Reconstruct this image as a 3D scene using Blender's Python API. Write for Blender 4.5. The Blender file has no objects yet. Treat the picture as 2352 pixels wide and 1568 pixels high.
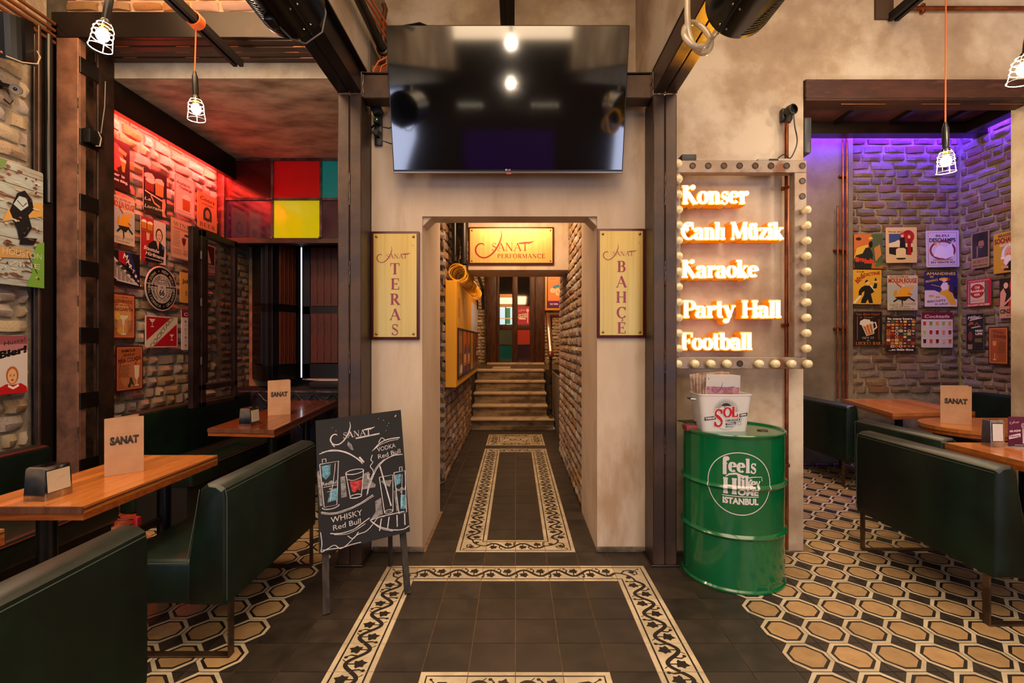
import bpy, bmesh, math, random
from mathutils import Vector, Matrix
PI = math.pi
R = random.Random(11)
SC = bpy.context.scene
COL = SC.collection
# ---------------------------------------------------------------- camera, world, lights, exposure
F, CX, CY, CZ = 1143.0, 1184.0, 784.0, 1.4      # focal length in pixels, vanishing point, eye height
cd = bpy.data.cameras.new('camera'); cam = bpy.data.objects.new('camera', cd); COL.objects.link(cam)
cam.location = (0, 0, CZ); cam.rotation_euler = (PI / 2, 0, 0)
cd.sensor_width = 36; cd.lens = F / 2352 * 36; cd.shift_x = -8 / 2352; cd.clip_start = .05
SC.camera = cam
SC.view_settings.view_transform = 'Standard'; SC.view_settings.look = 'None'
SC.view_settings.gamma = 1; SC.view_settings.use_curve_mapping = False
SC.view_settings.exposure = 0.36
wd = bpy.data.worlds.new('world'); SC.world = wd; wd.use_nodes = True
wd.node_tree.nodes['Background'].inputs[0].default_value = (.8, .75, .7, 1)
wd.node_tree.nodes['Background'].inputs[1].default_value = .15

def lin(h):
    if isinstance(h, str):
        h = h.lstrip('#'); c = [int(h[i:i + 2], 16) / 255 for i in (0, 2, 4)]
    else: c = list(h)
    return tuple((v / 12.92 if v <= .04045 else ((v + .055) / 1.055) ** 2.4) for v in c) + (1,)

def lamp(name, kind, loc, power, color, size=.1, size_y=None, aim=None, spread=None):
    l = bpy.data.lights.new(name, kind); l.energy = power; l.color = lin(color)[:3]
    if kind == 'AREA':
        l.shape = 'RECTANGLE'; l.size = size; l.size_y = size_y or size
        if spread: l.spread = spread
    else: l.shadow_soft_size = size
    o = bpy.data.objects.new(name, l); COL.objects.link(o); o.location = loc
    if aim is not None:
        o.rotation_euler = (Vector(aim) - Vector(loc)).to_track_quat('-Z', 'Y').to_euler()
    return o
# street windows behind the photographer (cool daylight) and added warm fill below the ceiling
lamp('street_window_left', 'AREA', (-2.7, -3.7, 1.7), 62, '#d3dcff', 1.6, 2.2, aim=(-.8, 2.5, .9))
lamp('street_window_right', 'AREA', (2.7, -3.7, 1.7), 62, '#d3dcff', 1.6, 2.2, aim=(1.4, 3, .9))
lamp('ceiling_fill_light', 'AREA', (.3, .6, 4.2), 215, '#ffe0ba', 5.6, 2.4, aim=(.3, .9, 0))  # broad soft fill added overhead to light the room evenly
lamp('rear_fill_light', 'AREA', (0, -2.6, 4.1), 150, '#ffdcb2', 5, 1.2, aim=(0, 3.3, 1.6))  # second added fill, from behind the camera toward the portal
lamp('left_bay_light', 'AREA', (-2.0, 2.6, 3.9), 45, '#ffc890', 1.4, 1.0, aim=(-2.6, 4.5, 1.5))
lamp('corridor_light', 'AREA', (.0, 4.5, 2.8), 30, '#ffd0a0', .8, .4, aim=(0, 5.6, 0))
lamp('corridor_back_light', 'AREA', (-.1, 6.6, 2.8), 42, '#ffc890', .9, .6, aim=(0, 8.2, .6))
lamp('landing_light', 'AREA', (.6, 9.6, 3.6), 60, '#ffc488', 1.2, .8, aim=(.3, 11, 1.6))
sp = lamp('yellow_sign_spot', 'SPOT', (1.42, 3.10, 2.66), 130, '#ffae00', .03, aim=(.98, 2.0, 2.86)); sp.data.spot_size = 1.5; sp.data.spot_blend = .6
lamp('right_alcove_light', 'AREA', (3.2, 4.5, 3.70), 62, '#ffd69a', 1.6, .9, aim=(3.9, 5.4, 0))

# ---------------------------------------------------------------- materials
MATS = {}
def mat(name, col, rough=.5, metal=0, c2=None, sc=5, lo=.4, hi=.6, bump=0, bsc=30, rand=0, c3=None, stretch=(1, 1, 1),
        emit=None, es=0, coat=0, spec=.5, det=6, trans=0, alpha=1, rough2=None, hue=0):
    if name in MATS: return MATS[name]
    m = bpy.data.materials.new(name); m.use_nodes = True
    nt = m.node_tree; n = nt.nodes; L = nt.links.new
    b = n['Principled BSDF']; c = lin(col)
    b.inputs['Base Color'].default_value = c; b.inputs['Roughness'].default_value = rough
    b.inputs['Metallic'].default_value = metal; b.inputs['Specular IOR Level'].default_value = spec
    b.inputs['Coat Weight'].default_value = coat; b.inputs['Coat Roughness'].default_value = .08
    b.inputs['Transmission Weight'].default_value = trans; b.inputs['Alpha'].default_value = alpha
    if emit: b.inputs['Emission Color'].default_value = lin(emit); b.inputs['Emission Strength'].default_value = es
    src = None
    if c2 or bump:
        tc = n.new('ShaderNodeTexCoord'); mp = n.new('ShaderNodeMapping'); mp.inputs['Scale'].default_value = stretch
        L(tc.outputs['Object'], mp.inputs['Vector'])
        if rand:
            oi = n.new('ShaderNodeObjectInfo'); ad = n.new('ShaderNodeVectorMath'); ad.operation = 'SCALE'
            ad.inputs[0].default_value = (13.1, 7.7, 5.3); L(oi.outputs['Random'], ad.inputs['Scale'])
            L(ad.outputs[0], mp.inputs['Location'])
    if c2:
        t = n.new('ShaderNodeTexNoise'); t.inputs['Scale'].default_value = sc; t.inputs['Detail'].default_value = det
        t.inputs['Roughness'].default_value = .6
        L(mp.outputs[0], t.inputs['Vector'])
        r = n.new('ShaderNodeValToRGB'); e = r.color_ramp.elements
        e[0].position = lo; e[0].color = c; e[1].position = hi; e[1].color = lin(c2)
        if c3: x = e.new((lo + hi) / 2 + .03); x.color = lin(c3)
        L(t.outputs['Fac'], r.inputs['Fac']); src = r.outputs[0]
        if rough2 is not None:
            mr = n.new('ShaderNodeMapRange'); mr.inputs[1].default_value = lo; mr.inputs[2].default_value = hi
            mr.inputs[3].default_value = rough; mr.inputs[4].default_value = rough2
            L(t.outputs['Fac'], mr.inputs[0]); L(mr.outputs[0], b.inputs['Roughness'])
    if rand:
        if not (c2 or bump): oi = n.new('ShaderNodeObjectInfo')
        hs = n.new('ShaderNodeHueSaturation'); mr = n.new('ShaderNodeMapRange')
        mr.inputs[3].default_value = 1 - rand; mr.inputs[4].default_value = 1 + rand
        L(oi.outputs['Random'], mr.inputs[0]); L(mr.outputs[0], hs.inputs['Value'])
        if hue:
            mh = n.new('ShaderNodeMath'); mh.operation = 'MULTIPLY_ADD'; mh.inputs[1].default_value = 37.7; mh.inputs[2].default_value = 0
            fr = n.new('ShaderNodeMath'); fr.operation = 'FRACT'; m3 = n.new('ShaderNodeMapRange')
            m3.inputs[3].default_value = .5 - hue; m3.inputs[4].default_value = .5 + hue
            L(oi.outputs['Random'], mh.inputs[0]); L(mh.outputs[0], fr.inputs[0]); L(fr.outputs[0], m3.inputs[0]); L(m3.outputs[0], hs.inputs['Hue'])
            ms = n.new('ShaderNodeMapRange'); ms.inputs[3].default_value = .55; ms.inputs[4].default_value = 1.15
            L(fr.outputs[0], ms.inputs[0]); L(ms.outputs[0], hs.inputs['Saturation'])
        if src: L(src, hs.inputs['Color'])
        else: hs.inputs['Color'].default_value = c
        src = hs.outputs[0]
    if src: L(src, b.inputs['Base Color'])
    if bump:
        t2 = n.new('ShaderNodeTexNoise'); t2.inputs['Scale'].default_value = bsc; t2.inputs['Detail'].default_value = 5
        L(mp.outputs[0], t2.inputs['Vector'])
        bp = n.new('ShaderNodeBump'); bp.inputs['Strength'].default_value = min(bump, 1); bp.inputs['Distance'].default_value = .01
        L(t2.outputs['Fac'], bp.inputs['Height']); L(bp.outputs[0], b.inputs['Normal'])
    m['flat'] = 0
    MATS[name] = m
    return m
def ink(h, rough=.35):                           # flat print colours
    return mat('ink_' + h.lstrip('#') + ('' if rough == .35 else 'r%d' % (rough * 100)), h, rough)
def glow(h, s): return mat('glow_%s_%g' % (h.lstrip('#'), s), h, .5, emit=h, es=s)

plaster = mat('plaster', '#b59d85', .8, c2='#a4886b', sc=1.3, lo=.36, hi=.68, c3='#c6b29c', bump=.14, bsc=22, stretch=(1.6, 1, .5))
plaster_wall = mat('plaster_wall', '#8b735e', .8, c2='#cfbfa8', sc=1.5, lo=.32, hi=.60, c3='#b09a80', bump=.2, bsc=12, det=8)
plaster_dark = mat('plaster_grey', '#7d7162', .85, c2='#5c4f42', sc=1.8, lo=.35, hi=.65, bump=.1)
plaster_alcove = mat('plaster_ceiling', '#c2ad96', .85, c2='#6b5546', sc=2.2, lo=.38, hi=.68, stretch=(1, 2.2, 1), bump=.1)
white_paint = mat('grey_white_paint', '#a9a49b', .8, c2='#8f877c', sc=3)
mortar = mat('mortar', '#958a79', .95, c2='#7b6f5f', sc=9, bump=.5, bsc=60)
BR = dict(rough=.95, sc=13, lo=.36, hi=.62, bump=.9, bsc=42, rand=.22, hue=.012)
brick_m = [mat('brick_a', '#b5764f', c2='#a08468', c3='#bb9370', **BR), mat('brick_b', '#ab8462', c2='#c8b294', c3='#b08a66', **BR),
           mat('brick_c', '#c4ab8c', c2='#a07a58', c3='#cdb99c', **BR)]
brick_pale = [mat('brick_p', '#c9b59a', c2='#b59172', c3='#d2c2aa', **BR), mat('brick_q', '#c2a384', c2='#b9704a', c3='#cbb79a', **BR), brick_m[2]]
brick_dk = [mat('brick_d', '#7d5238', c2='#a0805f', c3='#8d6848', **BR), mat('brick_e', '#8c6a4c', c2='#63432f', c3='#94704f', **BR)]
brick_gy = [mat('brick_f', '#a08670', c2='#6d4a38', c3='#937c66', **BR), mat('brick_g', '#8c7560', c2='#a99880', c3='#7a5a46', **BR),
            mat('brick_h', '#96593c', c2='#6e5443', c3='#8f6f58', **BR)]
steel = mat('rusted_steel', '#3a2c25', .38, .45, c2='#5d4433', sc=3.5, lo=.45, hi=.75, bump=.08, bsc=40, rough2=.6)
steel_blk = mat('black_steel', '#17110f', .33, .4, c2='#2a1c15', sc=3, lo=.5, hi=.75)
rust = mat('rust_plate', '#8a6048', .6, .15, c2='#4a3226', c3='#6b4938', sc=4.5, lo=.35, hi=.65, bump=.1, det=10)
rust_red = mat('rust_red_steel', '#5a3328', .55, .25, c2='#7b5040', c3='#40251d', sc=5, lo=.35, hi=.65, bump=.1, stretch=(.4, 1, 1.5))
zinc = mat('weathered_zinc', '#8a6f5a', .5, .4, c2='#744a32', c3='#9a8a7a', sc=6, lo=.35, hi=.68, bump=.05)
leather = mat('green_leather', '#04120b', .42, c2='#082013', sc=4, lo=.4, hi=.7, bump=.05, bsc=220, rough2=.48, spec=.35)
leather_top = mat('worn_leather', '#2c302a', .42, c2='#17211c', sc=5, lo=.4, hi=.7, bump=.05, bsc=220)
chrome = mat('chrome', '#c9ccd4', .12, 1, c2='#9aa0ad', sc=9)
zip_steel = mat('leg_steel', '#4a3a2f', .4, .8, c2='#77604c', sc=8, lo=.4, hi=.7)
black = mat('black_plastic', '#0c0c0d', .35)
black_m = mat('black_matt', '#0b0a0a', .7)
kraft = mat('kraft_card', '#c39770', .8, c2='#b0825c', sc=7, lo=.35, hi=.7, bump=.03)
copper = mat('copper_pipe', '#a4572f', .35, .85, c2='#6e3a22', sc=6)
brown_pipe = mat('brown_pipe', '#6b3c20', .4, .3)
gold = mat('brushed_gold', '#c2a55c', .36, .4, c2='#b4954a', sc=40, stretch=(1, 1, .02), lo=.3, hi=.7)
brass = mat('brass', '#a8843c', .25, 1)
maroon = mat('maroon_frame', '#4a1013', .4)
orange = mat('orange_cord', '#d8621f', .6)
drum_green = mat('drum_green', '#005a30', .22, c2='#006336', sc=3, coat=.6)
white_pr = ink('#dcd9d4')
grout = mat('grout', '#6b5238', .9, c2='#86694a', sc=20)
tile_blk = mat('tile_black', '#241e19', .42, c2='#352b22', sc=6, lo=.35, hi=.7, rand=.16, rough2=.55, bump=.02, bsc=60)
tile_wht = mat('tile_white', '#a8997f', .5, c2='#bdae93', sc=9, rand=.1, rough2=.6)
tile_tan = mat('tile_tan', '#a4845a', .45, c2='#8f7048', sc=14, lo=.35, hi=.75, rand=.2, rough2=.6)
tile_ink = mat('tile_ink', '#1d1611', .45)
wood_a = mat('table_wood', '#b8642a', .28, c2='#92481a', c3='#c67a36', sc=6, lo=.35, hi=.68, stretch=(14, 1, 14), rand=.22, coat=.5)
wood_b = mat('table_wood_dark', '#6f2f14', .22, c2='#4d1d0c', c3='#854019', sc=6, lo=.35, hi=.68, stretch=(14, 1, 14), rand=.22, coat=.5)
wood_edge = mat('table_edge', '#a5561f', .35, c2='#86401a', sc=6, stretch=(1, 8, 20), coat=.3)
wood_strip = mat('table_strip', '#54301f', .4, c2='#6b4330', sc=5, stretch=(5, 5, 1), coat=.2)
wood_panel = mat('shutter_wood', '#4a1d0d', .4, c2='#2f1008', c3='#5e2a14', sc=4, lo=.35, hi=.66, stretch=(8, 8, .8), coat=.2)
wood_old = mat('weathered_wood', '#3a322b', .75, c2='#1f1a17', sc=6, stretch=(9, 9, 1), bump=.2)
marble = mat('worn_marble', '#b39a7d', .55, c2='#8d7557', c3='#bda68a', sc=4, lo=.35, hi=.68, bump=.15)

# ---------------------------------------------------------------- mesh builder
class MB:
    def __init__(s): s.v = []; s.f = []; s.m = []; s.mats = []; s.M = None; s.smooth = set()
    def mi(s, m):
        if m not in s.mats: s.mats.append(m)
        return s.mats.index(m)
    def add(s, vs, fs, m, smooth=False):
        k = len(s.v); i = s.mi(m)
        if s.M is not None: vs = [s.M @ Vector(v) for v in vs]
        s.v += [tuple(v) for v in vs]
        for f in fs:
            if smooth: s.smooth.add(len(s.f))
            s.f.append([a + k for a in f]); s.m.append(i)
        return s
    def box(s, a, b, m, bev=0, seg=2):
        (x0, y0, z0), (x1, y1, z1) = a, b
        x0, x1 = min(x0, x1), max(x0, x1); y0, y1 = min(y0, y1), max(y0, y1); z0, z1 = min(z0, z1), max(z0, z1)
        if bev:
            bm = bmesh.new(); bmesh.ops.create_cube(bm, size=1)
            for v in bm.verts: v.co = ((x0 + x1) / 2 + v.co.x * (x1 - x0), (y0 + y1) / 2 + v.co.y * (y1 - y0), (z0 + z1) / 2 + v.co.z * (z1 - z0))
            bmesh.ops.bevel(bm, geom=bm.edges[:], offset=min(bev, .49 * min(x1 - x0, y1 - y0, z1 - z0)), segments=seg, profile=.5, affect='EDGES')
            bm.verts.index_update()
            s.add([v.co[:] for v in bm.verts], [[v.index for v in f.verts] for f in bm.faces], m, True); bm.free(); return s
        vs = [(x, y, z) for z in (z0, z1) for y in (y0, y1) for x in (x0, x1)]
        return s.add(vs, [(0, 2, 3, 1), (4, 5, 7, 6), (0, 1, 5, 4), (2, 6, 7, 3), (1, 3, 7, 5), (0, 4, 6, 2)], m)
    def obox(s, c, ax, ay, az, m):                     # oriented box: centre and three half axes
        c, ax, ay, az = map(Vector, (c, ax, ay, az))
        vs = [c + ax * i + ay * j + az * k for k in (-1, 1) for j in (-1, 1) for i in (-1, 1)]
        return s.add(vs, [(0, 2, 3, 1), (4, 5, 7, 6), (0, 1, 5, 4), (2, 6, 7, 3), (1, 3, 7, 5), (0, 4, 6, 2)], m)
    def prism(s, poly, d, m, mside=None):              # 3d polygon pushed by vector d
        n = len(poly); d = Vector(d); a = [Vector(p) for p in poly]; b = [p + d for p in a]
        s.add(a + b, [list(range(n))[::-1], list(range(n, 2 * n))], m)
        return s.add(a + b, [(i, (i + 1) % n, n + (i + 1) % n, n + i) for i in range(n)], mside or m)
    def tube(s, pts, r, m, n=8, closed=False, cap=True):
        pts = [Vector(p) for p in pts]; k = len(pts); vs = []
        rr = r if isinstance(r, (list, tuple)) else [r] * k
        up = None
        for i, p in enumerate(pts):
            if closed: t = pts[(i + 1) % k] - pts[i - 1]
            else: t = pts[min(i + 1, k - 1)] - pts[max(i - 1, 0)]
            if t.length < 1e-9: t = Vector((0, 0, 1))
            t.normalize()
            if up is None: up = t.orthogonal().normalized()
            up = (up - t * up.dot(t))
            if up.length < 1e-6: up = t.orthogonal()
            up.normalize(); w = t.cross(up)
            for j in range(n):
                a = 2 * PI * j / n; vs.append(p + (up * math.cos(a) + w * math.sin(a)) * rr[i])
        fs = [(i * n + j, i * n + (j + 1) % n, ((i + 1) % k) * n + (j + 1) % n, ((i + 1) % k) * n + j) for i in range(k if closed else k - 1) for j in range(n)]
        s.add(vs, fs, m, True)
        if cap and not closed: s.add(vs[:n], [list(range(n))[::-1]], m); s.add(vs[-n:], [list(range(n))], m)
        return s
    def cyl(s, a, b, r, m, n=24, r2=None): return s.tube([a, b], [r, r if r2 is None else r2], m, n)
    def lathe(s, prof, o, m, n=32, ax=(0, 0, 1)):      # profile [(r, h)] around axis
        q = Vector((0, 0, 1)).rotation_difference(Vector(ax).normalized()); o = Vector(o); vs = []
        for r, h in prof:
            for j in range(n): a = 2 * PI * j / n; vs.append(o + q @ Vector((r * math.cos(a), r * math.sin(a), h)))
        fs = [(i * n + j, i * n + (j + 1) % n, (i + 1) * n + (j + 1) % n, (i + 1) * n + j) for i in range(len(prof) - 1) for j in range(n)]
        s.add(vs, fs, m, True)
        if prof[0][0] > 1e-4: s.add(vs[:n], [list(range(n))[::-1]], m)
        if prof[-1][0] > 1e-4: s.add(vs[-n:], [list(range(n))], m)
        return s
    def sphere(s, c, r, m, n=16, k=10, sz=1):
        return s.lathe([(r * math.sin(PI * i / k) + 1e-5, -r * sz * math.cos(PI * i / k)) for i in range(k + 1)], c, m, n)
    # flat print in a local frame set by s.P = (origin, u, v, n); layers stack .2 mm apart
    def frame(s, o, u, v, w=1, h=1):
        u, v = Vector(u).normalized(), Vector(v).normalized()
        s.P = (Vector(o), u, v, u.cross(v)); s.pw, s.ph = w, h; s.lay = 0; return s
    def pt(s, x, y, dz=0):
        o, u, v, n = s.P; return o + u * (x * s.pw) + v * (y * s.ph) + n * (.0003 + s.lay * .00006 + dz)
    def poly(s, pts, m, lift=True):
        if lift: s.lay += 1
        if isinstance(m, str): m = ink(m)
        a = sum(pts[i - 1][0] * pts[i][1] - pts[i][0] * pts[i - 1][1] for i in range(len(pts)))
        if a < 0: pts = pts[::-1]
        return s.add([s.pt(*p) for p in pts], [list(range(len(pts)))], m)
    def rect(s, x0, y0, x1, y1, m): return s.poly([(x0, y0), (x1, y0), (x1, y1), (x0, y1)], m)
    def ell(s, cx, cy, rx, ry, m, n=20, a0=0, a1=2 * PI):
        return s.poly([(cx + rx * math.cos(a0 + (a1 - a0) * i / n), cy + ry * math.sin(a0 + (a1 - a0) * i / n)) for i in range(n if a1 - a0 > 6.2 else n + 1)], m)
    def ribbon(s, pts, w, m, lift=True, depth=0, side=None, closed=False, grow=0):   # stroke in the frame; widths in frame-metres
        if isinstance(m, str): m = ink(m)
        if lift: s.lay += 1
        P = [Vector((p[0] * s.pw, p[1] * s.ph)) for p in pts]; n = len(P); ws = w if isinstance(w, (list, tuple)) else [w] * n
        L, Rr = [], []
        for i in range(n):
            t = (P[(i + 1) % n] - P[i - 1]) if closed else (P[min(i + 1, n - 1)] - P[max(i - 1, 0)])
            if t.length < 1e-9: t = Vector((1, 0))
            t.normalize(); q = Vector((-t.y, t.x)) * (ws[i] / 2 + grow)
            e = Vector((0, 0))
            if grow and not closed:
                if i == 0: e = -t * grow
                if i == n - 1: e = t * grow
            L.append(P[i] + q + e); Rr.append(P[i] - q + e)
        o, u, v, nn = s.P; z = 0
        def w3(p, d): return s.pt(p.x / s.pw, p.y / s.ph, d)
        k = n if closed else n - 1
        vs = [w3(p, 0) for p in L] + [w3(p, 0) for p in Rr]
        s.add(vs, [(n + i, n + (i + 1) % n, (i + 1) % n, i) for i in range(k)], m)
        if depth:
            vb = [w3(p, -depth) for p in L] + [w3(p, -depth) for p in Rr]; sd = side or m
            s.add(vs + vb, [(i, (i + 1) % n, 2 * n + (i + 1) % n, 2 * n + i) for i in range(k)] + [(n + (i + 1) % n, n + i, 3 * n + i, 3 * n + (i + 1) % n) for i in range(k)], sd)
            if not closed: s.add([vs[0], vs[n], vb[n], vb[0], vs[n - 1], vs[2 * n - 1], vb[2 * n - 1], vb[n - 1]], [(0, 1, 2, 3), (7, 6, 5, 4)], sd)
        return s
    def build(s, name, parent=None, local=False, ang=35, share=False):
        if not s.v: return None
        if local: c = Vector((0, 0, 0))
        else:
            xs, ys, zs = zip(*s.v); c = Vector(((min(xs) + max(xs)) / 2, (min(ys) + max(ys)) / 2, min(zs)))
        me = bpy.data.meshes.new(name)
        me.from_pydata([(v[0] - c.x, v[1] - c.y, v[2] - c.z) for v in s.v], [], s.f)
        for m in s.mats: me.materials.append(m)
        me.polygons.foreach_set('material_index', s.m)
        if s.smooth:
            me.polygons.foreach_set('use_smooth', [i in s.smooth for i in range(len(s.f))])
            me.set_sharp_from_angle(angle=math.radians(ang))
        me.update()
        o = bpy.data.objects.new(name, me); COL.objects.link(o)
        if parent is not None:
            o.parent = parent
            if not local:
                g = parent; off = Vector(c)
                while g is not None: off = off - g.location; g = g.parent
                o.location = off
        else: o.location = c
        return o

def tag(o, label=None, cat=None, group=None, kind=None):
    if label: o['label'] = label
    if cat: o['category'] = cat
    if group: o['group'] = group
    if kind: o['kind'] = kind
    return o
def thing(name, label, cat, loc=(0, 0, 0), rz=0, group=None, kind=None):
    o = bpy.data.objects.new(name, None); COL.objects.link(o); o.location = loc; o.rotation_euler = (0, 0, rz); o.empty_display_size = .1
    return tag(o, label, cat, group, kind)
def one(mb, name, label, cat, group=None, kind=None, **k): return tag(mb.build(name, **k), label, cat, group, kind)
def kids(o): return [c for c in bpy.data.objects if c.parent == o]
def dup(o, loc, rz=0, label=None, group=None, sc=None):
    def cp(a, par):
        b = a.copy(); COL.objects.link(b); b.parent = par
        for c in a.children: cp(c, b)
        return b
    bpy.context.view_layer.update()
    r = cp(o, None); r.location = loc; r.rotation_euler = (0, 0, rz)
    if sc: r.scale = sc
    if label: r['label'] = label
    if group: r['group'] = group
    return r

# ---------------------------------------------------------------- lettering
_tc = {}
def sans(txt, bold=0.0):
    k = (txt, bold)
    if k in _tc: return _tc[k]
    cu = bpy.data.curves.new('t', 'FONT'); cu.body = txt; cu.resolution_u = 3; cu.offset = bold; cu.size = 1
    o = bpy.data.objects.new('t', cu); COL.objects.link(o)
    me = o.to_mesh(depsgraph=bpy.context.evaluated_depsgraph_get()) if False else None
    bpy.context.view_layer.update()
    ev = o.evaluated_get(bpy.context.evaluated_depsgraph_get()); me = ev.to_mesh()
    v = [(p.co.x, p.co.y) for p in me.vertices]; f = [list(p.vertices) for p in me.polygons]
    ev.to_mesh_clear(); bpy.data.objects.remove(o); bpy.data.curves.remove(cu)
    if v:
        x0 = min(p[0] for p in v); x1 = max(p[0] for p in v)
        v = [((p[0] - x0), p[1]) for p in v]; w = x1 - x0
    else: w = .3
    _tc[k] = (v, f, w); return _tc[k]
CAP = .70
def T(mb, txt, cx, cy, w, h, m, bold=.02, ang=0, shear=0):
    """sans text, centred on (cx, cy) in frame units; w, h fractions of the frame (cap height h)"""
    if isinstance(m, str): m = ink(m)
    v, f, tw = sans(txt, bold); sx = w / tw; sy = h / CAP; mb.lay += 1
    asp = mb.ph / mb.pw; ca, sa = math.cos(ang), math.sin(ang); out = []
    for x, y in v:
        a = (x - tw / 2) * sx + shear * (y - CAP / 2) * sy * asp; b = (y - CAP / 2) * sy * asp
        a, b = a * ca - b * sa, a * sa + b * ca
        out.append(mb.pt(cx + a, cy + b / asp))
    mb.add(out, f, m)
def Tarc(mb, txt, cx, cy, rad, size, m, mid=90, step=9, inv=False, bold=.02):
    """text on a circle in a square frame"""
    n = len(txt)
    for i, ch in enumerate(txt):
        if ch == ' ': continue
        a = math.radians(mid + (step * (i - (n - 1) / 2)) * (1 if inv else -1))
        v, f, tw = sans(ch, bold); s = size / CAP
        if isinstance(m, str): m = ink(m)
        rot = a - PI / 2 if not inv else a + PI / 2
        ox, oy = cx + rad * math.cos(a), cy + rad * math.sin(a); ca, sa = math.cos(rot), math.sin(rot); out = []
        for x, y in v:
            p, q = (x - tw / 2) * s, (y - CAP / 2) * s; out.append(mb.pt(ox + p * ca - q * sa, oy + (p * sa + q * ca)))
        mb.add(out, f, m)
def arc(cx, cy, rx, ry, a0, a1, n=12):
    return [(cx + rx * math.cos(math.radians(a0 + (a1 - a0) * i / n)), cy + ry * math.sin(math.radians(a0 + (a1 - a0) * i / n))) for i in range(n + 1)]
def ln(*p): return [(p[i], p[i + 1]) for i in range(0, len(p), 2)]
# roman stroke glyphs, cap height 1: (advance, [(points, mode)]) mode a = pen contrast, T thick, t thin, f serif at foot, b ball
X = .68
def glyphs():
    g = {}
    def ft(x, y=0, w=.2): return (ln(x - w / 2, y, x + w / 2, y), 'f')
    g['A'] = (.95, [(ln(.1, 0, .47, 1), 't'), (ln(.45, 1, .84, 0), 'T'), (ln(.24, .36, .7, .36), 't'), ft(.1), ft(.84, 0, .26)])
    g['B'] = (.78, [(ln(.2, 0, .2, 1), 'T'), (ln(.2, .97, .4, .97) + arc(.4, .75, .22, .22, 90, -90) + ln(.2, .53), 'a'), (ln(.2, .53, .42, .53) + arc(.42, .28, .25, .25, 90, -90) + ln(.2, .03), 'a'), ft(.12), ft(.12, 1)])
    g['C'] = (.85, [(arc(.48, .5, .38, .48, 40, 320, 20), 'a'), (ln(.78, .98, .78, .68), 't')])
    g['D'] = (.92, [(ln(.2, 0, .2, 1), 'T'), (ln(.2, .97, .4, .97) + arc(.4, .5, .4, .47, 90, -90, 16) + ln(.2, .03), 'a'), ft(.12), ft(.12, 1)])
    g['E'] = (.78, [(ln(.2, 0, .2, 1), 'T'), (ln(.05, .97, .7, .97), 't'), (ln(.7, 1, .7, .76), 't'), (ln(.2, .52, .55, .52), 't'), (ln(.55, .63, .55, .4), 't'), (ln(.05, .03, .73, .03), 't'), (ln(.73, 0, .73, .26), 't')])
    g['F'] = (.72, [(ln(.2, 0, .2, 1), 'T'), (ln(.05, .97, .68, .97), 't'), (ln(.68, 1, .68, .74), 't'), (ln(.2, .5, .52, .5), 't'), (ln(.52, .62, .52, .38), 't'), ft(.2, 0, .32)])
    g['G'] = (.92, [(arc(.48, .5, .38, .48, 40, 300, 20) + ln(.74, .1), 'a'), (ln(.78, .98, .78, .68), 't'), (ln(.76, .02, .76, .42), 'T'), ft(.76, .43, .26)])
    g['H'] = (.98, [(ln(.2, 0, .2, 1), 'T'), (ln(.78, 0, .78, 1), 'T'), (ln(.2, .52, .78, .52), 't'), ft(.2, 0, .32), ft(.78, 0, .32), ft(.2, 1, .32), ft(.78, 1, .32)])
    g['I'] = (.42, [(ln(.2, 0, .2, 1), 'T'), ft(.2, 0, .32), ft(.2, 1, .32)])
    g['J'] = (.5, [(ln(.3, 1, .3, .1) + arc(.15, .1, .15, .2, 0, -120, 6), 'T'), ft(.3, 1, .32)])
    g['K'] = (.95, [(ln(.2, 0, .2, 1), 'T'), (ln(.22, .45, .74, .98), 't'), (ln(.36, .58, .82, 0), 'T'), ft(.2, 0, .32), ft(.2, 1, .32), ft(.84, 0, .22), ft(.74, 1, .26)])
    g['L'] = (.75, [(ln(.2, 0, .2, 1), 'T'), (ln(.05, .03, .7, .03), 't'), (ln(.7, 0, .7, .28), 't'), ft(.2, 1, .32)])
    g['M'] = (1.15, [(ln(.17, 0, .17, 1), 't'), (ln(.18, 1, .56, .08), 'T'), (ln(.56, .08, .92, 1), 't'), (ln(.95, 0, .95, 1), 'T'), ft(.15), ft(.95, 0, .3), ft(.12, 1, .2), ft(.98, 1, .22)])
    g['N'] = (1.0, [(ln(.17, 0, .17, 1), 't'), (ln(.17, 1, .8, .02), 'T'), (ln(.82, 0, .82, 1), 't'), ft(.17), ft(.12, 1, .22), ft(.82, 1)])
    g['O'] = (.98, [(arc(.49, .5, .4, .48, 90, 450, 26), 'a')])
    g['P'] = (.76, [(ln(.2, 0, .2, 1), 'T'), (ln(.2, .97, .4, .97) + arc(.4, .72, .25, .25, 90, -90) + ln(.2, .47), 'a'), ft(.2, 0, .32), ft(.12, 1)])
    g['R'] = (.88, [(ln(.2, 0, .2, 1), 'T'), (ln(.2, .97, .4, .97) + arc(.4, .74, .23, .23, 90, -90) + ln(.2, .51), 'a'), (ln(.42, .5, .78, 0), 'T'), ft(.2, 0, .32), ft(.12, 1), ft(.82, 0, .18)])
    g['S'] = (.68, [(arc(.34, .75, .22, .22, 30, 200, 10) + [(.2, .62), (.34, .54), (.48, .44)] + arc(.34, .26, .24, .24, 15, -160, 12), 's'), (ln(.55, .98, .55, .74), 't'), (ln(.1, .02, .1, .28), 't')])
    g['T'] = (.85, [(ln(.42, 0, .42, 1), 'T'), (ln(.04, .97, .8, .97), 't'), (ln(.04, 1, .04, .74), 't'), (ln(.8, 1, .8, .74), 't'), ft(.42, 0, .34)])
    g['U'] = (.92, [(ln(.2, 1, .2, .3) + arc(.46, .3, .26, .29, 180, 360, 12) + ln(.72, 1), 'a'), ft(.2, 1, .3), ft(.72, 1, .24)])
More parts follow.
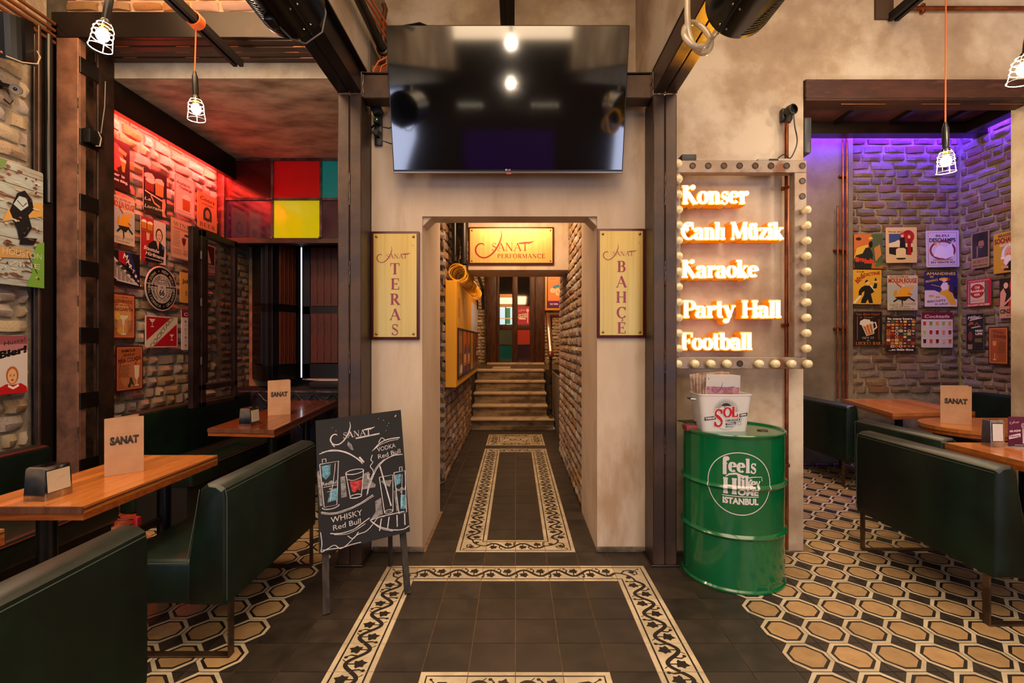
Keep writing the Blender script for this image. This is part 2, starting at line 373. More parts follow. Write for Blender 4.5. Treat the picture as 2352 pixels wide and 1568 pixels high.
    g['V'] = (.92, [(ln(.12, 1, .47, 0), 'T'), (ln(.47, 0, .8, 1), 't'), ft(.12, 1, .28), ft(.8, 1)])
    g['W'] = (1.3, [(ln(.12, 1, .42, 0), 'T'), (ln(.42, 0, .65, 1), 't'), (ln(.62, 1, .9, 0), 'T'), (ln(.9, 0, 1.16, 1), 't'), ft(.12, 1, .26), ft(.64, 1, .26), ft(1.16, 1)])
    g['X'] = (.92, [(ln(.14, 1, .78, 0), 'T'), (ln(.14, 0, .76, 1), 't'), ft(.14), ft(.78, 0, .26), ft(.14, 1, .26), ft(.76, 1)])
    g['Y'] = (.88, [(ln(.12, 1, .44, .45), 'T'), (ln(.44, .45, .76, 1), 't'), (ln(.44, .45, .44, 0), 'T'), ft(.44, 0, .3), ft(.12, 1, .26), ft(.76, 1)])
    g['Z'] = (.8, [(ln(.68, .95, .12, .05), 'T'), (ln(.1, .97, .74, .97), 't'), (ln(.06, .03, .74, .03), 't'), (ln(.1, 1, .1, .74), 't'), (ln(.74, 0, .74, .26), 't')])
    g['Ç'] = (.85, g['C'][1] + [(ln(.48, .02, .5, -.1) + arc(.46, -.18, .1, .08, 60, -120, 8), 't')])
    # lower case and fancy capitals for the channel letters
    def hd(x): return (ln(x - .13, X - .03, x, X - .03), 'f')
    g['a'] = (.66, [(arc(.28, X - .2, .2, .18, 150, 30, 8) + ln(.46, X - .26, .46, .1) + ln(.48, .02, .6, .02), 'N'), (arc(.26, .18, .17, .17, 60, 350, 14) + ln(.44, .2), 'a'), (ln(.13, X - .12, .14, X - .13), 'b')])
    g['b'] = (.7, [(ln(.16, .03, .16, 1), 'T'), (arc(.36, X / 2, .22, X / 2 - .03, 130, -130, 16), 'a'), ft(.06, 1, .18)])
    g['e'] = (.64, [(ln(.12, .4, .5, .4) + arc(.31, X / 2 + .02, .22, X / 2 - .04, 10, 315, 20), 'a')])
    g['i'] = (.36, [(ln(.18, 0, .18, X), 'T'), ft(.18, 0, .32), hd(.14), (ln(.17, .87, .18, .88), 'b')])
    g['ı'] = (.36, [(ln(.18, 0, .18, X), 'T'), ft(.18, 0, .32), hd(.14)])
    g['k'] = (.72, [(ln(.18, 0, .18, 1), 'T'), (ln(.22, .28, .54, X - .04), 't'), (ln(.3, .36, .58, 0), 'T'), ft(.18, 0, .3), ft(.6, 0, .18), ft(.55, X - .02, .24), ft(.08, 1, .18)])
    g['l'] = (.36, [(ln(.18, 0, .18, 1), 'T'), ft(.18, 0, .32), ft(.1, 1, .18)])
    g['n'] = (.74, [(ln(.18, 0, .18, X), 'T'), (ln(.2, .45) + arc(.38, X - .2, .17, .17, 150, 0, 10) + ln(.55, 0), 'N'), ft(.18, 0, .3), ft(.56, 0, .3), hd(.14)])
    g['o'] = (.66, [(arc(.33, X / 2, .23, X / 2 - .03, 90, 450, 22), 'a')])
    g['r'] = (.56, [(ln(.18, 0, .18, X), 'T'), (ln(.2, .42) + arc(.38, X - .22, .17, .18, 160, 70, 8), 'a'), ft(.18, 0, .32), hd(.14), (ln(.43, X - .1, .44, X - .11), 'b')])
    g['s'] = (.52, [(arc(.26, X - .18, .15, .15, 40, 210, 10) + [(.2, .38), (.3, .32)] + arc(.26, .16, .16, .16, 40, -150, 10), 's'), (ln(.42, X, .4, X - .18), 't'), (ln(.07, 0, .09, .18), 't')])
    g['t'] = (.48, [(ln(.2, .95, .2, .16) + arc(.32, .16, .12, .13, 180, 300, 8), 'N'), (ln(.04, X - .03, .42, X - .03), 't')])
    g['u'] = (.74, [(ln(.16, X, .16, .22) + arc(.33, .2, .17, .17, 180, 350, 10), 'N'), (ln(.54, X, .54, 0), 'T'), ft(.6, 0, .2), hd(.14), hd(.5)])
    g['ü'] = (.74, g['u'][1] + [(ln(.24, .84, .25, .85), 'b'), (ln(.48, .84, .49, .85), 'b')])
    g['y'] = (.68, [(ln(.12, X, .34, .05), 'T'), (ln(.56, X, .34, .02, .26, -.16) + arc(.16, -.18, .1, .1, 0, -120, 6), 't'), ft(.12, X, .24), ft(.56, X, .2), (ln(.1, -.2, .11, -.21), 'b')])
    g['z'] = (.62, [(ln(.5, X - .05, .12, .05), 'T'), (ln(.1, X - .03, .55, X - .03), 't'), (ln(.06, .03, .56, .03), 't'), (ln(.1, X, .1, X - .16), 't'), (ln(.55, 0, .57, .18), 't')])
    g['f'] = (.5, [(ln(.2, 0, .2, .78) + arc(.32, .8, .12, .16, 180, 60, 8), 'N'), (ln(.04, X - .06, .4, X - .06), 't'), ft(.2, 0, .3), (ln(.4, .9, .41, .91), 'b')])
    g['Kf'] = (.95, [(ln(.2, 0, .2, 1), 'T'), (ln(.24, .42) + arc(.6, .62, .3, .32, 200, 110, 8) + ln(.62, .9), 't'), (ln(.34, .62, .78, 0), 'T'), ft(.2, 0, .32), ft(.2, 1, .32), ft(.82, 0, .22), (ln(.66, .92, .67, .92), 'b')])
    g['Cf'] = (.86, [(ln(.44, .52) + arc(.52, .66, .17, .16, 220, 60, 10) + arc(.5, .5, .4, .48, 75, 315, 20), 'a'), (ln(.74, .98, .74, .6), 't')])
    return g
G = glyphs()
def adv(txt, sp=.06): return sum((G[c][0] if c in G else .4) + sp for c in txt) - sp
def dens(pts, st=.12):
    out = [pts[0]]
    for a, b in zip(pts, pts[1:]):
        d = math.hypot(b[0] - a[0], b[1] - a[1]); k = max(1, int(d / st))
        for i in range(1, k + 1): out.append((a[0] + (b[0] - a[0]) * i / k, a[1] + (b[1] - a[1]) * i / k))
    return out
def glyph(mb, c, x0, y0, sx, sy, m, tk=.15, tn=.045, grow=0, depth=0, side=None, lift=True):
    """draw one glyph; x0, y0, sx, sy in metres within the frame"""
    if c not in G: return
    pw, ph = mb.pw, mb.ph; mb.pw = mb.ph = 1; s = (sx + sy) / 2
    if lift: mb.lay += 1
    for pts, mode in G[c][1]:
        mb.lay += .4
        P = [(x0 + p[0] * sx, y0 + p[1] * sy) for p in pts]
        if mode == 'b':
            r = tk * .62 * s + grow; q = [(P[0][0] + r * math.cos(a * PI / 6), P[0][1] + r * math.sin(a * PI / 6)) for a in range(12)]
            if isinstance(m, str): m = ink(m)
            mb.add([mb.pt(*p) for p in q], [list(range(12))], m)
            if depth: mb.add([mb.pt(*p) for p in q] + [mb.pt(p[0], p[1], -depth) for p in q], [(i, 12 + i, 12 + (i + 1) % 12, (i + 1) % 12) for i in range(12)], side or m)
            continue
        if mode in 'tTf':
            w = {'t': tn, 'T': tk, 'f': tn * 1.05}[mode] * s
            if mode == 'f': P = [(p[0], min(max(p[1], y0 + w / 2), y0 + sy - w / 2)) if abs(pts[0][1]) < .01 or abs(pts[0][1] - 1) < .01 else p for p in P]
            mb.ribbon(P, w, m, False, depth, side, grow=grow); continue
        P = [(x0 + p[0] * sx, y0 + p[1] * sy) for p in dens(pts)] if mode == 'N' else P
        ws = []; n = len(P)
        for i in range(n):
            a, b = P[max(i - 1, 0)], P[min(i + 1, n - 1)]; d = math.hypot(b[0] - a[0], b[1] - a[1]) or 1
            k = abs(b[1] - a[1]) / d if mode in 'aN' else abs(b[0] - a[0]) / d * (.95 if .3 < (P[i][1] - y0) / sy / (1 if c.isupper() else X) < .7 else .1)
            ws.append((tn + (tk - tn) * k ** 1.4) * s)
        mb.ribbon(P, ws, m, False, depth, side, grow=grow)
    mb.pw, mb.ph = pw, ph
def RT(mb, txt, cx, cy, w, h, m, tk=.15, tn=.045, sp=.08):
    """roman text centred at (cx, cy) in frame fractions, cap height h, width w"""
    a = adv(txt, sp); sx = w * mb.pw / a; sy = h * mb.ph; x = cx * mb.pw - w * mb.pw / 2; y = cy * mb.ph - sy / 2; mb.lay += 1
    for c in txt:
        glyph(mb, c, x, y, sx, sy, m, tk, tn, lift=False); x += ((G[c][0] if c in G else .4) + sp) * sx
def cr(P, k=5):
    o = []
    for i in range(len(P) - 1):
        p0, p1, p2, p3 = P[max(i - 1, 0)], P[i], P[i + 1], P[min(i + 2, len(P) - 1)]
        for j in range(k):
            u = j / k; o.append(tuple(.5 * (2 * b + (c - a) * u + (2 * a - 5 * b + 4 * c - d) * u * u + (3 * b - a - 3 * c + d) * u ** 3) for a, b, c, d in zip(p0, p1, p2, p3)))
    return o + [P[-1]]
def sanat_logo(mb, x, y, w, m, txt='SANAT', lw=.03):
    """the swash word mark; x, y lower-left and w width in metres"""
    pw, ph = mb.pw, mb.ph; mb.pw = mb.ph = 1; s = w
    mb.lay += 1
    sw = [(.44, .50), (.452, .42), (.44, .34), (.40, .24), (.34, .14), (.26, .06), (.17, .02), (.08, .04), (.02, .11), (.02, .19), (.07, .25), (.135, .255), (.16, .22)]
    ws = [.006, .014, .022, .026, .026, .024, .022, .022, .024, .026, .022, .02, .004]
    q = cr([(a, b, c) for (a, b), c in zip(sw, ws)]); mb.ribbon([(x + a * s, y + b * s) for a, b, c in q], [c * s * 1.1 for a, b, c in q], m, False)
    mb.ribbon([(x + a * s, y + b * s) for a, b in [(.74, .262), (.84, .27), (.93, .275), (1.0, .30)]], [v * s for v in (.02, .035, .03, .006)], m, False)
    xx = x + .28 * s; hh = .135 * s; y0 = y + .135 * s
    for c, k in zip(txt, (1, 1, 1, 1, 1)):
        a = G[c][0]; sx = .125 * s / .9
        glyph(mb, c, xx, y0, sx, hh, m, .15, .05, lift=False); xx += (a + .02) * sx
    mb.pw, mb.ph = pw, ph
def W(px, py, d): return Vector(((px - CX) * d / F, d, CZ - (py - CY) * d / F))
# ---------------------------------------------------------------- helpers for laid pieces
Z3 = Vector((0, 0, 1))
def struct(mb, name, label, **k): return tag(mb.build(name, **k), label, None, None, 'structure')
def brick_mesh(seed):
    r = random.Random(seed); nx, nz = 4, 3; vs = []; g = {}
    for k in range(nz):
        for i in range(nx):
            x = -.5 + i / (nx - 1); z = -.5 + k / (nz - 1); e = (i in (0, nx - 1)) + (k in (0, nz - 1))
            y = .5 + r.uniform(-.22, .22) - .35 * e
            g[i, k] = len(vs); vs.append((x * r.uniform(.86, 1.0) + (r.uniform(-.06, .06) if 0 < i < nx - 1 else 0), y, z * r.uniform(.84, 1.0)))
    fs = [(g[i, k], g[i + 1, k], g[i + 1, k + 1], g[i, k + 1])[::-1] for i in range(nx - 1) for k in range(nz - 1)]
    rim = [g[i, 0] for i in range(nx)] + [g[nx - 1, k] for k in range(1, nz)] + [g[i, nz - 1] for i in range(nx - 2, -1, -1)] + [g[0, k] for k in range(nz - 2, 0, -1)]
    b0 = len(vs); n = len(rim)
    for q in rim: vs.append((vs[q][0] * 1.04, -.6, vs[q][2] * 1.06))
    fs += [(rim[i], rim[(i + 1) % n], b0 + (i + 1) % n, b0 + i) for i in range(n)]
    return vs, fs
BV = [brick_mesh(s) for s in range(9)]
_bm = {}
def bmesh_for(k, m):
    if (k, m.name) not in _bm:
        me = bpy.data.meshes.new('brick'); me.from_pydata(BV[k][0], [], BV[k][1]); me.materials.append(m)
        me.polygons.foreach_set('use_smooth', [True] * len(me.polygons)); me.set_sharp_from_angle(angle=math.radians(50)); _bm[k, m.name] = me
    return _bm[k, m.name]
def bricks(parent, O, t, n, t0, t1, z0, z1, mats, course=.078, blen=.2, holes=(), cap=300, deep=.03, seed=3, zlow=None, hbias=.3):
    """lay bricks on the wall through O along t (unit), facing n; beyond the cap they join into one part"""
    r = random.Random(seed); O, t, n = Vector(O), Vector(t).normalized(), Vector(n); L = []
    rz = math.atan2(-n.x, n.y); z = z0; row = 0
    while z < z1 - .03:
        h = course * r.uniform(.92, 1.06); a = t0 - r.uniform(0, blen)
        while a < t1:
            l = (blen * .5 if r.random() < hbias else blen) * r.uniform(.86, 1.12); x0, x1 = max(a, t0), min(a + l, t1); a += l + r.uniform(.012, .030)
            if x1 - x0 < .035: continue
            cx, cz = (x0 + x1) / 2, z + h / 2
            if any(h0 < cx < h1 and g0 < cz < g1 for h0, h1, g0, g1 in holes): continue
            P = O + t * cx; P.z = cz
            L.append((P, x1 - x0, min(h, z1 - z) - r.uniform(.010, .026), r.randrange(9), r.choice(mats), r.uniform(.7, 1.25) * deep, r.uniform(-.03, .03)))
        z += h; row += 1
    L.sort(key=lambda q: (q[0] - Vector((0, 0, CZ))).length)
    for P, l, h, k, m, d, tl in L[:cap]:
        o = bpy.data.objects.new('brick', bmesh_for(k, m)); COL.objects.link(o); o.parent = parent
        o.location = P - parent.location; o.rotation_euler = (0, tl, rz); o.scale = (l, d, h)
    if len(L) > cap:
        mb = MB(); rot = Matrix.Rotation(rz, 4, 'Z')
        for P, l, h, k, m, d, tl in L[cap:]:
            mb.M = Matrix.Translation(P) @ rot @ Matrix.Rotation(tl, 4, 'Y') @ Matrix.Diagonal((l, d, h, 1)); mb.add(BV[k][0], BV[k][1], m, True)
        mb.M = None; tag(mb.build('far_brickwork', parent, ang=50), None, None, None, 'stuff')

# ---------------------------------------------------------------- floor
def tile(kind):
    mb = MB(); a = .0984; z = 0
    base = {'hex': tile_blk, 'plain': tile_blk}.get(kind, tile_wht)
    mb.add([(-a, -a, 0), (a, -a, 0), (a, a, 0), (-a, a, 0), (-a, -a, -.006), (a, -a, -.006), (a, a, -.006), (-a, a, -.006)],
           [(0, 1, 2, 3), (0, 4, 5, 1), (1, 5, 6, 2), (2, 6, 7, 3), (3, 7, 4, 0)], base)
    mb.frame((-.1, -.1, 0), (1, 0, 0), (0, 1, 0), .2, .2); k = tile_ink
    def oct_(h, cx, cy, m):
        h /= .2; cx /= .2; cy /= .2
        mb.poly([(.5 - h + cx, .5 - h), (.5 + h - cx, .5 - h), (.5 + h, .5 - h + cy), (.5 + h, .5 + h - cy), (.5 + h - cx, .5 + h), (.5 - h + cx, .5 + h), (.5 - h, .5 + h - cy), (.5 - h, .5 - h + cy)], m)
    def leaf(x, y, s, a0):
        pts = []
        for i in range(12):
            rr = s * (1.25, .78, 1.0, .66, 1.0, .72, .55, .72, 1.0, .66, 1.0, .78)[i]; an = a0 + i * PI / 6
            pts.append((x + rr * math.cos(an), y + rr * math.sin(an)))
        mb.poly(pts, k)
    if kind == 'hex':
        oct_(.0985, .056, .066, tile_wht); oct_(.0825, .050, .055, k); oct_(.071, .047, .048, tile_tan)
    elif kind == 'border':
        for y in (.14, .86): mb.rect(.006, y - .02, .994, y + .02, k)
        mb.ribbon([(i / 20 * .99 + .005, .5 + .19 * math.sin(2 * PI * i / 20)) for i in range(21)], .0195, k)
        leaf(.25, .40, .155, -PI / 2 + .3); leaf(.75, .60, .155, PI / 2 - .3); mb.ribbon([(.25, .66), (.25, .45)], .007, k); mb.ribbon([(.75, .34), (.75, .55)], .007, k)
        mb.ribbon([(.52, .5), (.56, .66), (.50, .76)], [.010, .009, .004], k); mb.ell(.48, .755, .045, .045, k, 8)
        mb.ribbon([(.03, .5), (.06, .34), (.0 + .02, .25)], [.010, .009, .004], k); mb.ell(.03, .245, .045, .045, k, 8)
        mb.ribbon([(.33, .72), (.40, .8)], .004, k); mb.ribbon([(.83, .28), (.90, .2)], .004, k)
    elif kind == 'corner':
        mb.ribbon(ln(.14, .006, .14, .86, .994, .86), .008, k); mb.ribbon(ln(.86, .006, .86, .14, .994, .14), .008, k)
        mb.ribbon(arc(1.0, .0, .5, .5, 180, 90, 12), .0125, k)
        mb.ribbon([(.52, .2), (.36, .3), (.32, .5), (.42, .66), (.58, .66), (.62, .56)], [.010, .011, .011, .01, .008, .004], k)
        mb.ell(.6, .56, .045, .045, k, 8); leaf(.46, .5, .11, PI * .75); leaf(.78, .36, .1, -PI / 4)
        mb.ribbon([(.36, .6), (.24, .76)], .005, k); mb.ell(.25, .75, .035, .035, k, 8)
    elif kind == 'ornament':
        mb.ribbon(ln(.1, .006, .1, .9, .994, .9), .007, k)
        mb.poly([(.18, .02), (.32, .3), (.6, .5), (.3, .8), (.18, .82)], k); mb.poly([(.24, .2), (.38, .42), (.5, .5), (.3, .7), (.24, .7)], tile_wht)
        mb.poly([(.55, .02), (.98, .02), (.98, .45), (.8, .42), (.6, .2)], k); mb.poly([(.66, .02), (.98, .02), (.98, .34), (.84, .3), (.7, .16)], tile_wht)
        mb.poly([(.8, .02), (.98, .02), (.98, .2)], k)
    if kind not in ('hex', 'plain'): pass
    o = mb.build('floor_tile', local=True); me = o.data; bpy.data.objects.remove(o); return me
TM = {k: tile(k) for k in ('hex', 'plain', 'border', 'corner', 'ornament')}
def lay(parent, L, cap=300):
    L = [q for q in L]; L.sort(key=lambda q: q[0] ** 2 + q[1] ** 2)
    rr = random.Random(5)
    for x, y, k, rz in L[:cap]:
        o = bpy.data.objects.new('floor_tile', TM[k]); COL.objects.link(o); o.parent = parent
        o.location = Vector((x, y, rr.uniform(-.0006, .0004))) - parent.location; o.rotation_euler = (rr.uniform(-.0015, .0015), rr.uniform(-.0015, .0015), rz)
    if len(L) > cap:
        mb = MB()
        for x, y, k, rz in L[cap:]:
            me = TM[k]; mb.M = Matrix.Translation((x, y, 0)) @ Matrix.Rotation(rz, 4, 'Z')
            for i, m in enumerate(me.materials): mb.add([v.co[:] for v in me.vertices], [list(p.vertices) for p in me.polygons if p.material_index == i], m)
        mb.M = None; tag(mb.build('far_floor_tiles', parent), None, None, None, 'stuff')
floor = struct(MB().box((-1.2, -3.9, -.2), (1.2, 7.95, -.0035), grout), 'floor', 'black cement tile floor of the central aisle with vine borders')
floor_l = struct(MB().box((-3.6, -3.9, -.2), (-1.2, 6.3, -.0035), grout), 'floor_left', 'floor of tan hexagon tiles under the booths left of the aisle')
floor_r = struct(MB().box((1.2, -3.9, -.2), (5.4, 6.3, -.0035), grout), 'floor_right', 'floor of tan hexagon tiles right of the green drum')
Ls = []
for j in range(-2, 30):
    y = 1.91 + .2 * j + .1
    for i in range(12):
        x = -1.1 + .2 * i; k, rz = 'plain', 0; ax = abs(x) < .41
        if y > 3.31 and abs(x) > .63 and y < 4.1: continue
        if y > 4.1 and abs(x) > .85: continue
        if y > 7.92: continue
        def ring(x, y, hx, ya, yb):
            # border tile kind for the rectangle |x|<hx, ya<y<yb
            sx = abs(x) > hx - .2; ty = y > yb - .2; by = y < ya + .2
            if abs(x) > hx or y > yb or y < ya: return None
            if sx and ty: return ('corner', 0 if x < 0 else -PI / 2)
            if sx and by: return ('corner', PI / 2 if x < 0 else PI)
            if sx: return ('border', PI / 2 if x < 0 else -PI / 2)
            if ty: return ('border', 0)
            if by: return ('border', PI)
            return None
        q = ring(x, y, .8, -99, 3.11) or ring(x, y, .4, -99, 2.11) or ring(x, y, .4, 3.31, 6.51) or ring(x, y, .4, 6.71, 7.51)
        if q: k, rz = q
        elif abs(x) < .2 and 6.91 < y < 7.31: k, rz = 'ornament', (0 if x < 0 and y > 7.11 else -PI / 2 if y > 7.11 else PI / 2 if x < 0 else PI)
        if abs(x) > (y * 1.1): continue
        Ls.append((x, y, k, rz))
lay(floor, Ls)
lay(floor_l, [(-1.3 - .2 * i, 2.01 + .2 * j, 'hex', 0) for i in range(10) for j in range(-1, 20) if -1.3 - .2 * i > -(2.01 + .2 * j) * 1.06 - .2 and not (-1.3 - .2 * i < -2.9 and 3.35 < 2.01 + .2 * j < 3.9)])
lay(floor_r, [(1.3 + .2 * i, 2.01 + .2 * j, 'hex', 0) for i in range(20) for j in range(-1, 19) if 1.3 + .2 * i < (2.01 + .2 * j) * 1.04 + .2 and not (1.3 + .2 * i < 1.95 and 2.01 + .2 * j > 3.32)
             and not (1.3 + .2 * i > 3.5 and 2.01 + .2 * j < 3.7)])

# ---------------------------------------------------------------- walls
XL, DW = -3.24, 5.45
wl = struct(MB().box((-3.7, -3.9, 0), (XL - .03, 3.47, 4.3), mortar), 'wall_left', 'rough brick wall at the left edge beside the riveted steel column')
bricks(wl, (XL - .015, 0, 0), (0, 1, 0), (1, 0, 0), 2.75, 3.32, .3, 4.2, brick_pale, course=.105, blen=.2, cap=300, seed=1, deep=.035)
wal = struct(MB().box((-3.7, 3.785, 0), (XL - .03, 6.2, 4.3), mortar), 'wall_left_alcove', 'brick wall of the left alcove lit red and hung with tin signs')
bricks(wal, (XL - .015, 0, 0), (0, 1, 0), (1, 0, 0), 3.79, 5.42, .7, 3.4, brick_m, course=.098, blen=.21, cap=300, seed=2, deep=.035, hbias=.45)
bricks(wal, (XL - .015, 0, 0), (0, 1, 0), (1, 0, 0), 5.5, 6.1, .85, 2.5, brick_dk, blen=.2, cap=60, seed=4, deep=.03)
# column behind lintel: infill bricks seen through the battens
struct(MB().box((-3.7, 3.47, 0), (-3.2, 3.785, 3.6), mat('stained_render', '#6a4c30', .8, c2='#1b1410', c3='#3c2a1c', sc=5, lo=.4, hi=.62)), 'wall_left_pier', 'stained render behind the steel column battens')
wu = struct(MB().box((XL, 3.60, 3.665), (-.99, 3.85, 4.3), mat('old_brick_render', '#b07f5c', .9, c2='#a48f7a', sc=3, bump=.5, bsc=25)), 'wall_upper_left', 'old orange brickwork above the left steel lintel')
bricks(wu, (0, 3.585, 0), (1, 0, 0), (0, -1, 0), XL, -1.1, 3.70, 4.2, [brick_m[0], mat('brick_o', '#b5683f', c2='#a58468', **BR)], blen=.22, seed=9, deep=.03)
# alcove ceiling and white fascia, end wall, right wall
struct(MB().box((XL - .02, 3.79, 3.405), (-.98, DW + .1, 3.6), plaster_alcove), 'ceiling_left_alcove', 'smoke-streaked plaster ceiling of the left alcove')
struct(MB().box((-3.05, 3.785, 3.40), (-.99, 3.80, 3.52), white_paint), 'trim_1', 'pale plaster fascia strip below the left lintel')
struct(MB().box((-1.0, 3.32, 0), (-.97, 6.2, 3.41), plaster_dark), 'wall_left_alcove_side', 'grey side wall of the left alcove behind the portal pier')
struct(MB().box((-3.7, 6.25, 0), (-.97, 6.4, 3.6), black_m), 'wall_left_alcove_back', 'black wall behind the shutters of the left bay')
struct(MB().box((-3.24, 5.52, 2.56), (-.98, 6.25, 2.6), black_m), 'ceiling_window_bay', 'dark soffit of the shutter bay')
struct(MB().box((-3.24, 5.8, 0), (-.98, 6.2, .86), black_m).box((-2.4, 5.78, .86), (-.98, 6.1, .93), mat('dark_sill', '#1d1c22', .5), .01), 'trim_2', 'dark boxed sill under the wooden shutters')
struct(MB().prism([(-2.62, 6.12, .93), (-.98, 6.12, .93), (-.98, 5.9, .93), (-2.35, 5.95, .93)], (0, 0, .02), mat('pale_sill', '#b9b0ae', .4)), 'trim_3', 'pale window sill at the foot of the shutters')
# portal wall with its opening
pb = MB()
PX0, PX1, OX0, OX1, OZ = -.961, .868, -.622, .545, 2.234
pb.box((PX0, 3.32, 0), (OX0, 4.10, 3.08), plaster).box((OX1, 3.32, 0), (PX1 + .14, 4.10, 3.08), plaster).box((OX0, 3.32, OZ), (OX1, 3.50, 3.08), plaster)
pb.prism([(OX0, 3.50, OZ), (OX0 + .06, 3.50, OZ), (OX0, 3.50, OZ - .06)], (0, -.16, 0), plaster)
pb.prism([(OX1, 3.50, OZ), (OX1, 3.50, OZ - .06), (OX1 - .06, 3.50, OZ)], (0, -.16, 0), plaster)
struct(pb, 'wall_portal', 'plastered portal wall with a square opening to the corridor')
for x0, x1, nm, lb in ((PX0 + .01, OX0 + .012, 'baseboard_left', 'low worn plinth of the pier under the TERAS sign'), (OX1 - .012, PX1 - .005, 'baseboard_right', 'low worn plinth of the pier under the BAHÇE sign')):
    struct(MB().box((x0, 3.300, 0), (x1, 3.32, .035), mat('grimy_plinth', '#3a2f26', .8, c2='#6f6150', sc=9), .008), nm, lb)
struct(MB().box((-1.0, 3.75, 3.0), (.95, 3.95, 4.3), plaster_wall), 'wall_upper_center', 'ochre plaster wall high above the television')
struct(MB().box((-1.03, -3.9, 3.09), (-.985, 3.75, 4.3), plaster_wall), 'wall_coffer_left', 'plaster side of the raised ceiling left of the television')
struct(MB().box((.905, -3.9, 3.09), (.95, 3.75, 4.3), plaster_wall), 'wall_coffer_right', 'plaster side of the raised ceiling right of the television')
# right wall: sign pier, wall above the opening, jamb
rw = MB().box((.93, 3.33, 0), (1.926, 3.63, 4.3), plaster_wall).box((1.926, 3.33, 3.145), (4.2, 3.63, 4.3), plaster_wall).box((3.465, 3.33, 0), (4.2, 3.48, 3.145), plaster_wall)
struct(rw, 'wall_right', 'mottled plaster wall behind the glowing word sign')
struct(MB().box((1.0, 3.63, 0), (1.95, 5.9, 4.0), plaster_dark), 'wall_right_alcove_side', 'hidden left side of the right alcove')
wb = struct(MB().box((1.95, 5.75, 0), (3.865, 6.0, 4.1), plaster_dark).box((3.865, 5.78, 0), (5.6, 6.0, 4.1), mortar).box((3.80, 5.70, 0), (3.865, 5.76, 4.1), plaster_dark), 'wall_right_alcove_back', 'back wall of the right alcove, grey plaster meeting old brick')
bricks(wb, (0, 5.765, 0), (1, 0, 0), (0, -1, 0), 3.875, 5.13, .8, 3.75, brick_gy, course=.09, blen=.23, seed=21, deep=.026)
wr = struct(MB().box((5.16, 3.63, 0), (5.6, 5.78, 4.1), mortar), 'wall_right_alcove', 'brick side wall of the right alcove washed in violet light')
bricks(wr, (5.145, 0, 0), (0, 1, 0), (-1, 0, 0), 4.95, 5.75, .7, 3.9, brick_gy, course=.09, blen=.2, seed=22, deep=.026, cap=300)
struct(MB().box((1.95, 3.63, 3.80), (5.3, 5.9, 4.1), mat('rusty_deck', '#6b4026', .6, c2='#3a2216', sc=3, bump=.1)), 'ceiling_right_alcove', 'rust-brown deck ceiling of the right alcove')
for x in (2.9, 3.49, 4.09, 4.65):
    one(MB().box((x - .025, 3.7, 3.76), (x + .025, 5.41, 3.80), steel_blk), 'ceiling_joist', 'dark joist under the rust-brown alcove ceiling', 'joist', 'joists under the right alcove ceiling', 'structure')
# corridor shell
wc = struct(MB().box((-1.1, 4.90, 0), (-.72, 7.95, 3.6), mortar), 'wall_corridor_left', 'long brick wall on the left of the corridor')
bricks(wc, (-.705, 0, 0), (0, 1, 0), (1, 0, 0), 4.88, 7.95, 0, 3.2, brick_dk + [brick_m[0]], course=.095, blen=.22, seed=31, deep=.018, cap=220)
bricks(wc, (0, 4.885, 0), (1, 0, 0), (0, -1, 0), -.95, -.69, .02, 3.0, [brick_gy[0], brick_dk[1]], course=.1, blen=.22, seed=32, deep=.04, cap=70)
wd_ = struct(MB().box((.57, 4.10, 0), (1.1, 6.3, 3.6), mortar), 'wall_corridor_right', 'long brick wall on the right of the corridor')
bricks(wd_, (.555, 0, 0), (0, 1, 0), (-1, 0, 0), 4.11, 6.3, 0, 2.7, [brick_m[1], brick_m[2], brick_m[0]], course=.086, blen=.2, seed=33, deep=.018, cap=300)
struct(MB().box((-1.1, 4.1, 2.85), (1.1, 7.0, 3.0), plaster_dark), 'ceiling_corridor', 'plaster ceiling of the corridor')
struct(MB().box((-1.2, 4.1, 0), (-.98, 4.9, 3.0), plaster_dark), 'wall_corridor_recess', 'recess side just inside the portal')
struct(MB().box((-.495, 5.2, 2.146), (.56, 5.75, 2.86), plaster, .006), 'beam_corridor', 'plaster beam across the corridor carrying the SANAT PERFORMANCE sign')
struct(MB().box((-1.8, 7.95, 3.9), (1.8, 11.6, 4.0), plaster_dark), 'ceiling_landing', 'ceiling above the stair landing')
we = struct(MB().box((-1.8, 11.42, .0), (1.8, 11.7, 4.0), mortar), 'wall_landing', 'brick end wall around the landing door')
bricks(we, (0, 11.405, 0), (1, 0, 0), (0, -1, 0), -1.2, -.68, .9, 3.2, brick_m, blen=.22, seed=41, deep=.03, cap=200)
bricks(we, (0, 11.405, 0), (1, 0, 0), (0, -1, 0), .62, 1.4, .9, 3.2, brick_m, blen=.22, seed=42, deep=.03, cap=200)
struct(MB().box((-1.8, 7.95, 0), (-1.2, 11.5, 4), mortar), 'wall_landing_left', 'left side of the landing')
struct(MB().box((1.5, 6.3, 0), (1.8, 11.5, 4), mortar), 'wall_landing_right', 'right side of the landing')
# room shell behind and above the camera
struct(MB().box((-3.7, -3.9, 4.3), (4.3, 4.0, 4.4), plaster_dark), 'ceiling', 'high plaster ceiling of the bar room')
struct(MB().box((4.0, -3.9, 0), (4.2, 3.33, 4.3), plaster_wall), 'wall_room_right', 'right wall of the bar room')
struct(MB().box((-3.7, -4.1, 0), (4.3, -3.9, 4.4), mat('dark_bar', '#3a2c22', .7)), 'wall_room_back', 'wall behind the photographer')
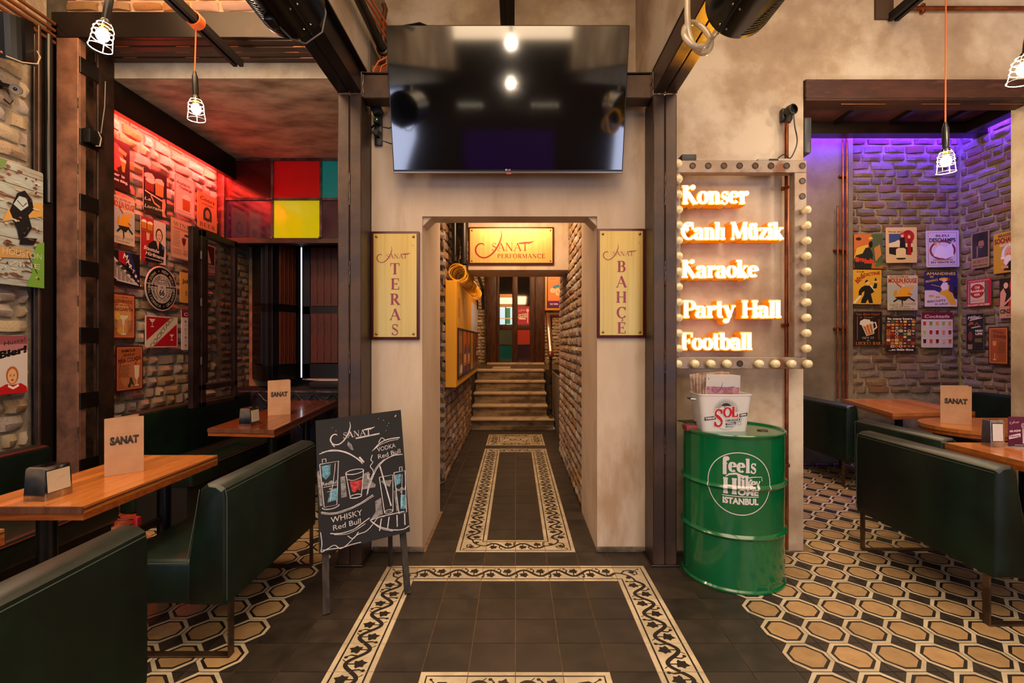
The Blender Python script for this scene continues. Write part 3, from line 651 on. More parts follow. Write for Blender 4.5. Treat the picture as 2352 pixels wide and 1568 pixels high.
# ---------------------------------------------------------------- steel frame
def chan(mb, a, b, m):                                # plain bar between corners
    mb.box(a, b, m)
def weld(mb, pts, r, m): mb.tube(pts, r, m, 5)
weld_m = mat('weld_bead', '#6b5a4c', .5, .6, c2='#3c2d25', sc=30)
def steel_column(x0, x1, lb):
    t = thing('steel_column', lb, 'column', ((x0 + x1) / 2, 3.2, 0), kind='structure'); xm = (x0 + x1) / 2
    for a, b in ((x0, xm - .001), (xm + .001, x1)): MB().box((a, 3.10, 0), (b, 3.30, 2.943), steel, .006, 1).build('channel', t)
    w = MB()
    for z0, z1 in ((2.25, 2.45), (1.75, 1.9), (1.2, 1.35), (.7, .82)): weld(w, [(xm + R.uniform(-.002, .002), 3.099, z0 + (z1 - z0) * i / 8) for i in range(9)], .004, weld_m)
    weld(w, [(x0 + (x1 - x0) * i / 8, 3.098, 2.945 + R.uniform(-.003, .003)) for i in range(9)], .005, weld_m)
    w.build('weld_seam', t)
    MB().box((x0 - .015, 3.085, 0), (x1 + .015, 3.31, .012), steel_blk, .003, 1).build('base_plate', t)
    return t
steel_column(-1.108, -.961, 'double channel steel column left of the television, behind the chalkboard')
steel_column(.858, 1.006, 'double channel steel column between the portal and the green drum')
def long_beam(x0, x1, lb, m):
    t = thing('steel_beam', lb, 'beam', ((x0 + x1) / 2, 1, 2.945), kind='structure'); xm = (x0 + x1) / 2
    for a, b in ((x0, xm - .0015), (xm + .0015, x1)): MB().box((a, -3.8, 2.946), (b, 3.10, 3.09), m, .005, 1).build('channel', t)
    MB().box((x0 - .002, -3.8, 3.09), (x1 + .03 * (1 if x0 < 0 else 0), 3.12, 3.10), steel_blk).build('flange', t)
    return t
long_beam(-1.108, -.961, 'dark steel ceiling beam running toward the viewer left of the television', steel_blk)
long_beam(.858, 1.006, 'steel ceiling beam right of the television, lit yellow by the sign', steel)
t = thing('tie_beam', 'steel cross beam joining the two columns behind the television', 'beam', (0, 3.2, 2.925), kind='structure')
MB().box((-.961, 3.12, 2.925), (.858, 3.24, 3.075), steel, .005, 1).build('web', t)
MB().box((-.961, 3.11, 3.075), (.858, 3.30, 3.083), steel_blk).build('flange', t)
w = MB()
for x in (-.955, .852): weld(w, [(x + R.uniform(-.003, .003), 3.115, 2.93 + .014 * i) for i in range(11)], .007, weld_m)
w.build('weld_seam', t)
# built-up battened column at the left
t = thing('battened_column', 'rusty built-up steel column with batten plates at the left', 'column', (-3.1, 3.6, 0), kind='structure')
MB().box((-3.236, 3.47, 0), (-3.05, 3.482, 3.519), rust, .004, 1).build('front_plate', t)
MB().box((-3.065, 3.484, 0), (-3.05, 3.535, 3.519), rust, .003, 1).build('flange', t)
MB().box((-3.065, 3.635, 0), (-3.05, 3.785, 3.519), mat('rust_plate_dark', '#3c271d', .5, .3, c2='#22160f', sc=4), .003, 1).build('rear_channel', t)
MB().box((-3.236, 3.773, 0), (-3.066, 3.785, 3.519), rust).build('rear_plate', t)
for py in (165, 325, 471, 619, 770, 917, 1066):
    zc = CZ + (784 - py) * 3.58 / F
    MB().box((-3.05, 3.478, zc - .056), (-3.040, 3.632, zc + .056), steel_blk, .002, 1).build('batten', t)
w = MB()
for i in range(7): weld(w, [(-3.05, 3.47, 3.1 - i * .46 - .01 * k) for k in range(8)], .004, weld_m)
w.build('weld_seam', t)
t = thing('wall_channel', 'black steel channel between the left brick wall and the rusty column', 'channel', (-3.22, 3.4, 0), kind='structure')
MB().box((-3.239, 3.325, 0), (-3.215, 3.468, 3.519), steel_blk, .004, 1).build('web', t)
MB().box((-3.215, 3.325, 0), (-3.185, 3.345, 3.519), steel, .004, 1).build('flange', t)
MB().cyl((-3.2, 3.41, 2.35), (-3.2, 3.41, 3.5), .02, black, 12).build('conduit', t)
# lintels
t = thing('steel_lintel', 'stack of dark steel beams spanning the left alcove', 'lintel', (-2.1, 3.6, 3.519), kind='structure')
MB().box((-3.24, 3.47, 3.519), (-1.0, 3.50, 3.70), steel_blk, .004, 1).build('front_beam', t)
for i in range(4):
    y = 3.505 + i * .07; MB().box((-3.05, y, 3.519 - .006 * (i % 2)), (-1.0, y + .064, 3.69), mat('rust_flange', '#35231b', .4, .3, c2='#4a2a20', sc=5, stretch=(.3, 1, 1)), .004, 1).build('flange', t)
w = MB()
for i in range(3):
    for k in range(5):
        x = -2.9 + k * .42 + R.uniform(-.05, .05); weld(w, [(x + .02 * j, 3.572 + .07 * i, 3.517) for j in range(6)], .004, mat('bright_weld', '#a0643c', .4, .6))
w.build('weld_seam', t)
t = thing('steel_lintel', 'rust-red steel lintel over the violet alcove at the right', 'lintel', (3, 3.4, 3.02), kind='structure')
MB().box((1.93, 3.31, 3.02), (4.1, 3.34, 3.145), rust_red, .004, 1).build('face_plate', t)
MB().box((1.93, 3.31, 3.005), (4.1, 3.46, 3.02), mat('rust_under', '#4b2a1c', .5, .3, c2='#2c1a12', sc=4, stretch=(.4, 1, 1)), .003, 1).build('bottom_flange', t)
w = MB()
for x0, x1 in ((2.2, 2.5), (2.74, 3.0), (3.2, 3.45)): weld(w, [(x0 + (x1 - x0) * k / 8, 3.36, 3.003) for k in range(9)], .003, mat('bright_weld', '#a0643c', .4, .6))
w.build('weld_seam', t)
# ledges that hide the coloured led strips
one(MB().box((-3.12, 3.79, 3.17), (-3.06, DW, 3.40), steel_blk, .004, 1), 'led_ledge', 'dark ledge hiding the red light above the left brick wall', 'ledge', kind='structure')
t = thing('led_ledge', 'black ledge hiding the violet light around the right alcove', 'ledge', (4, 5.6, 3.7), kind='structure')
MB().box((1.96, 5.42, 3.67), (5.15, 5.57, 3.79), steel_blk, .004, 1).build('back_rail', t)
MB().box((4.90, 3.7, 3.67), (5.03, 5.42, 3.79), steel_blk, .004, 1).build('side_rail', t)
red_s, vio_s = glow('#ff2a3c', 6), glow('#7a3cff', 5)
one(MB().box((-3.145, 3.85, 3.23), (-3.125, 5.4, 3.24), red_s), 'led_strip', 'red light strip along the top of the left brick wall', 'light strip')
one(MB().box((2.0, 5.58, 3.78), (4.85, 5.60, 3.79), vio_s), 'led_strip', 'violet light strip along the back of the right alcove', 'light strip')
one(MB().box((5.04, 3.9, 3.78), (5.06, 5.5, 3.79), vio_s), 'led_strip', 'violet light strip along the side of the right alcove', 'light strip')
lamp('red_led_light', 'AREA', (-3.135, 4.62, 3.222), 70, '#ff4038', .03, 1.5)
bpy.data.objects['red_led_light'].rotation_euler = (0, math.radians(32), 0)
lamp('violet_led_back', 'AREA', (3.9, 5.62, 3.775), 52, '#5a28ff', 2.6, .04); bpy.data.objects['violet_led_back'].rotation_euler = (math.radians(45), 0, 0)
lamp('violet_led_side', 'AREA', (5.06, 4.7, 3.775), 40, '#5a28ff', .04, 1.6); bpy.data.objects['violet_led_side'].rotation_euler = (0, math.radians(-45), 0)

# ---------------------------------------------------------------- left alcove window
def PXZ(px, d): return (px - CX) * d / F
xs = [-3.19, -2.66, -2.13, -1.60, -1.07]
fr = mat('window_steel', '#5a4a46', .45, .5, c2='#2f2422', sc=8)
t = thing('window_1', 'steel transom window of coloured glass squares at the end of the left alcove', 'window', (-2.1, DW, 2.5), kind='structure')
def cg(n, h, r=.12): return mat(n, h, r, coat=.3, spec=.6, emit=h, es={'glass_yellow': .45, 'glass_teal': .35, 'glass_red': .12}.get(n, .05))  # pane emission stands in for daylight coming through the glass
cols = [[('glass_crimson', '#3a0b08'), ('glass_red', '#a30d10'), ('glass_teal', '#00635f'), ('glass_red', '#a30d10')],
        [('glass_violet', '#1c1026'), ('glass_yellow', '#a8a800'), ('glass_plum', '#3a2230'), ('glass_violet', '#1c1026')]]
for r, (z0, z1) in enumerate(((2.97, 3.38), (2.53, 2.945))):
    for i in range(4): MB().box((xs[i] + .012, DW + .005, z0), (xs[i + 1] - .012, DW + .012, z1), cg(*cols[r][i])).build('pane', t)
f = MB()
for x in xs: f.box((x - .013, DW - .012, 2.52), (x + .013, DW + .012, 3.40), fr)
for z in (2.957, 3.39): f.box((-3.2, DW - .014, z - .013), (-.98, DW + .014, z + .013), fr)
f.box((-3.24, DW - .03, 2.47), (-.98, DW + .03, 2.528), steel, .004, 1)
f.build('frame', t)
w = MB()
for x in xs: w.sphere((x, DW - .02, 2.957), .014, weld_m, 8, 5).sphere((x, DW - .03, 2.53), .018, weld_m, 8, 5)
w.build('weld_seam', t)
struct(MB().box((-3.24, DW - .04, 2.53), (-3.17, DW + .04, 3.4), rust_red, .006), 'window_frame_left', 'rusted steel jamb left of the coloured transom')
struct(MB().box((-3.24, DW + .2, 2.5), (-.98, DW + .24, 3.4), mat('dark_backing', '#15100d', .6)), 'wall_transom_back', 'dark space behind the coloured transom')
# open casement in front of the brick wall
t = thing('open_casement', 'open black steel casement window folded back against the left brick wall', 'window', (-2.70, 4.45, .88))
Xc = -2.70; ya, yb = 4.25, 4.80
wf = mat('casement_paint', '#1d0f0d', .35, .3, c2='#31201c', sc=6)
m = MB()
m.box((Xc - .02, ya, .84), (Xc + .02, ya + .065, 2.36), wf, .005, 1).box((Xc - .02, yb - .05, .84), (Xc + .02, yb, 2.36), wf, .005, 1)
m.box((Xc - .02, ya, 2.30), (Xc + .02, yb, 2.36), wf, .005, 1).box((Xc - .02, ya, .98), (Xc + .02, yb, 1.03), wf, .005, 1).box((Xc - .02, ya, .84), (Xc + .02, yb, .88), wf, .005, 1)
m.build('frame', t)
MB().box((Xc - .012, ya + .09, 1.04), (Xc + .012, ya + .10, 2.29), wf).build('glazing_bar', t)
MB().box((Xc - .003, ya + .06, 1.02), (Xc + .003, yb - .04, 2.31), mat('window_glass', '#1c1b20', .03, trans=.0, alpha=.28, spec=.8)).build('pane', t)
MB().box((Xc - .02, ya - .12, .84), (Xc + .02, ya - .04, 2.36), wf, .004, 1).box((Xc - .02, ya - .04, .84), (Xc + .0, ya, 2.36), black_m).build('folded_leaf', t)
for z in (1.2, 1.7, 2.1): MB().cyl((Xc + .02, ya - .005, z), (Xc + .02, ya - .005, z + .07), .009, fr, 8).build('hinge', t)
# shutters
def leaf(a, b, lb, nm='folding_shutter', plain=False):
    a, b = Vector(a), Vector(b); u = (b - a).normalized(); n = Vector((u.y, -u.x, 0)); L = (b - a).length
    t = thing(nm, lb, 'shutter', (a + b) / 2)
    mt = Matrix(((u.x, -n.x, 0, a.x), (u.y, -n.y, 0, a.y), (0, 0, 1, 0), (0, 0, 0, 1)))
    m = MB(); m.M = mt; z0, z1 = .95, 2.55
    m.box((0, -.02, z0), (.10, .02, z1), black, .003, 1).box((L - .10, -.02, z0), (L, .02, z1), black, .003, 1)
    for q0, q1 in ((z0, z0 + .18), (1.73, 1.83), (z1 - .02, z1)): m.box((0, -.02, q0), (L, .02, q1), black, .003, 1)
    m.build('frame', t)
    for q0, q1 in ((1.14, 1.74), (1.83, 2.54)):
        k = 4
        for i in range(k):
            w0 = .11; ww = (L - 2 * w0) / k
            p = MB(); p.M = mt; p.box((w0 + i * ww + .001, -.035, q0), (w0 + (i + 1) * ww - .001, -.018, q1), black if plain else wood_panel, .002, 1); p.build('panel_board', t)
    return t
leaf((-3.20, 6.08, 0), (-2.79, 5.58, 0), 'plain dark shutter leaf folded against the brick jamb', plain=True)
leaf((-2.745, 5.58, 0), (-2.635, 6.07, 0), 'shutter leaf standing nearly edge-on left of the slit of daylight')
leaf((-2.60, 6.08, 0), (-2.05, 6.08, 0), 'wide shutter leaf with wooden panels right of the slit of daylight')
leaf((-2.03, 6.08, 0), (-1.48, 6.08, 0), 'shutter leaf mostly hidden behind the steel column')
one(MB().box((-2.626, 6.085, .96), (-2.608, 6.09, 2.55), glow('#f3f6ff', 1.2)), 'daylight_slit', 'bright slit of daylight between two shutter leaves', 'light')
struct(MB().box((-3.24, 6.05, .86), (-3.0, 6.1, 2.55), mat('pale_render', '#8b7355', .9, c2='#6b533a', sc=8)), 'trim_4', 'pale rendered edge of the brick jamb beside the shutters')
# iron railing below the window
t = thing('iron_railing', 'cast iron railing of hexagon scrolls below the shutters', 'railing', (-2, 5.46, .5))
iron = mat('bare_iron', '#6b6d78', .35, .8, c2='#2b2b30', sc=10)
MB().box((-3.15, 5.44, .835), (-1.0, 5.465, .86), iron, .004, 1).box((-3.15, 5.44, .20), (-1.0, 5.465, .22), iron).build('rail', t)
for i in range(10):
    x = -2.93 + i * .205; m = MB()
    for zc in (.72, .50, .28):
        pass
    m.tube([(x - .09, 5.452, .83), (x - .03, 5.452, .76), (x, 5.452, .745), (x + .03, 5.452, .76), (x + .09, 5.452, .83)], .0085, iron, 6)
    m.tube([(x, 5.452, .745), (x, 5.452, .68)], .0085, iron, 6)
    m.tube([(x - .10, 5.452, .54), (x - .09, 5.452, .60), (x - .03, 5.452, .67), (x, 5.452, .68), (x + .03, 5.452, .67), (x + .09, 5.452, .60), (x + .10, 5.452, .54), (x + .03, 5.452, .44), (x - .03, 5.452, .44)], .0085, iron, 6, closed=True)
    m.tube([(x, 5.452, .44), (x, 5.452, .22)], .0085, iron, 6)
    m.build('scroll', t)
struct(MB().box((-3.24, 5.5, 0), (-.98, 5.8, .8), mat('dark_plinth', '#16181d', .6)), 'wall_window_plinth', 'dark plinth behind the iron railing')

# ---------------------------------------------------------------- stairs, landing and door at the end of the corridor
t = thing('staircase', 'worn marble stairs at the end of the corridor', 'stairs', (-.1, 8.4, 0))
for k in range(5):
    z = .178 * (k + 1); y = 7.85 + .28 * k; x0, x1 = (-.715, .53) if k else (-.72, .62)
    MB().box((x0 + .02, y + .03, z - .178), (x1 - .02, y + .34, z - .035), mat('worn_riser', '#9c876d', .7, c2='#5d4c3a', sc=3, stretch=(1, 1, 3), bump=.1)).build('riser', t)
    MB().box((x0, y - .01, z - .035), (x1, y + .36, z), marble, .014, 3).build('tread', t)
struct(MB().box((-1.2, 9.12, 0), (1.5, 11.42, .885), mat('landing_tiles', '#3a2c20', .4, c2='#55432f', sc=3)), 'floor_landing', 'dark landing floor at the top of the stairs')
struct(MB().box((-.45, 9.5, .885), (-.1, 10.2, .887), mat('worn_patch', '#a58a66', .5)), 'trim_5', 'pale worn tiles on the landing')
struct(MB().box((.63, 6.3, 0), (.66, 9.0, .88), plaster_dark), 'wall_stair_side', 'grey stringer wall right of the stairs')
t = thing('stair_railing', 'wooden handrail on a twisted iron post at the stair foot', 'railing', (.58, 8.0, 0))
hr = mat('handrail_wood', '#7b3a20', .3, c2='#5a2614', sc=5, coat=.4)
MB().lathe([(.03, 0), (.04, .02), (.022, .06), (.026, .12), (.018, .16)] + [(.018 + .006 * (i % 2), .16 + i * .03) for i in range(26)] + [(.02, .95), (.026, .98)], (.56, 7.93, .19), mat('black_brass', '#2a2014', .3, .8, c2='#7b6232', sc=12), 12).build('post', t)
MB().tube([(.56, 7.93, 1.17), (.57, 8.0, 1.2), (.575, 8.5, 1.55), (.58, 9.0, 1.88), (.60, 9.4, 1.89), (1.2, 9.4, 1.89)], .045, hr, 10).build('handrail', t)
MB().lathe([(.0, -.06), (.03, -.05), (.055, -.02), (.05, .02), (.03, .05), (.0, .06)], (.56, 7.93, 1.19), hr, 14).build('newel_cap', t)
for x, y, z0, z1 in ((.68, 9.4, .885, 1.87), (.95, 9.4, .885, 1.87)): MB().cyl((x, y, z0), (x, y, z1), .012, steel_blk, 8).build('baluster', t)
# door
dw = mat('door_wood', '#33190e', .5, c2='#2a150c', c3='#4a2a18', sc=3, stretch=(6, 6, .7), spec=.3)
t = thing('door_1', 'tall dark wooden door with glass panes and coloured lower panels on the landing', 'door', (0, 11.3, .885), kind='structure')
Y = 11.34
def dx(px): return (px - CX) * Y / F
def dz(py): return CZ + (CY - py) * Y / F
m = MB()
for a, b in ((1117, 1140), (1229, 1251)): m.box((dx(a), Y - .05, .885), (dx(b), Y + .05, 3.3), dw, .008)
m.build('pilaster', t)
m = MB()
for a, b in ((1140, 1147), (1176.5, 1189), (1217, 1229)): m.box((dx(a), Y - .02, .885), (dx(b), Y + .03, 3.3), dw, .006)
for a, b in ((745, 757), (790, 793), (828, 838)): m.box((dx(1140), Y - .016, dz(b)), (dx(1229), Y + .03, dz(a)), dw, .006)
m.build('frame', t)
for (a, b, c, d_, mm) in ((1145, 1181, 757, 791, cg('pane_green', '#3c4218')), (1184, 1221, 757, 791, cg('pane_orange', '#9a3206')), (1145, 1181, 793, 828, cg('pane_teal', '#06463f')), (1184, 1221, 793, 828, cg('pane_plum', '#2d1a20'))):
    MB().box((dx(a), Y - .005, dz(d_)), (dx(b), Y + .005, dz(c)), mm).build('coloured_pane', t)
for a, b in ((1148, 1177), (1189, 1216)): MB().box((dx(a), Y - .002, dz(746)), (dx(b), Y + .002, 3.3), mat('dark_glass', '#16110f', .05, spec=.9)).build('glass_pane', t)
m = MB().frame((dx(1148), Y - .006, dz(746)), (1, 0, 0), (0, 0, 1), dx(1177) - dx(1148), dz(632) - dz(746))
m.rect(0, .0, 1, .36, glow('#9fc4d8', .8)); m.rect(.42, .0, .5, .36, '#20302a'); m.rect(.5, .02, .82, .34, glow('#2f6a42', .6)); m.rect(0, .12, 1, .14, '#e8e4da'); m.rect(0, .36, 1, .42, '#b58a5c'); m.rect(0, .55, 1, .62, '#c99a6a')
m.build('view_through_glass', t)
m = MB().frame((dx(1189), Y - .006, dz(746)), (1, 0, 0), (0, 0, 1), dx(1216) - dx(1189), dz(703) - dz(746))
m.rect(0, 0, 1, 1, '#a01c3c'); sanat_logo(m, .02, .30, .16, white_pr); T(m, 'HER AKŞAM', .42, .56, .7, .07, '#f4eadf', ang=.12); T(m, 'KARAOKE', .42, .44, .75, .11, '#f4eadf', ang=.12)
m.rect(.12, .3, .7, .36, '#f4eadf'); m.ribbon([(.85, .75), (.85, .1)], .012, '#f4eadf'); m.ell(.84, .78, .12, .09, '#d8b0a0')
one(m, 'karaoke_poster', 'crimson karaoke poster behind the glass of the landing door', 'poster')
struct(MB().box((dx(1120), Y - .3, .885), (dx(1249), Y - .02, .925), marble, .006), 'trim_6', 'worn stone threshold of the landing door')
m = MB().box((dx(1251.5), Y - .06, dz(713)), (dx(1300), Y - .02, dz(630)), mat('poster_frame_wood', '#c98a3a', .4), .006)
m.box((dx(1256), Y - .065, dz(707)), (dx(1296), Y - .055, dz(634)), black)
m.frame((dx(1258), Y - .066, dz(705)), (1, 0, 0), (0, 0, 1), dx(1294) - dx(1258), dz(636) - dz(705))
m.rect(0, 0, 1, 1, '#e0824a'); m.rect(0, 0, 1, .2, '#5a1468'); T(m, '90', .48, .5, .7, .22, '#f2c6a0', .06); m.poly([(.3, .68), (.7, .75), (.75, .66), (.35, .6)], '#2f7fb5'); T(m, 'sanat', .3, .93, .3, .03, '#7a2a2a'); T(m, 'her hafta', .4, .1, .5, .05, '#f2e6dc')
one(m, 'framed_poster', 'orange framed party poster beside the landing door', 'poster')
# ---------------------------------------------------------------- booths
def booth(lb, loc, L, rz=0, H=.775, grp=None, seat_d=.53):
    t = thing('booth_sofa', lb, 'sofa', loc, rz, grp)
    m = MB(); pr = [(-.002, .25), (0, .30), (0, .72), (-.006, H - .018), (-.03, H), (-.085, H + .004), (-.112, H - .02), (-.125, .66), (-.165, .44), (-.165, .25)]
    n = len(pr); vs = []; ys = [0, .012, L - .012, L]
    for k, y in enumerate(ys):
        s = .012 if k in (0, 3) else 0
        for x, z in pr: vs.append((x + (s if x < -.08 else -s), y, z + (s if z < .3 else -s)))
    q = [[(k * n + i, k * n + (i + 1) % n, (k + 1) * n + (i + 1) % n, (k + 1) * n + i) for i in range(n)] for k in range(3)]
    top = [3, 4]
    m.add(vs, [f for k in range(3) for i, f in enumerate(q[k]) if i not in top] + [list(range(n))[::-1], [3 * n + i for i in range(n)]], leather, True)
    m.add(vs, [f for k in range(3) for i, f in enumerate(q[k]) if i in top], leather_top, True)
    m.build('backrest', t, local=True, ang=50)
    MB().box((-seat_d, .004, .25), (-.15, L - .004, .445), leather, .025, 3).build('seat', t, local=True)
    m = MB(); st = mat('stitching', '#3c4a3e', .7)
    m.tube([(.001, .01, .27), (.001, .01, .72), (-.006, .008, H - .016)], .0022, st, 4).tube([(-.002, .01, H - .03), (-.002, L - .01, H - .03)], .0018, st, 4)
    m.tube([(-.115, .004, H - .02), (-.13, .004, .66), (-.168, .002, .445)], .002, st, 4)
    m.tube([(-.168, .003, .432), (-seat_d + .02, .003, .432)], .002, st, 4)
    m.build('seam', t, local=True)
    for y in (.035, L - .075):
        MB().box((-.012, y, .004), (-.004, y + .042, .252), zip_steel, .002, 1).box((-seat_d + .02, y, .0), (-.004, y + .042, .008), zip_steel, .002, 1).box((-seat_d + .02, y, .004), (-seat_d + .028, y + .042, .252), zip_steel, .002, 1).build('sled_leg', t, local=True)
    return t
booth('green leather booth sofa in the near left corner, seen from its back', (-1.245, .72, 0), .975)
booth('green leather booth sofa beside the chalkboard, its end panel toward the viewer', (-1.262, 2.165, 0), .985)
booth('large green leather booth sofa on sled legs right of the drum', (2.325, 3.40, 0), .99, PI, .79)
booth('green leather booth sofa at the back of the right alcove, showing its back and end', (3.15, 5.66, 0), .92, PI, .79)
booth('low green booth sofa whose crest shows behind the large right sofa, by the rounded table', (2.86, 4.20, 0), .86, PI, .745, seat_d=.5)
def bench(lb, x0, x1, xs_, y0, y1, H, side=1):
    t = thing('wall_bench', lb, 'bench', ((x0 + x1) / 2, (y0 + y1) / 2, 0))
    MB().box((x0, y0, .1), (x1, y1, H), leather, .03, 4).build('backrest', t)
    MB().box((x1 - .02 * side, y0 + .005, .30), (xs_, y1 - .005, .445), leather, .03, 4).build('seat', t)
    MB().tube([(xs_, y0 + .02, .425), (xs_, y1 - .02, .425)], .004, mat('maroon_piping', '#5a1d16', .5), 5).build('piping', t)
    MB().box((x1, y0 + .02, 0), (xs_ - .05 * side, y1 - .02, .31), black_m).build('plinth', t)
    return t
bench('green leather wall bench at the left edge behind the near table', -2.975, -2.845, -2.42, 1.2, 3.06, .77)
bench('green leather wall bench inside the left alcove below the tin signs', -2.97, -2.85, -2.42, 3.72, 5.38, .858)
bench('dark green bench along the brick side wall of the right alcove', 5.12, 4.98, 4.55, 4.1, 5.45, .85, -1)

# ---------------------------------------------------------------- tables
def table(lb, P, Zt, wood, legs, nst=9, strip=True, th=.056, bar=None):
    """P = near-left, near-right, far-right, far-left corners"""
    P = [Vector((p[0], p[1], 0)) for p in P]; c = sum(P, Vector()) / 4
    t = thing('wooden_table', lb, 'table', (c.x, c.y, 0))
    a0, a1, b1, b0 = P; e = .02
    for i in range(nst):
        u, v = i / nst, (i + 1) / nst
        q = [a0.lerp(a1, u), a0.lerp(a1, v), b0.lerp(b1, v), b0.lerp(b1, u)]
        g = .0006; dx_ = Vector((g, 0, 0))
        poly = [q[0] + dx_ + Z3 * (Zt - .03), q[1] - dx_ + Z3 * (Zt - .03), q[2] - dx_ + Z3 * (Zt - .03), q[3] + dx_ + Z3 * (Zt - .03)]
        MB().prism(poly, (0, 0, .03 - (0 if i % 2 else .0003)), wood).build('stave', t)
    m = MB(); lo = [p.copy() for p in P]
    for p in lo: p.z = Zt - th
    m.prism(lo, (0, 0, th - .031), wood_edge); m.build('edge_board', t)
    if strip:
        m = MB(); d = (a1 - a0).normalized(); n = Vector((d.y, -d.x, 0))
        m.obox((a0 + a1) / 2 + n * .003 + Z3 * (Zt - .015), (a1 - a0) / 2, n * .004, Z3 * .0135, wood_strip); m.build('nosing', t)
    d = (b1 - a1).normalized(); n = Vector((d.y, -d.x, 0)); m = MB()
    m.tube([a1 + n * .0 + Z3 * (Zt - .012), b1 + n * .0 + Z3 * (Zt - .012)], .0035, mat('edge_groove', '#4a1f0c', .5), 5); m.build('edge_groove', t)
    for x, y in legs:
        m = MB(); m.cyl((x, y, .02), (x, y, Zt - th), .034, black, 20); m.box((x - .11, y - .03, Zt - th - .012), (x + .11, y + .03, Zt - th), black); m.build('post', t)
        m = MB(); m.box((x - .2, y - .035, 0), (x + .2, y + .035, .022), black, .006); m.build('foot', t)
    if bar: MB().box(*bar, mat('painted_bar', '#2c2422', .4), .004).build('stretcher', t)
    return t
table('honey-coloured wooden table at the left with a napkin dispenser and menu', [(-2.178, 1.965), (-1.706, 1.965), (-1.706, 2.850), (-2.178, 2.850)], .75, wood_a, [(-1.93, 2.05), (-1.92, 2.72)], bar=((-1.935, 2.06, .42), (-1.905, 2.70, .455)))
table('corner of a wooden table cut by the lower left edge', [(-2.22, .9), (-1.776, .9), (-1.776, 1.730), (-2.22, 1.730)], .75, wood_a, [(-2.0, 1.2)])
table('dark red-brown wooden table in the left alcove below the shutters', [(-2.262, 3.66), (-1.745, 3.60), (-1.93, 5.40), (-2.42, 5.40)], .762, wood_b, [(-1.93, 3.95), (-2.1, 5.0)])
table('orange wooden table at the right edge carrying a tent card', [(2.735, 2.0), (3.42, 2.0), (3.42, 3.205), (2.765, 3.205)], .75, wood_a, [(3.08, 2.4), (3.08, 3.0)], strip=False)
table('angular corner table against the brick wall of the right alcove', [(3.41, 4.50), (4.25, 4.60), (4.45, 5.66), (3.72, 5.66)], .75, wood_a, [(3.85, 5.0)], strip=False, nst=8)
# rounded table
t = thing('round_ended_table', 'round-ended wooden table carrying a menu in the right alcove', 'table', (3.6, 3.9, 0))
o_ = [(3.60 + .37 * math.cos(a), 3.87 + .37 * math.sin(a)) for a in [math.radians(90 + i * 12) for i in range(16)]] + [(4.3, 3.50), (4.3, 4.24)]
m = MB(); m.prism([(x, y, .722) for x, y in o_], (0, 0, .028), wood_a); m.build('top', t)
m = MB(); m.prism([(3.6 + (x - 3.6) * .985, 3.87 + (y - 3.87) * .985, .694) for x, y in o_], (0, 0, .026), wood_edge); m.build('edge_board', t)
m = MB(); m.cyl((3.72, 3.87, .02), (3.72, 3.87, .7), .035, black, 20); m.build('post', t)
m = MB(); m.cyl((3.72, 3.87, 0), (3.72, 3.87, .02), .2, black, 28); m.build('foot', t)
# red crate under the left table
one(MB().box((-2.24, 2.86, .0), (-2.16, 2.94, .02), black).box((-2.225, 2.885, .02), (-2.19, 2.92, .38), mat('red_plastic', '#c81e1e', .4), .01), 'red_crate', 'red box glimpsed in the dark under the left table', 'box')

# ---------------------------------------------------------------- things on the tables
def dispenser(lb, loc, rz, s=1.0, paper='#c9b89b', dims=None):
    t = thing('napkin_dispenser', lb, 'napkin dispenser', loc, rz, 'napkin dispensers on the tables')
    w, d, h = dims or (.047 * s, .06 * s, .135 * s); m = MB(); secs = []
    for z, k in ((0, 1), (.02, .99), (h * .9, .84), (h * .965, .81), (h, .70)):
        secs.append([(x * k, y * (1 if z < h * .9 else k / .84 * .98), z) for x, y in ((-w, -d), (w * .96, -d), (w, -d + .006), (w, d - .006), (w * .96, d), (-w, d))])
    n = 6; vs = [v for q in secs for v in q]
    m.add(vs, [(k * n + i, k * n + (i + 1) % n, (k + 1) * n + (i + 1) % n, (k + 1) * n + i) for k in range(4) for i in range(n)] + [list(range(n))[::-1], [4 * n + i for i in range(n)]], chrome, True)
    m.build('case', t, local=True, ang=25)
    def face(x0, q0, q1, z0, z1, mm, nm):
        a = lambda z: w * (1 - .16 * z / (h * .9)) + x0
        mb = MB(); mb.add([(a(z0), q0, z0), (a(z0), q1, z0), (a(z1), q1, z1), (a(z1), q0, z1), (a(z0) - .004, q0, z0), (a(z0) - .004, q1, z0), (a(z1) - .004, q1, z1), (a(z1) - .004, q0, z1)],
                          [(0, 1, 2, 3), (0, 4, 5, 1), (1, 5, 6, 2), (2, 6, 7, 3), (3, 7, 4, 0)], mm); mb.build(nm, t, local=True)
    face(.0015, -d + .008, d - .008, h * .2, h * .89, black, 'slot'); face(.003, -d + .011, d - .011, h * .22, h * .86, mat('paper_' + paper[1:], paper, .9, bump=.3, bsc=30), 'napkins')
    return t
dispenser('chrome napkin dispenser on the near left table', (-1.955, 2.085, .7505), math.radians(-3))
dispenser('chrome napkin dispenser with red-lit lid on the alcove table', (-2.03, 3.80, .7625), math.radians(-4))
dispenser('chrome napkin dispenser with gold edges beside the tent card', (2.975, 3.10, .7505), math.radians(-96), 1, '#cfcac4', (.036, .040, .165))
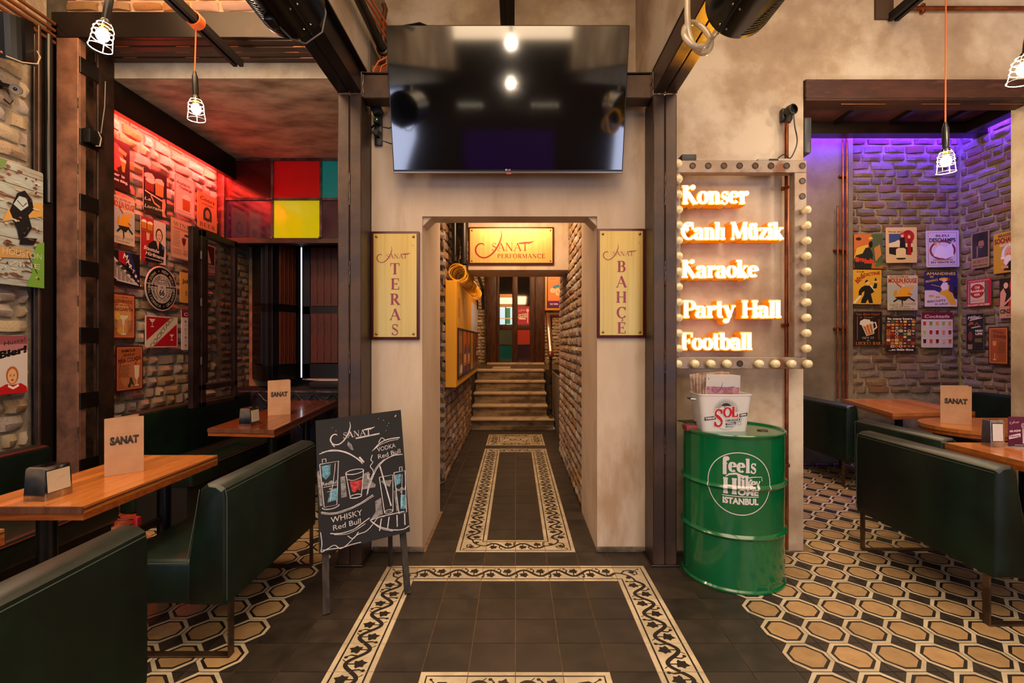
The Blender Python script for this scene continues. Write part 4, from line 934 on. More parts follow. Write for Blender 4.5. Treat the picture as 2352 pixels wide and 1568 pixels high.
def menu(lb, loc, rz, w=.152, h=.275, back=22):
    t = thing('menu_card', lb, 'menu', loc, rz, 'kraft menus standing on the tables')
    m = MB(); m.box((0, -.0008, 0), (w, .0008, h), kraft); m.frame((0, -.0008, 0), (1, 0, 0), (0, 0, 1), w, h)
    T(m, 'SANAT', .5, .60, .74, .125, mat('stamp_ink', '#2c2620', .8, c2='#5d4a3a', sc=60, lo=.5, hi=.62), .07)
    m.build('front_cover', t, local=True)
    a = math.radians(back); m = MB()
    m.prism([(0, 0, 0), (w * math.cos(a), w * math.sin(a), 0), (w * math.cos(a), w * math.sin(a), h + .004), (0, 0, h)], (-.001, .0016, 0), kraft); m.build('back_cover', t, local=True)
    return t
menu('folded kraft SANAT menu standing on the near left table', (-1.973, 2.389, .7505), math.atan2(.11, .106), .153, .277)
menu('folded kraft SANAT menu standing on the dark alcove table', (-2.13, 4.28, .7625), math.atan2(.085, .16), .178, .30, 14)
menu('folded kraft SANAT menu standing on the round-ended table', (3.39, 3.97, .7505), math.atan2(-.11, .14), .185, .30)
# tent card
t = thing('tent_card', 'purple karaoke card in a clear stand at the right edge', 'card', (3.085, 3.06, .75), math.radians(-4))
m = MB().box((-.052, -.001, .006), (.052, .001, .188), ink('#4b0f33')).box((-.055, -.05, 0), (.06, .03, .003), mat('clear_plastic', '#d8d2cc', .1, alpha=.5))
m.frame((-.052, -.0012, .006), (1, 0, 0), (0, 0, 1), .104, .182); m.rect(0, 0, 1, 1, '#5b1540'); m.rect(.0, .0, 1, .25, '#4a1034')
sanat_logo(m, .008, .135, .055, white_pr); T(m, 'HER AKŞAM', .36, .52, .6, .06, '#eadfe2', .03, .1); m.poly([(.03, .36), (.66, .44), (.66, .32), (.03, .24)], '#eadfe2'); T(m, 'KARAOKE', .34, .41 - .07, .56, .075, '#5b1540', .04, .1)
m.ribbon([(.8, .6), (.82, .1)], .006, '#d8cfd0'); m.ell(.8, .7, .1, .09, '#a99aa0'); m.ell(.8, .7, .07, .07, '#8a7a84'); T(m, 'sanat.com', .6, .05, .5, .03, '#d8cfd0')
m.build('card', t, local=True)

# ---------------------------------------------------------------- chalkboard
A = Vector((-1.018, 2.58, .30)); B = Vector((-.593, 2.79, .335)); up = Vector((-.095, .19, .655)); 
t = thing('chalkboard_easel', 'black chalkboard easel with drink drawings standing before the portal', 'chalkboard', (-.8, 2.7, 0))
u = (B - A); wd0 = u.length; hh = up.length; nrm = u.normalized().cross(up.normalized())
m = MB(); bd = mat('blackboard', '#0f0e12', .65, c2='#151419', sc=4, spec=.3)
Cp = [A, B + Vector((0, 0, .0)), B + up * 1.0, A + up * 1.005]
m.prism([p + nrm * -.006 for p in Cp], nrm * .012, bd)
ck = mat('chalk', '#c9c4c6', .9, c2='#8f8b90', sc=40, lo=.35, hi=.8); ckb = mat('chalk_blue', '#6fa9bf', .9, c2='#355766', sc=60, lo=.3, hi=.7); ckr = mat('chalk_red', '#c9383c', .9, c2='#7a2226', sc=60); ckg = mat('chalk_grey', '#8f8b8d', .9, c2='#4a484b', sc=50, lo=.35, hi=.7)
m.frame(A + nrm * .006, u, up, wd0, hh)
LW = .0042
def ck_(pts, w=LW, mm=None, hard=False):
    pts = list(pts)
    if len(pts) > 2 and not hard: pts = cr(pts, 4)
    m.ribbon([(x + R.uniform(-.0012, .0012), y + R.uniform(-.0008, .0008)) for x, y in pts], w, mm or ck)
def ck_arc(cx, cy, rx, ry, a0, a1, w=LW, n=16): ck_(arc(cx, cy, rx, ry, a0, a1, n), w)
sanat_logo(m, .15 * wd0, .78 * hh, .52 * wd0, ck); ck_(ln(.44, .815, .72, .825), .008)
for q in [(.18, .93), (.22, .9), (.72, .95), (.78, .93), (.82, .88), (.8, .84), (.84, .9)]: m.ell(q[0], q[1], .004, .003, ck, 6)
ck_([(.92, .945), (.935, .96)], .006, mat('chalk_orange', '#d59a70', .9))
ck_([(.17, .8), (.2, .775)], .007)
# left picture: arc, can, tumbler
ck_([(.03, .735), (.12, .745), (.24, .735), (.36, .695), (.47, .63), (.5, .60)]); ck_([(.06, .745), (.18, .75), (.3, .725), (.4, .68), (.5, .615)]); ck_(ln(.47, .66, .52, .61), .009)
m.poly([(.35, .80), (.39, .77), (.41, .72), (.37, .735), (.34, .77)], ckg)
ck_([(.03, .655), (.065, .325), (.20, .325), (.235, .655), (.03, .655)], hard=True); ck_([(.06, .665), (.06, .69), (.10, .69), (.10, .665)], hard=True); ck_arc(.135, .325, .09, .022, 180, 360)
m.poly([(.05, .64), (.15, .64), (.14, .56), (.09, .53), (.055, .56)], ckb); m.poly([(.14, .45), (.21, .45), (.205, .36), (.10, .355)], ckb); ck_(ln(.20, .645, .17, .5, .13, .36), .003)
T(m, 'RedBull', .135, .50, .17, .028, ck, .0); ck_(ln(.06, .475, .21, .475), .0025); m.ell(.14, .455, .02, .008, ckg, 8); ck_(ln(.10, .435, .19, .437), .002)
m.poly([(.0, .60), (.028, .61), (.05, .34), (.02, .34)], ckg); m.poly([(.25, .53), (.30, .53), (.31, .37), (.25, .37)], ckg); m.poly([(.50, .52), (.57, .53), (.58, .46), (.64, .42), (.63, .40), (.48, .40)], ckg)
ck_([(.31, .55), (.35, .35), (.47, .35), (.51, .55)], hard=True); ck_arc(.41, .55, .10, .018, 0, 360); ck_arc(.41, .36, .065, .014, 0, 360)
m.poly([(.35, .48), (.49, .475), (.46, .395), (.43, .41), (.40, .39), (.37, .40)], ckr); ck_([(.33, .50), (.38, .485), (.44, .49), (.49, .50)], .003)
ck_([(.03, .295), (.15, .27), (.3, .275), (.45, .30), (.6, .345)]); ck_([(.03, .285), (.15, .26), (.3, .265), (.45, .29), (.61, .335)], .003)
T(m, 'WHISKY', .30, .225, .34, .042, ck, .0, .04); T(m, 'Red Bull', .30, .165, .30, .038, ck, .0, .04)
ck_([(.12, .125), (.22, .11), (.36, .115), (.46, .145), (.55, .175)], .005); ck_([(.16, .11), (.3, .095), (.42, .115), (.5, .14)], .003); ck_([(.30, .08), (.36, .05), (.42, .09)], .004)
ck_([(.02, .15), (.03, .06), (.02, .01), (.08, .02), (.16, .035), (.22, .0), (.30, .02), (.40, .07), (.5, .08), (.58, .12), (.64, .16), (.72, .16)], .004); ck_([(.03, -.0 + .02), (.14, .012), (.25, -.035 + .04), (.32, .01), (.44, .01)], .004)
# right picture
ck_([(.64, .70), (.72, .745), (.82, .765), (.96, .765)], .006); ck_([(.62, .69), (.72, .73), (.84, .75), (.94, .75)], .003); ck_([(.70, .75), (.74, .785), (.78, .765)], .004)
T(m, 'VODKA', .79, .70, .22, .035, ck, .0, .1); T(m, 'Red Bull', .82, .645, .27, .038, ck, .0, .1)
ck_([(.62, .66), (.60, .62), (.62, .60), (.59, .57), (.62, .53), (.61, .48), (.57, .47), (.55, .50), (.58, .51)], .004)
ck_([(.54, .36), (.58, .44), (.66, .54), (.76, .60), (.88, .625), (.98, .62)], .005); ck_([(.53, .35), (.57, .45), (.66, .555), (.76, .61)], .003)
ck_([(.685, .47), (.72, .19), (.82, .19), (.845, .47), (.685, .47)], hard=True); ck_arc(.77, .19, .05, .014, 0, 360, .003); m.poly([(.70, .44), (.83, .43), (.80, .38), (.74, .40)], ckg); ck_(ln(.70, .56, .80, .23), .007)
ck_([(.86, .485), (.885, .155), (.975, .155), (.995, .485), (.86, .485)], hard=True); ck_([(.93, .49), (.93, .52), (.96, .52), (.96, .49)], hard=True)
m.poly([(.87, .465), (.94, .465), (.93, .39), (.875, .38)], ckb); m.poly([(.92, .30), (.985, .29), (.97, .18), (.905, .19)], ckb); T(m, 'RedBull', .93, .345, .12, .026, ck, .0); m.ell(.93, .32, .016, .008, ckg, 8); ck_(ln(.955, .46, .92, .2), .003)
m.poly([(.62, .29), (.69, .31), (.70, .18), (.56, .16), (.62, .21)], ckg); m.poly([(.845, .34), (.862, .34), (.88, .19), (.86, .17)], ckg)
ck_([(.55, .155), (.66, .165), (.8, .165), (.95, .165)], .005); ck_([(.56, .15), (.66, .09), (.8, .045), (.92, .03), (.995, .045)], .005); ck_([(.57, .14), (.67, .075), (.8, .035)], .003)
for x in (.68, .77, .86, .95): ck_(ln(x, .15, x - .005 if x > .8 else x - .03, .06), .006)
m.build('board', t)
wl_ = (B - A).normalized()
def leg(a, b, w=.034): 
    a, b = Vector(a), Vector(b); d = (b - a); MB().obox((a + b) / 2, wl_ * w / 2, nrm * .009, d / 2, wood_old).build('leg', t)
leg(A + u * .09 - nrm * .018 + up * .99, (-.972, 2.556, .002)); leg(A + u * .91 - nrm * .018 + up * .99, (-.598, 2.762, .002))
leg(A + u * .12 - nrm * .035 + up * .95, (-1.12, 2.95, .002), .025); leg(A + u * .88 - nrm * .035 + up * .95, (-.78, 3.10, .002), .025)

# ---------------------------------------------------------------- green drum and what stands on it
DX, DY, DR = 1.318, 3.028, .288
t = thing('oil_drum', 'shiny green oil drum with a white round emblem', 'drum', (DX, DY, 0))
pf = [(.0, .008), (DR - .012, .008), (DR - .010, 0), (DR + .003, .002), (DR + .004, .012), (DR - .004, .022), (DR - .004, .27)]
def rib(z): return [(DR - .004, z - .016), (DR + .002, z - .010), (DR + .009, z), (DR + .002, z + .010), (DR - .004, z + .016)]
pf += rib(.31) + rib(.585) + [(DR - .004, .855), (DR + .004, .865), (DR + .005, .874), (DR + .001, .880), (DR - .008, .878), (DR - .012, .868), (.0, .866)]
MB().lathe(pf, (DX, DY, 0), drum_green, 72).build('shell', t)
MB().cyl((DX + .16, DY - .05, .866), (DX + .16, DY - .05, .872), .03, zip_steel, 20).build('bung', t)
# emblem wrapped on the shell
ctr = math.atan2(-(DY - .0) , -(DX)) + math.radians(1)      # toward the viewer
class Wrap(MB):
    """flat print cut along the drum's ribs and then wrapped round the shell"""
    def pt(s, x, y, dz=0): return Vector((x * s.pw, s.lay * .0001, y * s.ph))
    def build(s, name, parent=None):
        bm = bmesh.new(); me = bpy.data.meshes.new('w'); me.from_pydata(s.v, [], s.f); bm.from_mesh(me); bpy.data.meshes.remove(me)
        z0 = .612
        for zz in (.569, .575, .585, .595, .601): bmesh.ops.bisect_plane(bm, geom=bm.verts[:] + bm.edges[:] + bm.faces[:], plane_co=(0, 0, zz - z0), plane_no=(0, 0, 1))
        for i in range(-17, 18): bmesh.ops.bisect_plane(bm, geom=bm.verts[:] + bm.edges[:] + bm.faces[:], plane_co=(i * .0105, 0, 0), plane_no=(1, 0, 0))
        for v in bm.verts:
            a = math.radians(-105.5) + v.co.x / DR; z = z0 + v.co.z; c = abs(z - .585)
            q = -.004 if c >= .016 else (.002 - .006 * (c - .010) / .006 if c > .010 else .009 - .007 * c / .010)
            r = DR + q + .0012 + v.co.y; v.co = (DX + r * math.cos(a), DY + r * math.sin(a), z)
        bm.verts.index_update(); s.v = [tuple(v.co) for v in bm.verts]; s.f = [[v.index for v in f.verts] for f in bm.faces]; s.m = [0] * len(s.f); s.smooth = set(); bm.free()
        return MB.build(s, name, parent)
dec = mat('decal_white', '#cdc9c6', .4)
def wrap():
    global m
    m = Wrap(); m.frame((0, 0, 0), (1, 0, 0), (0, 0, 1), 1, 1)
def GT(txt, x, y, sx, sy, tk=.2, tn=.09, sp=.03):
    for c in txt:
        glyph(m, c, x, y, sx, sy, dec, tk, tn); x += ((G[c][0] if c in G else .3) + sp) * sx
wrap(); m.ribbon(arc(0, 0, .172, .172, 0, 360, 72)[:-1], .005, dec, closed=True); m.build('emblem_ring', t)
wrap(); GT('f', -.092, .046, .066, .100, .24, .1); GT('eels', -.058, .062, .066, .080, .24, .1, .02); m.build('word_feels', t)
wrap(); GT('lik', -.014, -.022, .058, .070, .24, .12, -.02); GT('e', .056, -.022, .05, .058, .24, .12); m.build('word_like', t)
wrap(); GT('H', -.090, -.060, .078, .090, .26, .12); T(m, 'OME', .044, -.044, .112, .034, dec, .05); m.build('word_home', t)
wrap(); m.ribbon([(-.075, .034), (-.055, .050), (-.02, .056), (.01, .046), (.05, .036), (.085, .042)], [.003, .010, .012, .009, .006, .003], dec)
m.ribbon([(.050, .034), (.065, .040), (.118, .040), (.122, .018)], .004, dec); m.ribbon([(.088, .018), (.098, -.004), (.108, .018)], .008, dec); m.ribbon([(.098, -.002), (.098, -.024)], .014, dec); m.build('emblem_scroll', t)
wrap(); m.ribbon([(-.092, -.070), (.102, -.070)], .0045, dec); T(m, 'ISTANBUL', .005, -.096, .19, .032, dec, .05); m.build('word_istanbul', t)
# tin bucket with menus
t = thing('tin_bucket', 'white tin ice bucket with the red SOL lettering on the drum', 'bucket', (1.245, 3.03, .867), math.radians(-2))
tin = mat('white_tin', '#cfcac8', .3, coat=.3)
b0, b1, c0, c1, h = .130, .155, .085, .10, .215; m = MB()
def rr(hx, hy, z, r=.03):
    o = []
    for cx, cy, a in ((hx - r, hy - r, 0), (-hx + r, hy - r, 90), (-hx + r, -hy + r, 180), (hx - r, -hy + r, 270)):
        for k in range(5): an = math.radians(a + k * 22.5); o.append((cx + r * math.cos(an), cy + r * math.sin(an), z))
    return o
se = [rr(b0, c0, 0), rr(b1, c1, h), rr(b1 + .004, c1 + .004, h + .002), rr(b1 + .002, c1 + .002, h + .006), rr(b1 - .004, c1 - .004, h), rr(b0 - .004, c0 - .004, .006)]
n = 20; vs = [v for q in se for v in q]
m.add(vs, [(k * n + i, k * n + (i + 1) % n, (k + 1) * n + (i + 1) % n, (k + 1) * n + i) for k in range(5) for i in range(n)] + [list(range(n))[::-1], [5 * n + i for i in range(n)]], tin, True)
m.build('pail', t, local=True, ang=40)
m = MB(); sl = (c1 - c0) / h
m.frame((-.132, -c0 - .0012, 0), (1, 0, 0), (0, -sl, 1), .264, .205); bk, rd = ink('#25211f'), ink('#b3161b')
for i in range(34):
    a = math.radians(5 + i * 5.2); r0 = .22; r1 = .36 + .05 * (i % 2)
    m.lay = 0; m.ribbon([(.5 + r0 * .72 * math.cos(a), .56 + r0 * math.sin(a)), (.5 + r1 * .72 * math.cos(a), .56 + r1 * math.sin(a))], .0016, bk)
m.ribbon(arc(.5, .42, .27, .36, 195, 345, 20), .0012, bk)
m.ell(.5, .74, .10, .09, bk, 16, 0, PI); m.rect(.42, .70, .58, .745, tin)
m.ribbon(ln(.45, .72, .55, .72), .006, bk)
m.poly([(.03, .42), (.28, .46), (.28, .36), (.03, .32)], bk); T(m, 'DESDE', .155, .39, .20, .05, tin, .05, .09)
m.poly([(.80, .52), (.97, .56), (.97, .47), (.80, .43)], bk); T(m, '1899', .885, .495, .13, .05, tin, .05, .12)
for c, x, y, sx, sy in (('S', .25, .18, .082, .118), ('O', .445, .435, .062, .064), ('L', .615, .435, .064, .068)):
    pass
for mm, gr in ((tin, .004), (rd, 0)):
    glyph(m, 'S', .062, .030, .080, .104, mm, .24, .12, gr); glyph(m, 'O', .116, .088, .050, .056, mm, .26, .13, gr); glyph(m, 'L', .164, .090, .050, .060, mm, .26, .13, gr)
T(m, 'CERVEZA', .63, .335, .28, .055, bk, .02, .07); m.poly([(.50, .25), (.72, .29), (.72, .23), (.50, .19)], bk); T(m, 'ORIGINAL', .61, .24, .18, .035, tin, .04, .08); T(m, 'MEXICO', .58, .15, .16, .03, bk, .02, .05)
m.ribbon(arc(.80, .36, .045, .06, 0, 360, 16)[:-1], .0015, bk, closed=True); m.ell(.8, .36, .015, .03, bk, 8); m.ribbon(arc(.80, .24, .035, .05, 0, 360, 14)[:-1], .0012, bk, closed=True)
m.build('label_print', t, local=True)
MB().tube([(-b1 - .002, -.04, h - .03), (-b1 - .03, -.035, h - .028), (-b1 - .035, 0, h - .03), (-b1 - .03, .035, h - .028), (-b1 - .002, .04, h - .03)], .004, chrome, 8).build('handle', t, local=True)
cov = mat('menu_cover', '#b7b1ad', .6, c2='#a7a6aa', sc=4)
for k in range(6):
    a = math.radians(-1.5 * k + 2); y = -.055 + k * .022
    m = MB(); m.M = Matrix.Translation((-.115 - .004 * k, y, .02)) @ Matrix.Rotation(a, 4, 'Y')
    m.box((0, 0, 0), (.205, .004, .315 - .004 * (k % 3)), cov if k == 0 else mat('menu_pages', '#b09a86', .8, c2='#8a5f50', sc=20), .0015, 1)
    if k == 0:
        m.frame((0, 0, 0), (1, 0, 0), (0, 0, 1), .205, .311); m.rect(.02, .62, .98, .78, mat('pink_band', '#a77a80', .7, c2='#8a5560', sc=30)); sanat_logo(m, .035, .205, .14, ink('#5f2a6b')); m.ell(.07, .93, .02, .014, '#6b5f50', 8)
    o = m.build('menu_card', None, local=True); o.location = (1.245, 3.03, .867 + .003); tag(o, 'SANAT menu cover standing in front in the tin bucket' if k == 0 else 'worn menu in the tin bucket, %s' % ('', 'just behind the front SANAT cover', 'third from the front', 'fourth from the front', 'second from the back', 'rearmost of the stack')[k], 'menu', 'menus in the tin bucket')
one(MB().box((1.02, 2.965, .866), (1.085, 3.03, .898), mat('red_box', '#7a2a2c', .5), .003), 'small_red_box', 'small dull red box on the drum beside the bucket', 'box')
one(MB().obox((1.075, 3.09, .905), (.05, .01, 0), (-.01, .04, 0), (0, 0, .002), black), 'black_card', 'thin black card lying by the small red box', 'card')
one(MB().box((1.06, 2.90, .867), (1.12, 2.93, .870), ink('#a54a2c')), 'paper_slip', 'orange paper slip on the drum rim', 'paper')

# ---------------------------------------------------------------- marquee frame and glowing words
t = thing('marquee_frame', 'weathered metal marquee frame with bulb sockets around the glowing words', 'sign frame', (1.44, 3.25, 1.225))
fx0, fx1, fz0, fz1, fy = 1.009, 1.861, 1.225, 2.557, 3.18
for nm, a, b in (('top_rail', (fx0, fy, fz1 - .078), (fx1, 3.245, fz1)), ('bottom_rail', (fx0, fy, fz0), (fx1, 3.245, fz0 + .074)), ('side_rail', (fx0, fy, fz0 + .074), (fx0 + .045, 3.245, fz1 - .078)), ('side_rail', (fx1 - .078, fy, fz0 + .074), (fx1, 3.245, fz1 - .078))):
    MB().box(a, b, zinc, .003, 1).build(nm, t)
glass_b = mat('milky_bulb', '#d9c79b', .12, coat=.6, emit='#ffe2a0', es=.04)
def bulb(x, z, lit=True):
    if lit: MB().lathe([(.0001, 0), (.012, .0), (.013, .012), (.024, .026), (.0275, .042), (.024, .058), (.013, .068), (.0001, .071)], (x, fy + .006, z), glass_b, 16, ax=(.12, -1, 0)).build('bulb', t)
    else: MB().lathe([(.0185, 0), (.0185, .004), (.013, .004), (.0125, -.012), (.0001, -.012)], (x, fy, z), mat('socket_hole', '#2a2421', .5, .5), 16, ax=(0, -1, 0)).lathe([(.021, 0), (.021, .003), (.016, .003)], (x, fy, z), zip_steel, 16, ax=(0, -1, 0)).build('empty_socket', t)
st = .0990
for i in range(8): bulb(fx1 - .028 - i * st * 1.012, fz1 - .035, i > 7)
bulb(fx0 + .01, fz1 - .035)
for i in range(1, 13): bulb(fx1 - .028, fz1 - .035 - i * (fz1 - fz0 - .068) / 13, i > 2)
for i in range(1, 13): bulb(fx0 + .014, fz1 - .035 - i * (fz1 - fz0 - .068) / 13)
for i in range(8): bulb(fx1 - .020 - i * .102, fz0 + .034, i != 4)
bulb(fx0 + .01, fz0 + .034)
neonw, neony = glow('#fff4dc', 1.7), glow('#e08a08', .26)
def word(txt, px0, px1, pyb, pyt, lb):
    Y = 3.21; x0 = (px0 - CX) * Y / F; w = (px1 - px0) * Y / F; z = CZ + (CY - pyb) * Y / F; h = (pyb - pyt) * Y / F
    t = thing('glowing_word', lb, 'sign', (x0, Y, z), group='glowing channel words in the marquee frame')
    cs = []
    for i, c in enumerate(txt):
        if c == ' ': cs.append(' '); continue
        cs.append('Kf' if c == 'K' else 'Cf' if c == 'C' else c)
    a = sum((G[c][0] if c in G else .38) - .02 for c in cs); sx = w / a; x = x0
    for c in cs:
        if c == ' ': x += .36 * sx; continue
        b = MB().frame((0, Y + .012, 0), (1, 0, 0), (0, 0, 1)); glyph(b, c, x, z, sx, h, neony, .21, .07, grow=.007, depth=.085)
        bo = b.build('letter', t)
        b = MB().frame((0, Y, 0), (1, 0, 0), (0, 0, 1)); glyph(b, c, x, z, sx, h, neonw, .21, .07, depth=.013)
        b.build('letter_face', bo)
        x += (G[c][0] - .02) * sx
word('Konser', 1567, 1720, 467, 426, 'glowing word Konser, the top line of the marquee')
word('Canlı Müzik', 1566, 1801, 549, 510, 'glowing words Canlı Müzik, second line of the marquee')
word('Karaoke', 1566, 1743, 637, 597, 'glowing word Karaoke, middle line of the marquee')
word('Party Hall', 1569, 1795, 729, 690, 'glowing words Party Hall, fourth line of the marquee')
word('Football', 1565, 1728, 803, 764, 'glowing word Football, bottom line of the marquee')
t = thing('copper_conduit', 'copper pipe running down the wall through the marquee frame', 'pipe', (1.807, 3.31, 0))
MB().cyl((1.80, 3.305, .02), (1.80, 3.305, 2.86), .0125, copper, 14).build('pipe', t)
for z in (2.42, 1.51, .58): MB().box((1.775, 3.315, z - .012), (1.825, 3.33, z + .012), copper, .003).box((1.786, 3.288, z - .01), (1.814, 3.292, z + .01), copper).build('clip', t)
t = thing('wall_socket', 'black round socket with a drooping cable above the marquee', 'socket', (1.79, 3.3, 2.9))
MB().box((1.765, 3.29, 2.86), (1.815, 3.33, 2.945), black, .008).build('back_box', t)
MB().lathe([(.032, 0), (.036, .02), (.034, .05), (.026, .052), (.024, .035), (.0001, .035)], (1.80, 3.29, 2.915), black, 20, ax=(.25, -1, 0)).build('socket_ring', t)
MB().tube([(1.79, 3.25, 2.88), (1.785, 3.24, 2.85), (1.775, 3.245, 2.83)], .018, black, 10).build('hanging_cap', t)
MB().tube(cr([(1.815, 3.25, 2.90), (1.825, 3.25, 2.80), (1.85, 3.27, 2.74), (1.845, 3.27, 2.68), (1.80, 3.26, 2.60), (1.76, 3.26, 2.625), (1.72, 3.26, 2.60)]), .004, black, 6).build('cable', t)
one(MB().box((1.56, 3.20, 2.557), (1.765, 3.32, 2.578), mat('grey_plastic', '#a9a39b', .5), .006).box((1.63, 3.198, 2.562), (1.69, 3.2, 2.573), black), 'wifi_router', 'flat grey device lying on top of the marquee frame', 'router')
one(MB().box((1.07, 3.20, 2.558), (1.165, 3.32, 2.605), mat('dark_grey_box', '#2c2b2b', .5), .005), 'junction_box', 'dark grey box on the upper left of the marquee frame', 'box')
one(MB().box((1.93, 3.33, 2.66), (1.985, 3.50, 2.905), mat('grey_speaker', '#3a3c40', .4), .015, 3), 'wall_speaker', 'slim dark grey loudspeaker at the edge of the violet alcove', 'speaker')
for x, z1, z0, k in ((3.685, 2.95, .75, 0), (3.745, 3.72, .75, 1), (3.79, 3.72, .75, 2)):
    t = thing('copper_riser', ('short copper pipe on the alcove back wall, leftmost of three', 'tall copper pipe in the middle of three on the alcove back wall', 'tall copper pipe nearest the brickwork on the alcove back wall')[k], 'pipe', (x, 5.7, z0), group='copper pipes in the right alcove')
    MB().cyl((x, 5.69, z0), (x, 5.69, z1), .011, copper, 10).build('pipe', t)
    for z in (1.55, 2.45, 3.3):
        if z < z1: MB().box((x - .02, 5.70, z - .012), (x + .02, 5.75, z + .012), copper, .003).build('clip', t)
# ---------------------------------------------------------------- television
t = thing('television', 'large black flat television tilted down over the portal', 'television', (-.045, 3.06, 2.467))
a = math.atan2(.203, .816); M = Matrix.Translation((-.047, 3.16, 2.467)) @ Matrix.Rotation(a, 4, 'X')
m = MB(); m.M = M; m.box((-.727, 0, .012), (.727, .035, .838), black, .003, 1).box((-.35, .035, .1), (.35, .07, .7), black_m, .01); m.build('housing', t)
m = MB(); m.M = M; m.box((-.721, -.0015, .022), (.721, 0.0005, .832), mat('tv_screen', '#050507', .06, spec=.7, coat=1.0)); m.build('screen', t)
m = MB(); m.M = M; m.box((-.727, -.004, 0), (.727, .03, .013), mat('tv_lip', '#8a7868', .3, .8), .002, 1); m.build('bottom_lip', t)
m = MB(); m.M = M; m.frame((-.02, -.0042, .013), (1, 0, 0), (0, 0, 1)); m.ell(.008, .008, .006, .006, '#b9b2ae', 12); T(m, 'LG', .027, .008, .016, .009, '#b9b2ae', .03); m.box((-.01, -.006, -.003), (.02, -.003, .001), mat('tv_led', '#b01010', .3, emit='#ff2020', es=2)); m.build('logo', t)
MB().box((-.2, 3.18, 2.7), (.1, 3.32, 3.0), steel_blk).build('wall_mount', t)

# ---------------------------------------------------------------- gold signs
def plaque(lb, x0, x1, z0, z1, y, fn, screws=4):
    t = thing('gold_plaque', lb, 'sign', ((x0 + x1) / 2, y, z0), group=None)
    MB().box((x0, y - .022, z0), (x1, y, z1), maroon, .006, 2).build('frame', t)
    e = .018; m = MB().box((x0 + e, y - .026, z0 + e), (x1 - e, y - .02, z1 - e), gold)
    m.frame((x0 + e, y - .026, z0 + e), (1, 0, 0), (0, 0, 1), x1 - x0 - 2 * e, z1 - z0 - 2 * e); fn(m, x1 - x0 - 2 * e, z1 - z0 - 2 * e); m.build('face', t)
    q = e + .02
    for x in (x0 + q, x1 - q):
        for z in (z0 + q, z1 - q): MB().sphere((x, y - .026, z), .009, brass, 10, 6).build('screw', t)
sred = ink('#860a12')
def side(txt):
    def f(m, w, h):
        sanat_logo(m, .02, h - .195, w - .06, sred); T(m, '®', (w - .025) / w, .885, .03, .014, sred, 0)
        n = len(txt); top = .695 * h; step = top / n * 1.06
        for i, c in enumerate(txt):
            s = .074; gw = G[c][0] * s
            glyph(m, c, w / 2 - gw / 2, top + .04 - (i + 1) * step + (.0), s, s, sred, .2, .065)
    return f
plaque('tall gold plaque reading TERAS left of the portal opening', -.958, -.637, 1.412, 2.131, 3.32, side('TERAS'))
plaque('tall gold plaque reading BAHÇE right of the portal opening', .541, .861, 1.424, 2.149, 3.32, side('BAHÇE'))
def perf(m, w, h):
    sanat_logo(m, .05, .04, w * .72, sred); RT(m, 'PERFORMANCE', .62, .20, .58, .125, sred, .17, .06)
plaque('wide gold plaque reading SANAT PERFORMANCE inside the corridor', -.491, .402, 2.200, 2.592, 5.20, perf)

# ---------------------------------------------------------------- corridor: yellow light box, coiled hose, pipes
yel = mat('yellow_panel', '#d79a1c', .45)
t = thing('yellow_notice_case', 'deep yellow notice case with framed posters on the corridor wall', 'notice board', (-.63, 6.4, .94))
bx0, bx1, by0, by1, bz0, bz1 = -.70, -.592, 4.96, 7.80, .941, 2.01
MB().box((bx0, by0, bz0), (bx1, by1, bz1), yel, .004, 1).build('case', t)
m = MB().frame((bx1, by0, bz0), (0, 1, 0), (0, 0, 1), by1 - by0, bz1 - bz0)
m.rect(.60, .52, .98, .93, '#c9c6cf'); m.ribbon([(.84, .62), (.85, .72), (.84, .82)], .02, '#6a6f8a'); m.rect(.06, .66, .12, .86, '#b3741c'); m.rect(.14, .64, .2, .8, '#cfa24a'); m.rect(.27, .74, .34, .9, '#e0b24a')
m.build('stickers', t)
pc = ['#8a5a2a', '#c8641c', '#c8641c', '#b98a1c', '#6b4526', '#7a1226']
for i in range(6):
    q0 = by0 + .10 + i * .45; q1 = q0 + .42
    MB().box((bx1, q0, bz0 + .07), (bx1 + .012, q1, bz0 + .60), black, .002, 1).build('poster_frame', t)
    m = MB().box((bx1 + .012, q0 + .03, bz0 + .10), (bx1 + .0135, q1 - .03, bz0 + .57), mat('case_' + pc[i][1:], pc[i], .3))
    m.frame((bx1 + .0135, q0 + .03, bz0 + .10), (0, 1, 0), (0, 0, 1), .36, .47)
    if i in (1, 2): m.poly([(.2, .5), (.6, .75), (.9, .55), (.5, .4)], '#2a4a8a'); m.rect(0, 0, 1, .18, '#4a1258'); T(m, '90', .5, .35, .7, .2, '#e8b890', .05)
    elif i == 5: T(m, 'KARAOKE', .5, .4, .9, .14, '#e8d8dc', .05); m.ell(.6, .75, .14, .12, '#c98aa0'); T(m, 'HER AKŞAM', .5, .56, .8, .07, '#e8d8dc')
    elif i == 0: m.poly([(.3, .05), (.9, .05), (.9, .2), (.6, .26), (.3, .16)], '#d8d2c8'); m.rect(.1, .5, .9, .9, '#a87038')
    m.build('poster', t)
hose = mat('yellow_hose', '#d9960f', .35)
n = 30 * 14
t = MB().tube([(-.588 + .084 * math.cos(2 * PI * i / 14) * (1 + .10 * math.sin(i * .37)), 4.99 + 2.5 * (i / n) + .012 * math.sin(i * 1.1), 2.10 + .08 * math.sin(2 * PI * i / 14)) for i in range(n + 1)], .0062, hose, 5)
one(t, 'coiled_hose', 'yellow spiral air hose lying on the yellow notice case', 'hose')
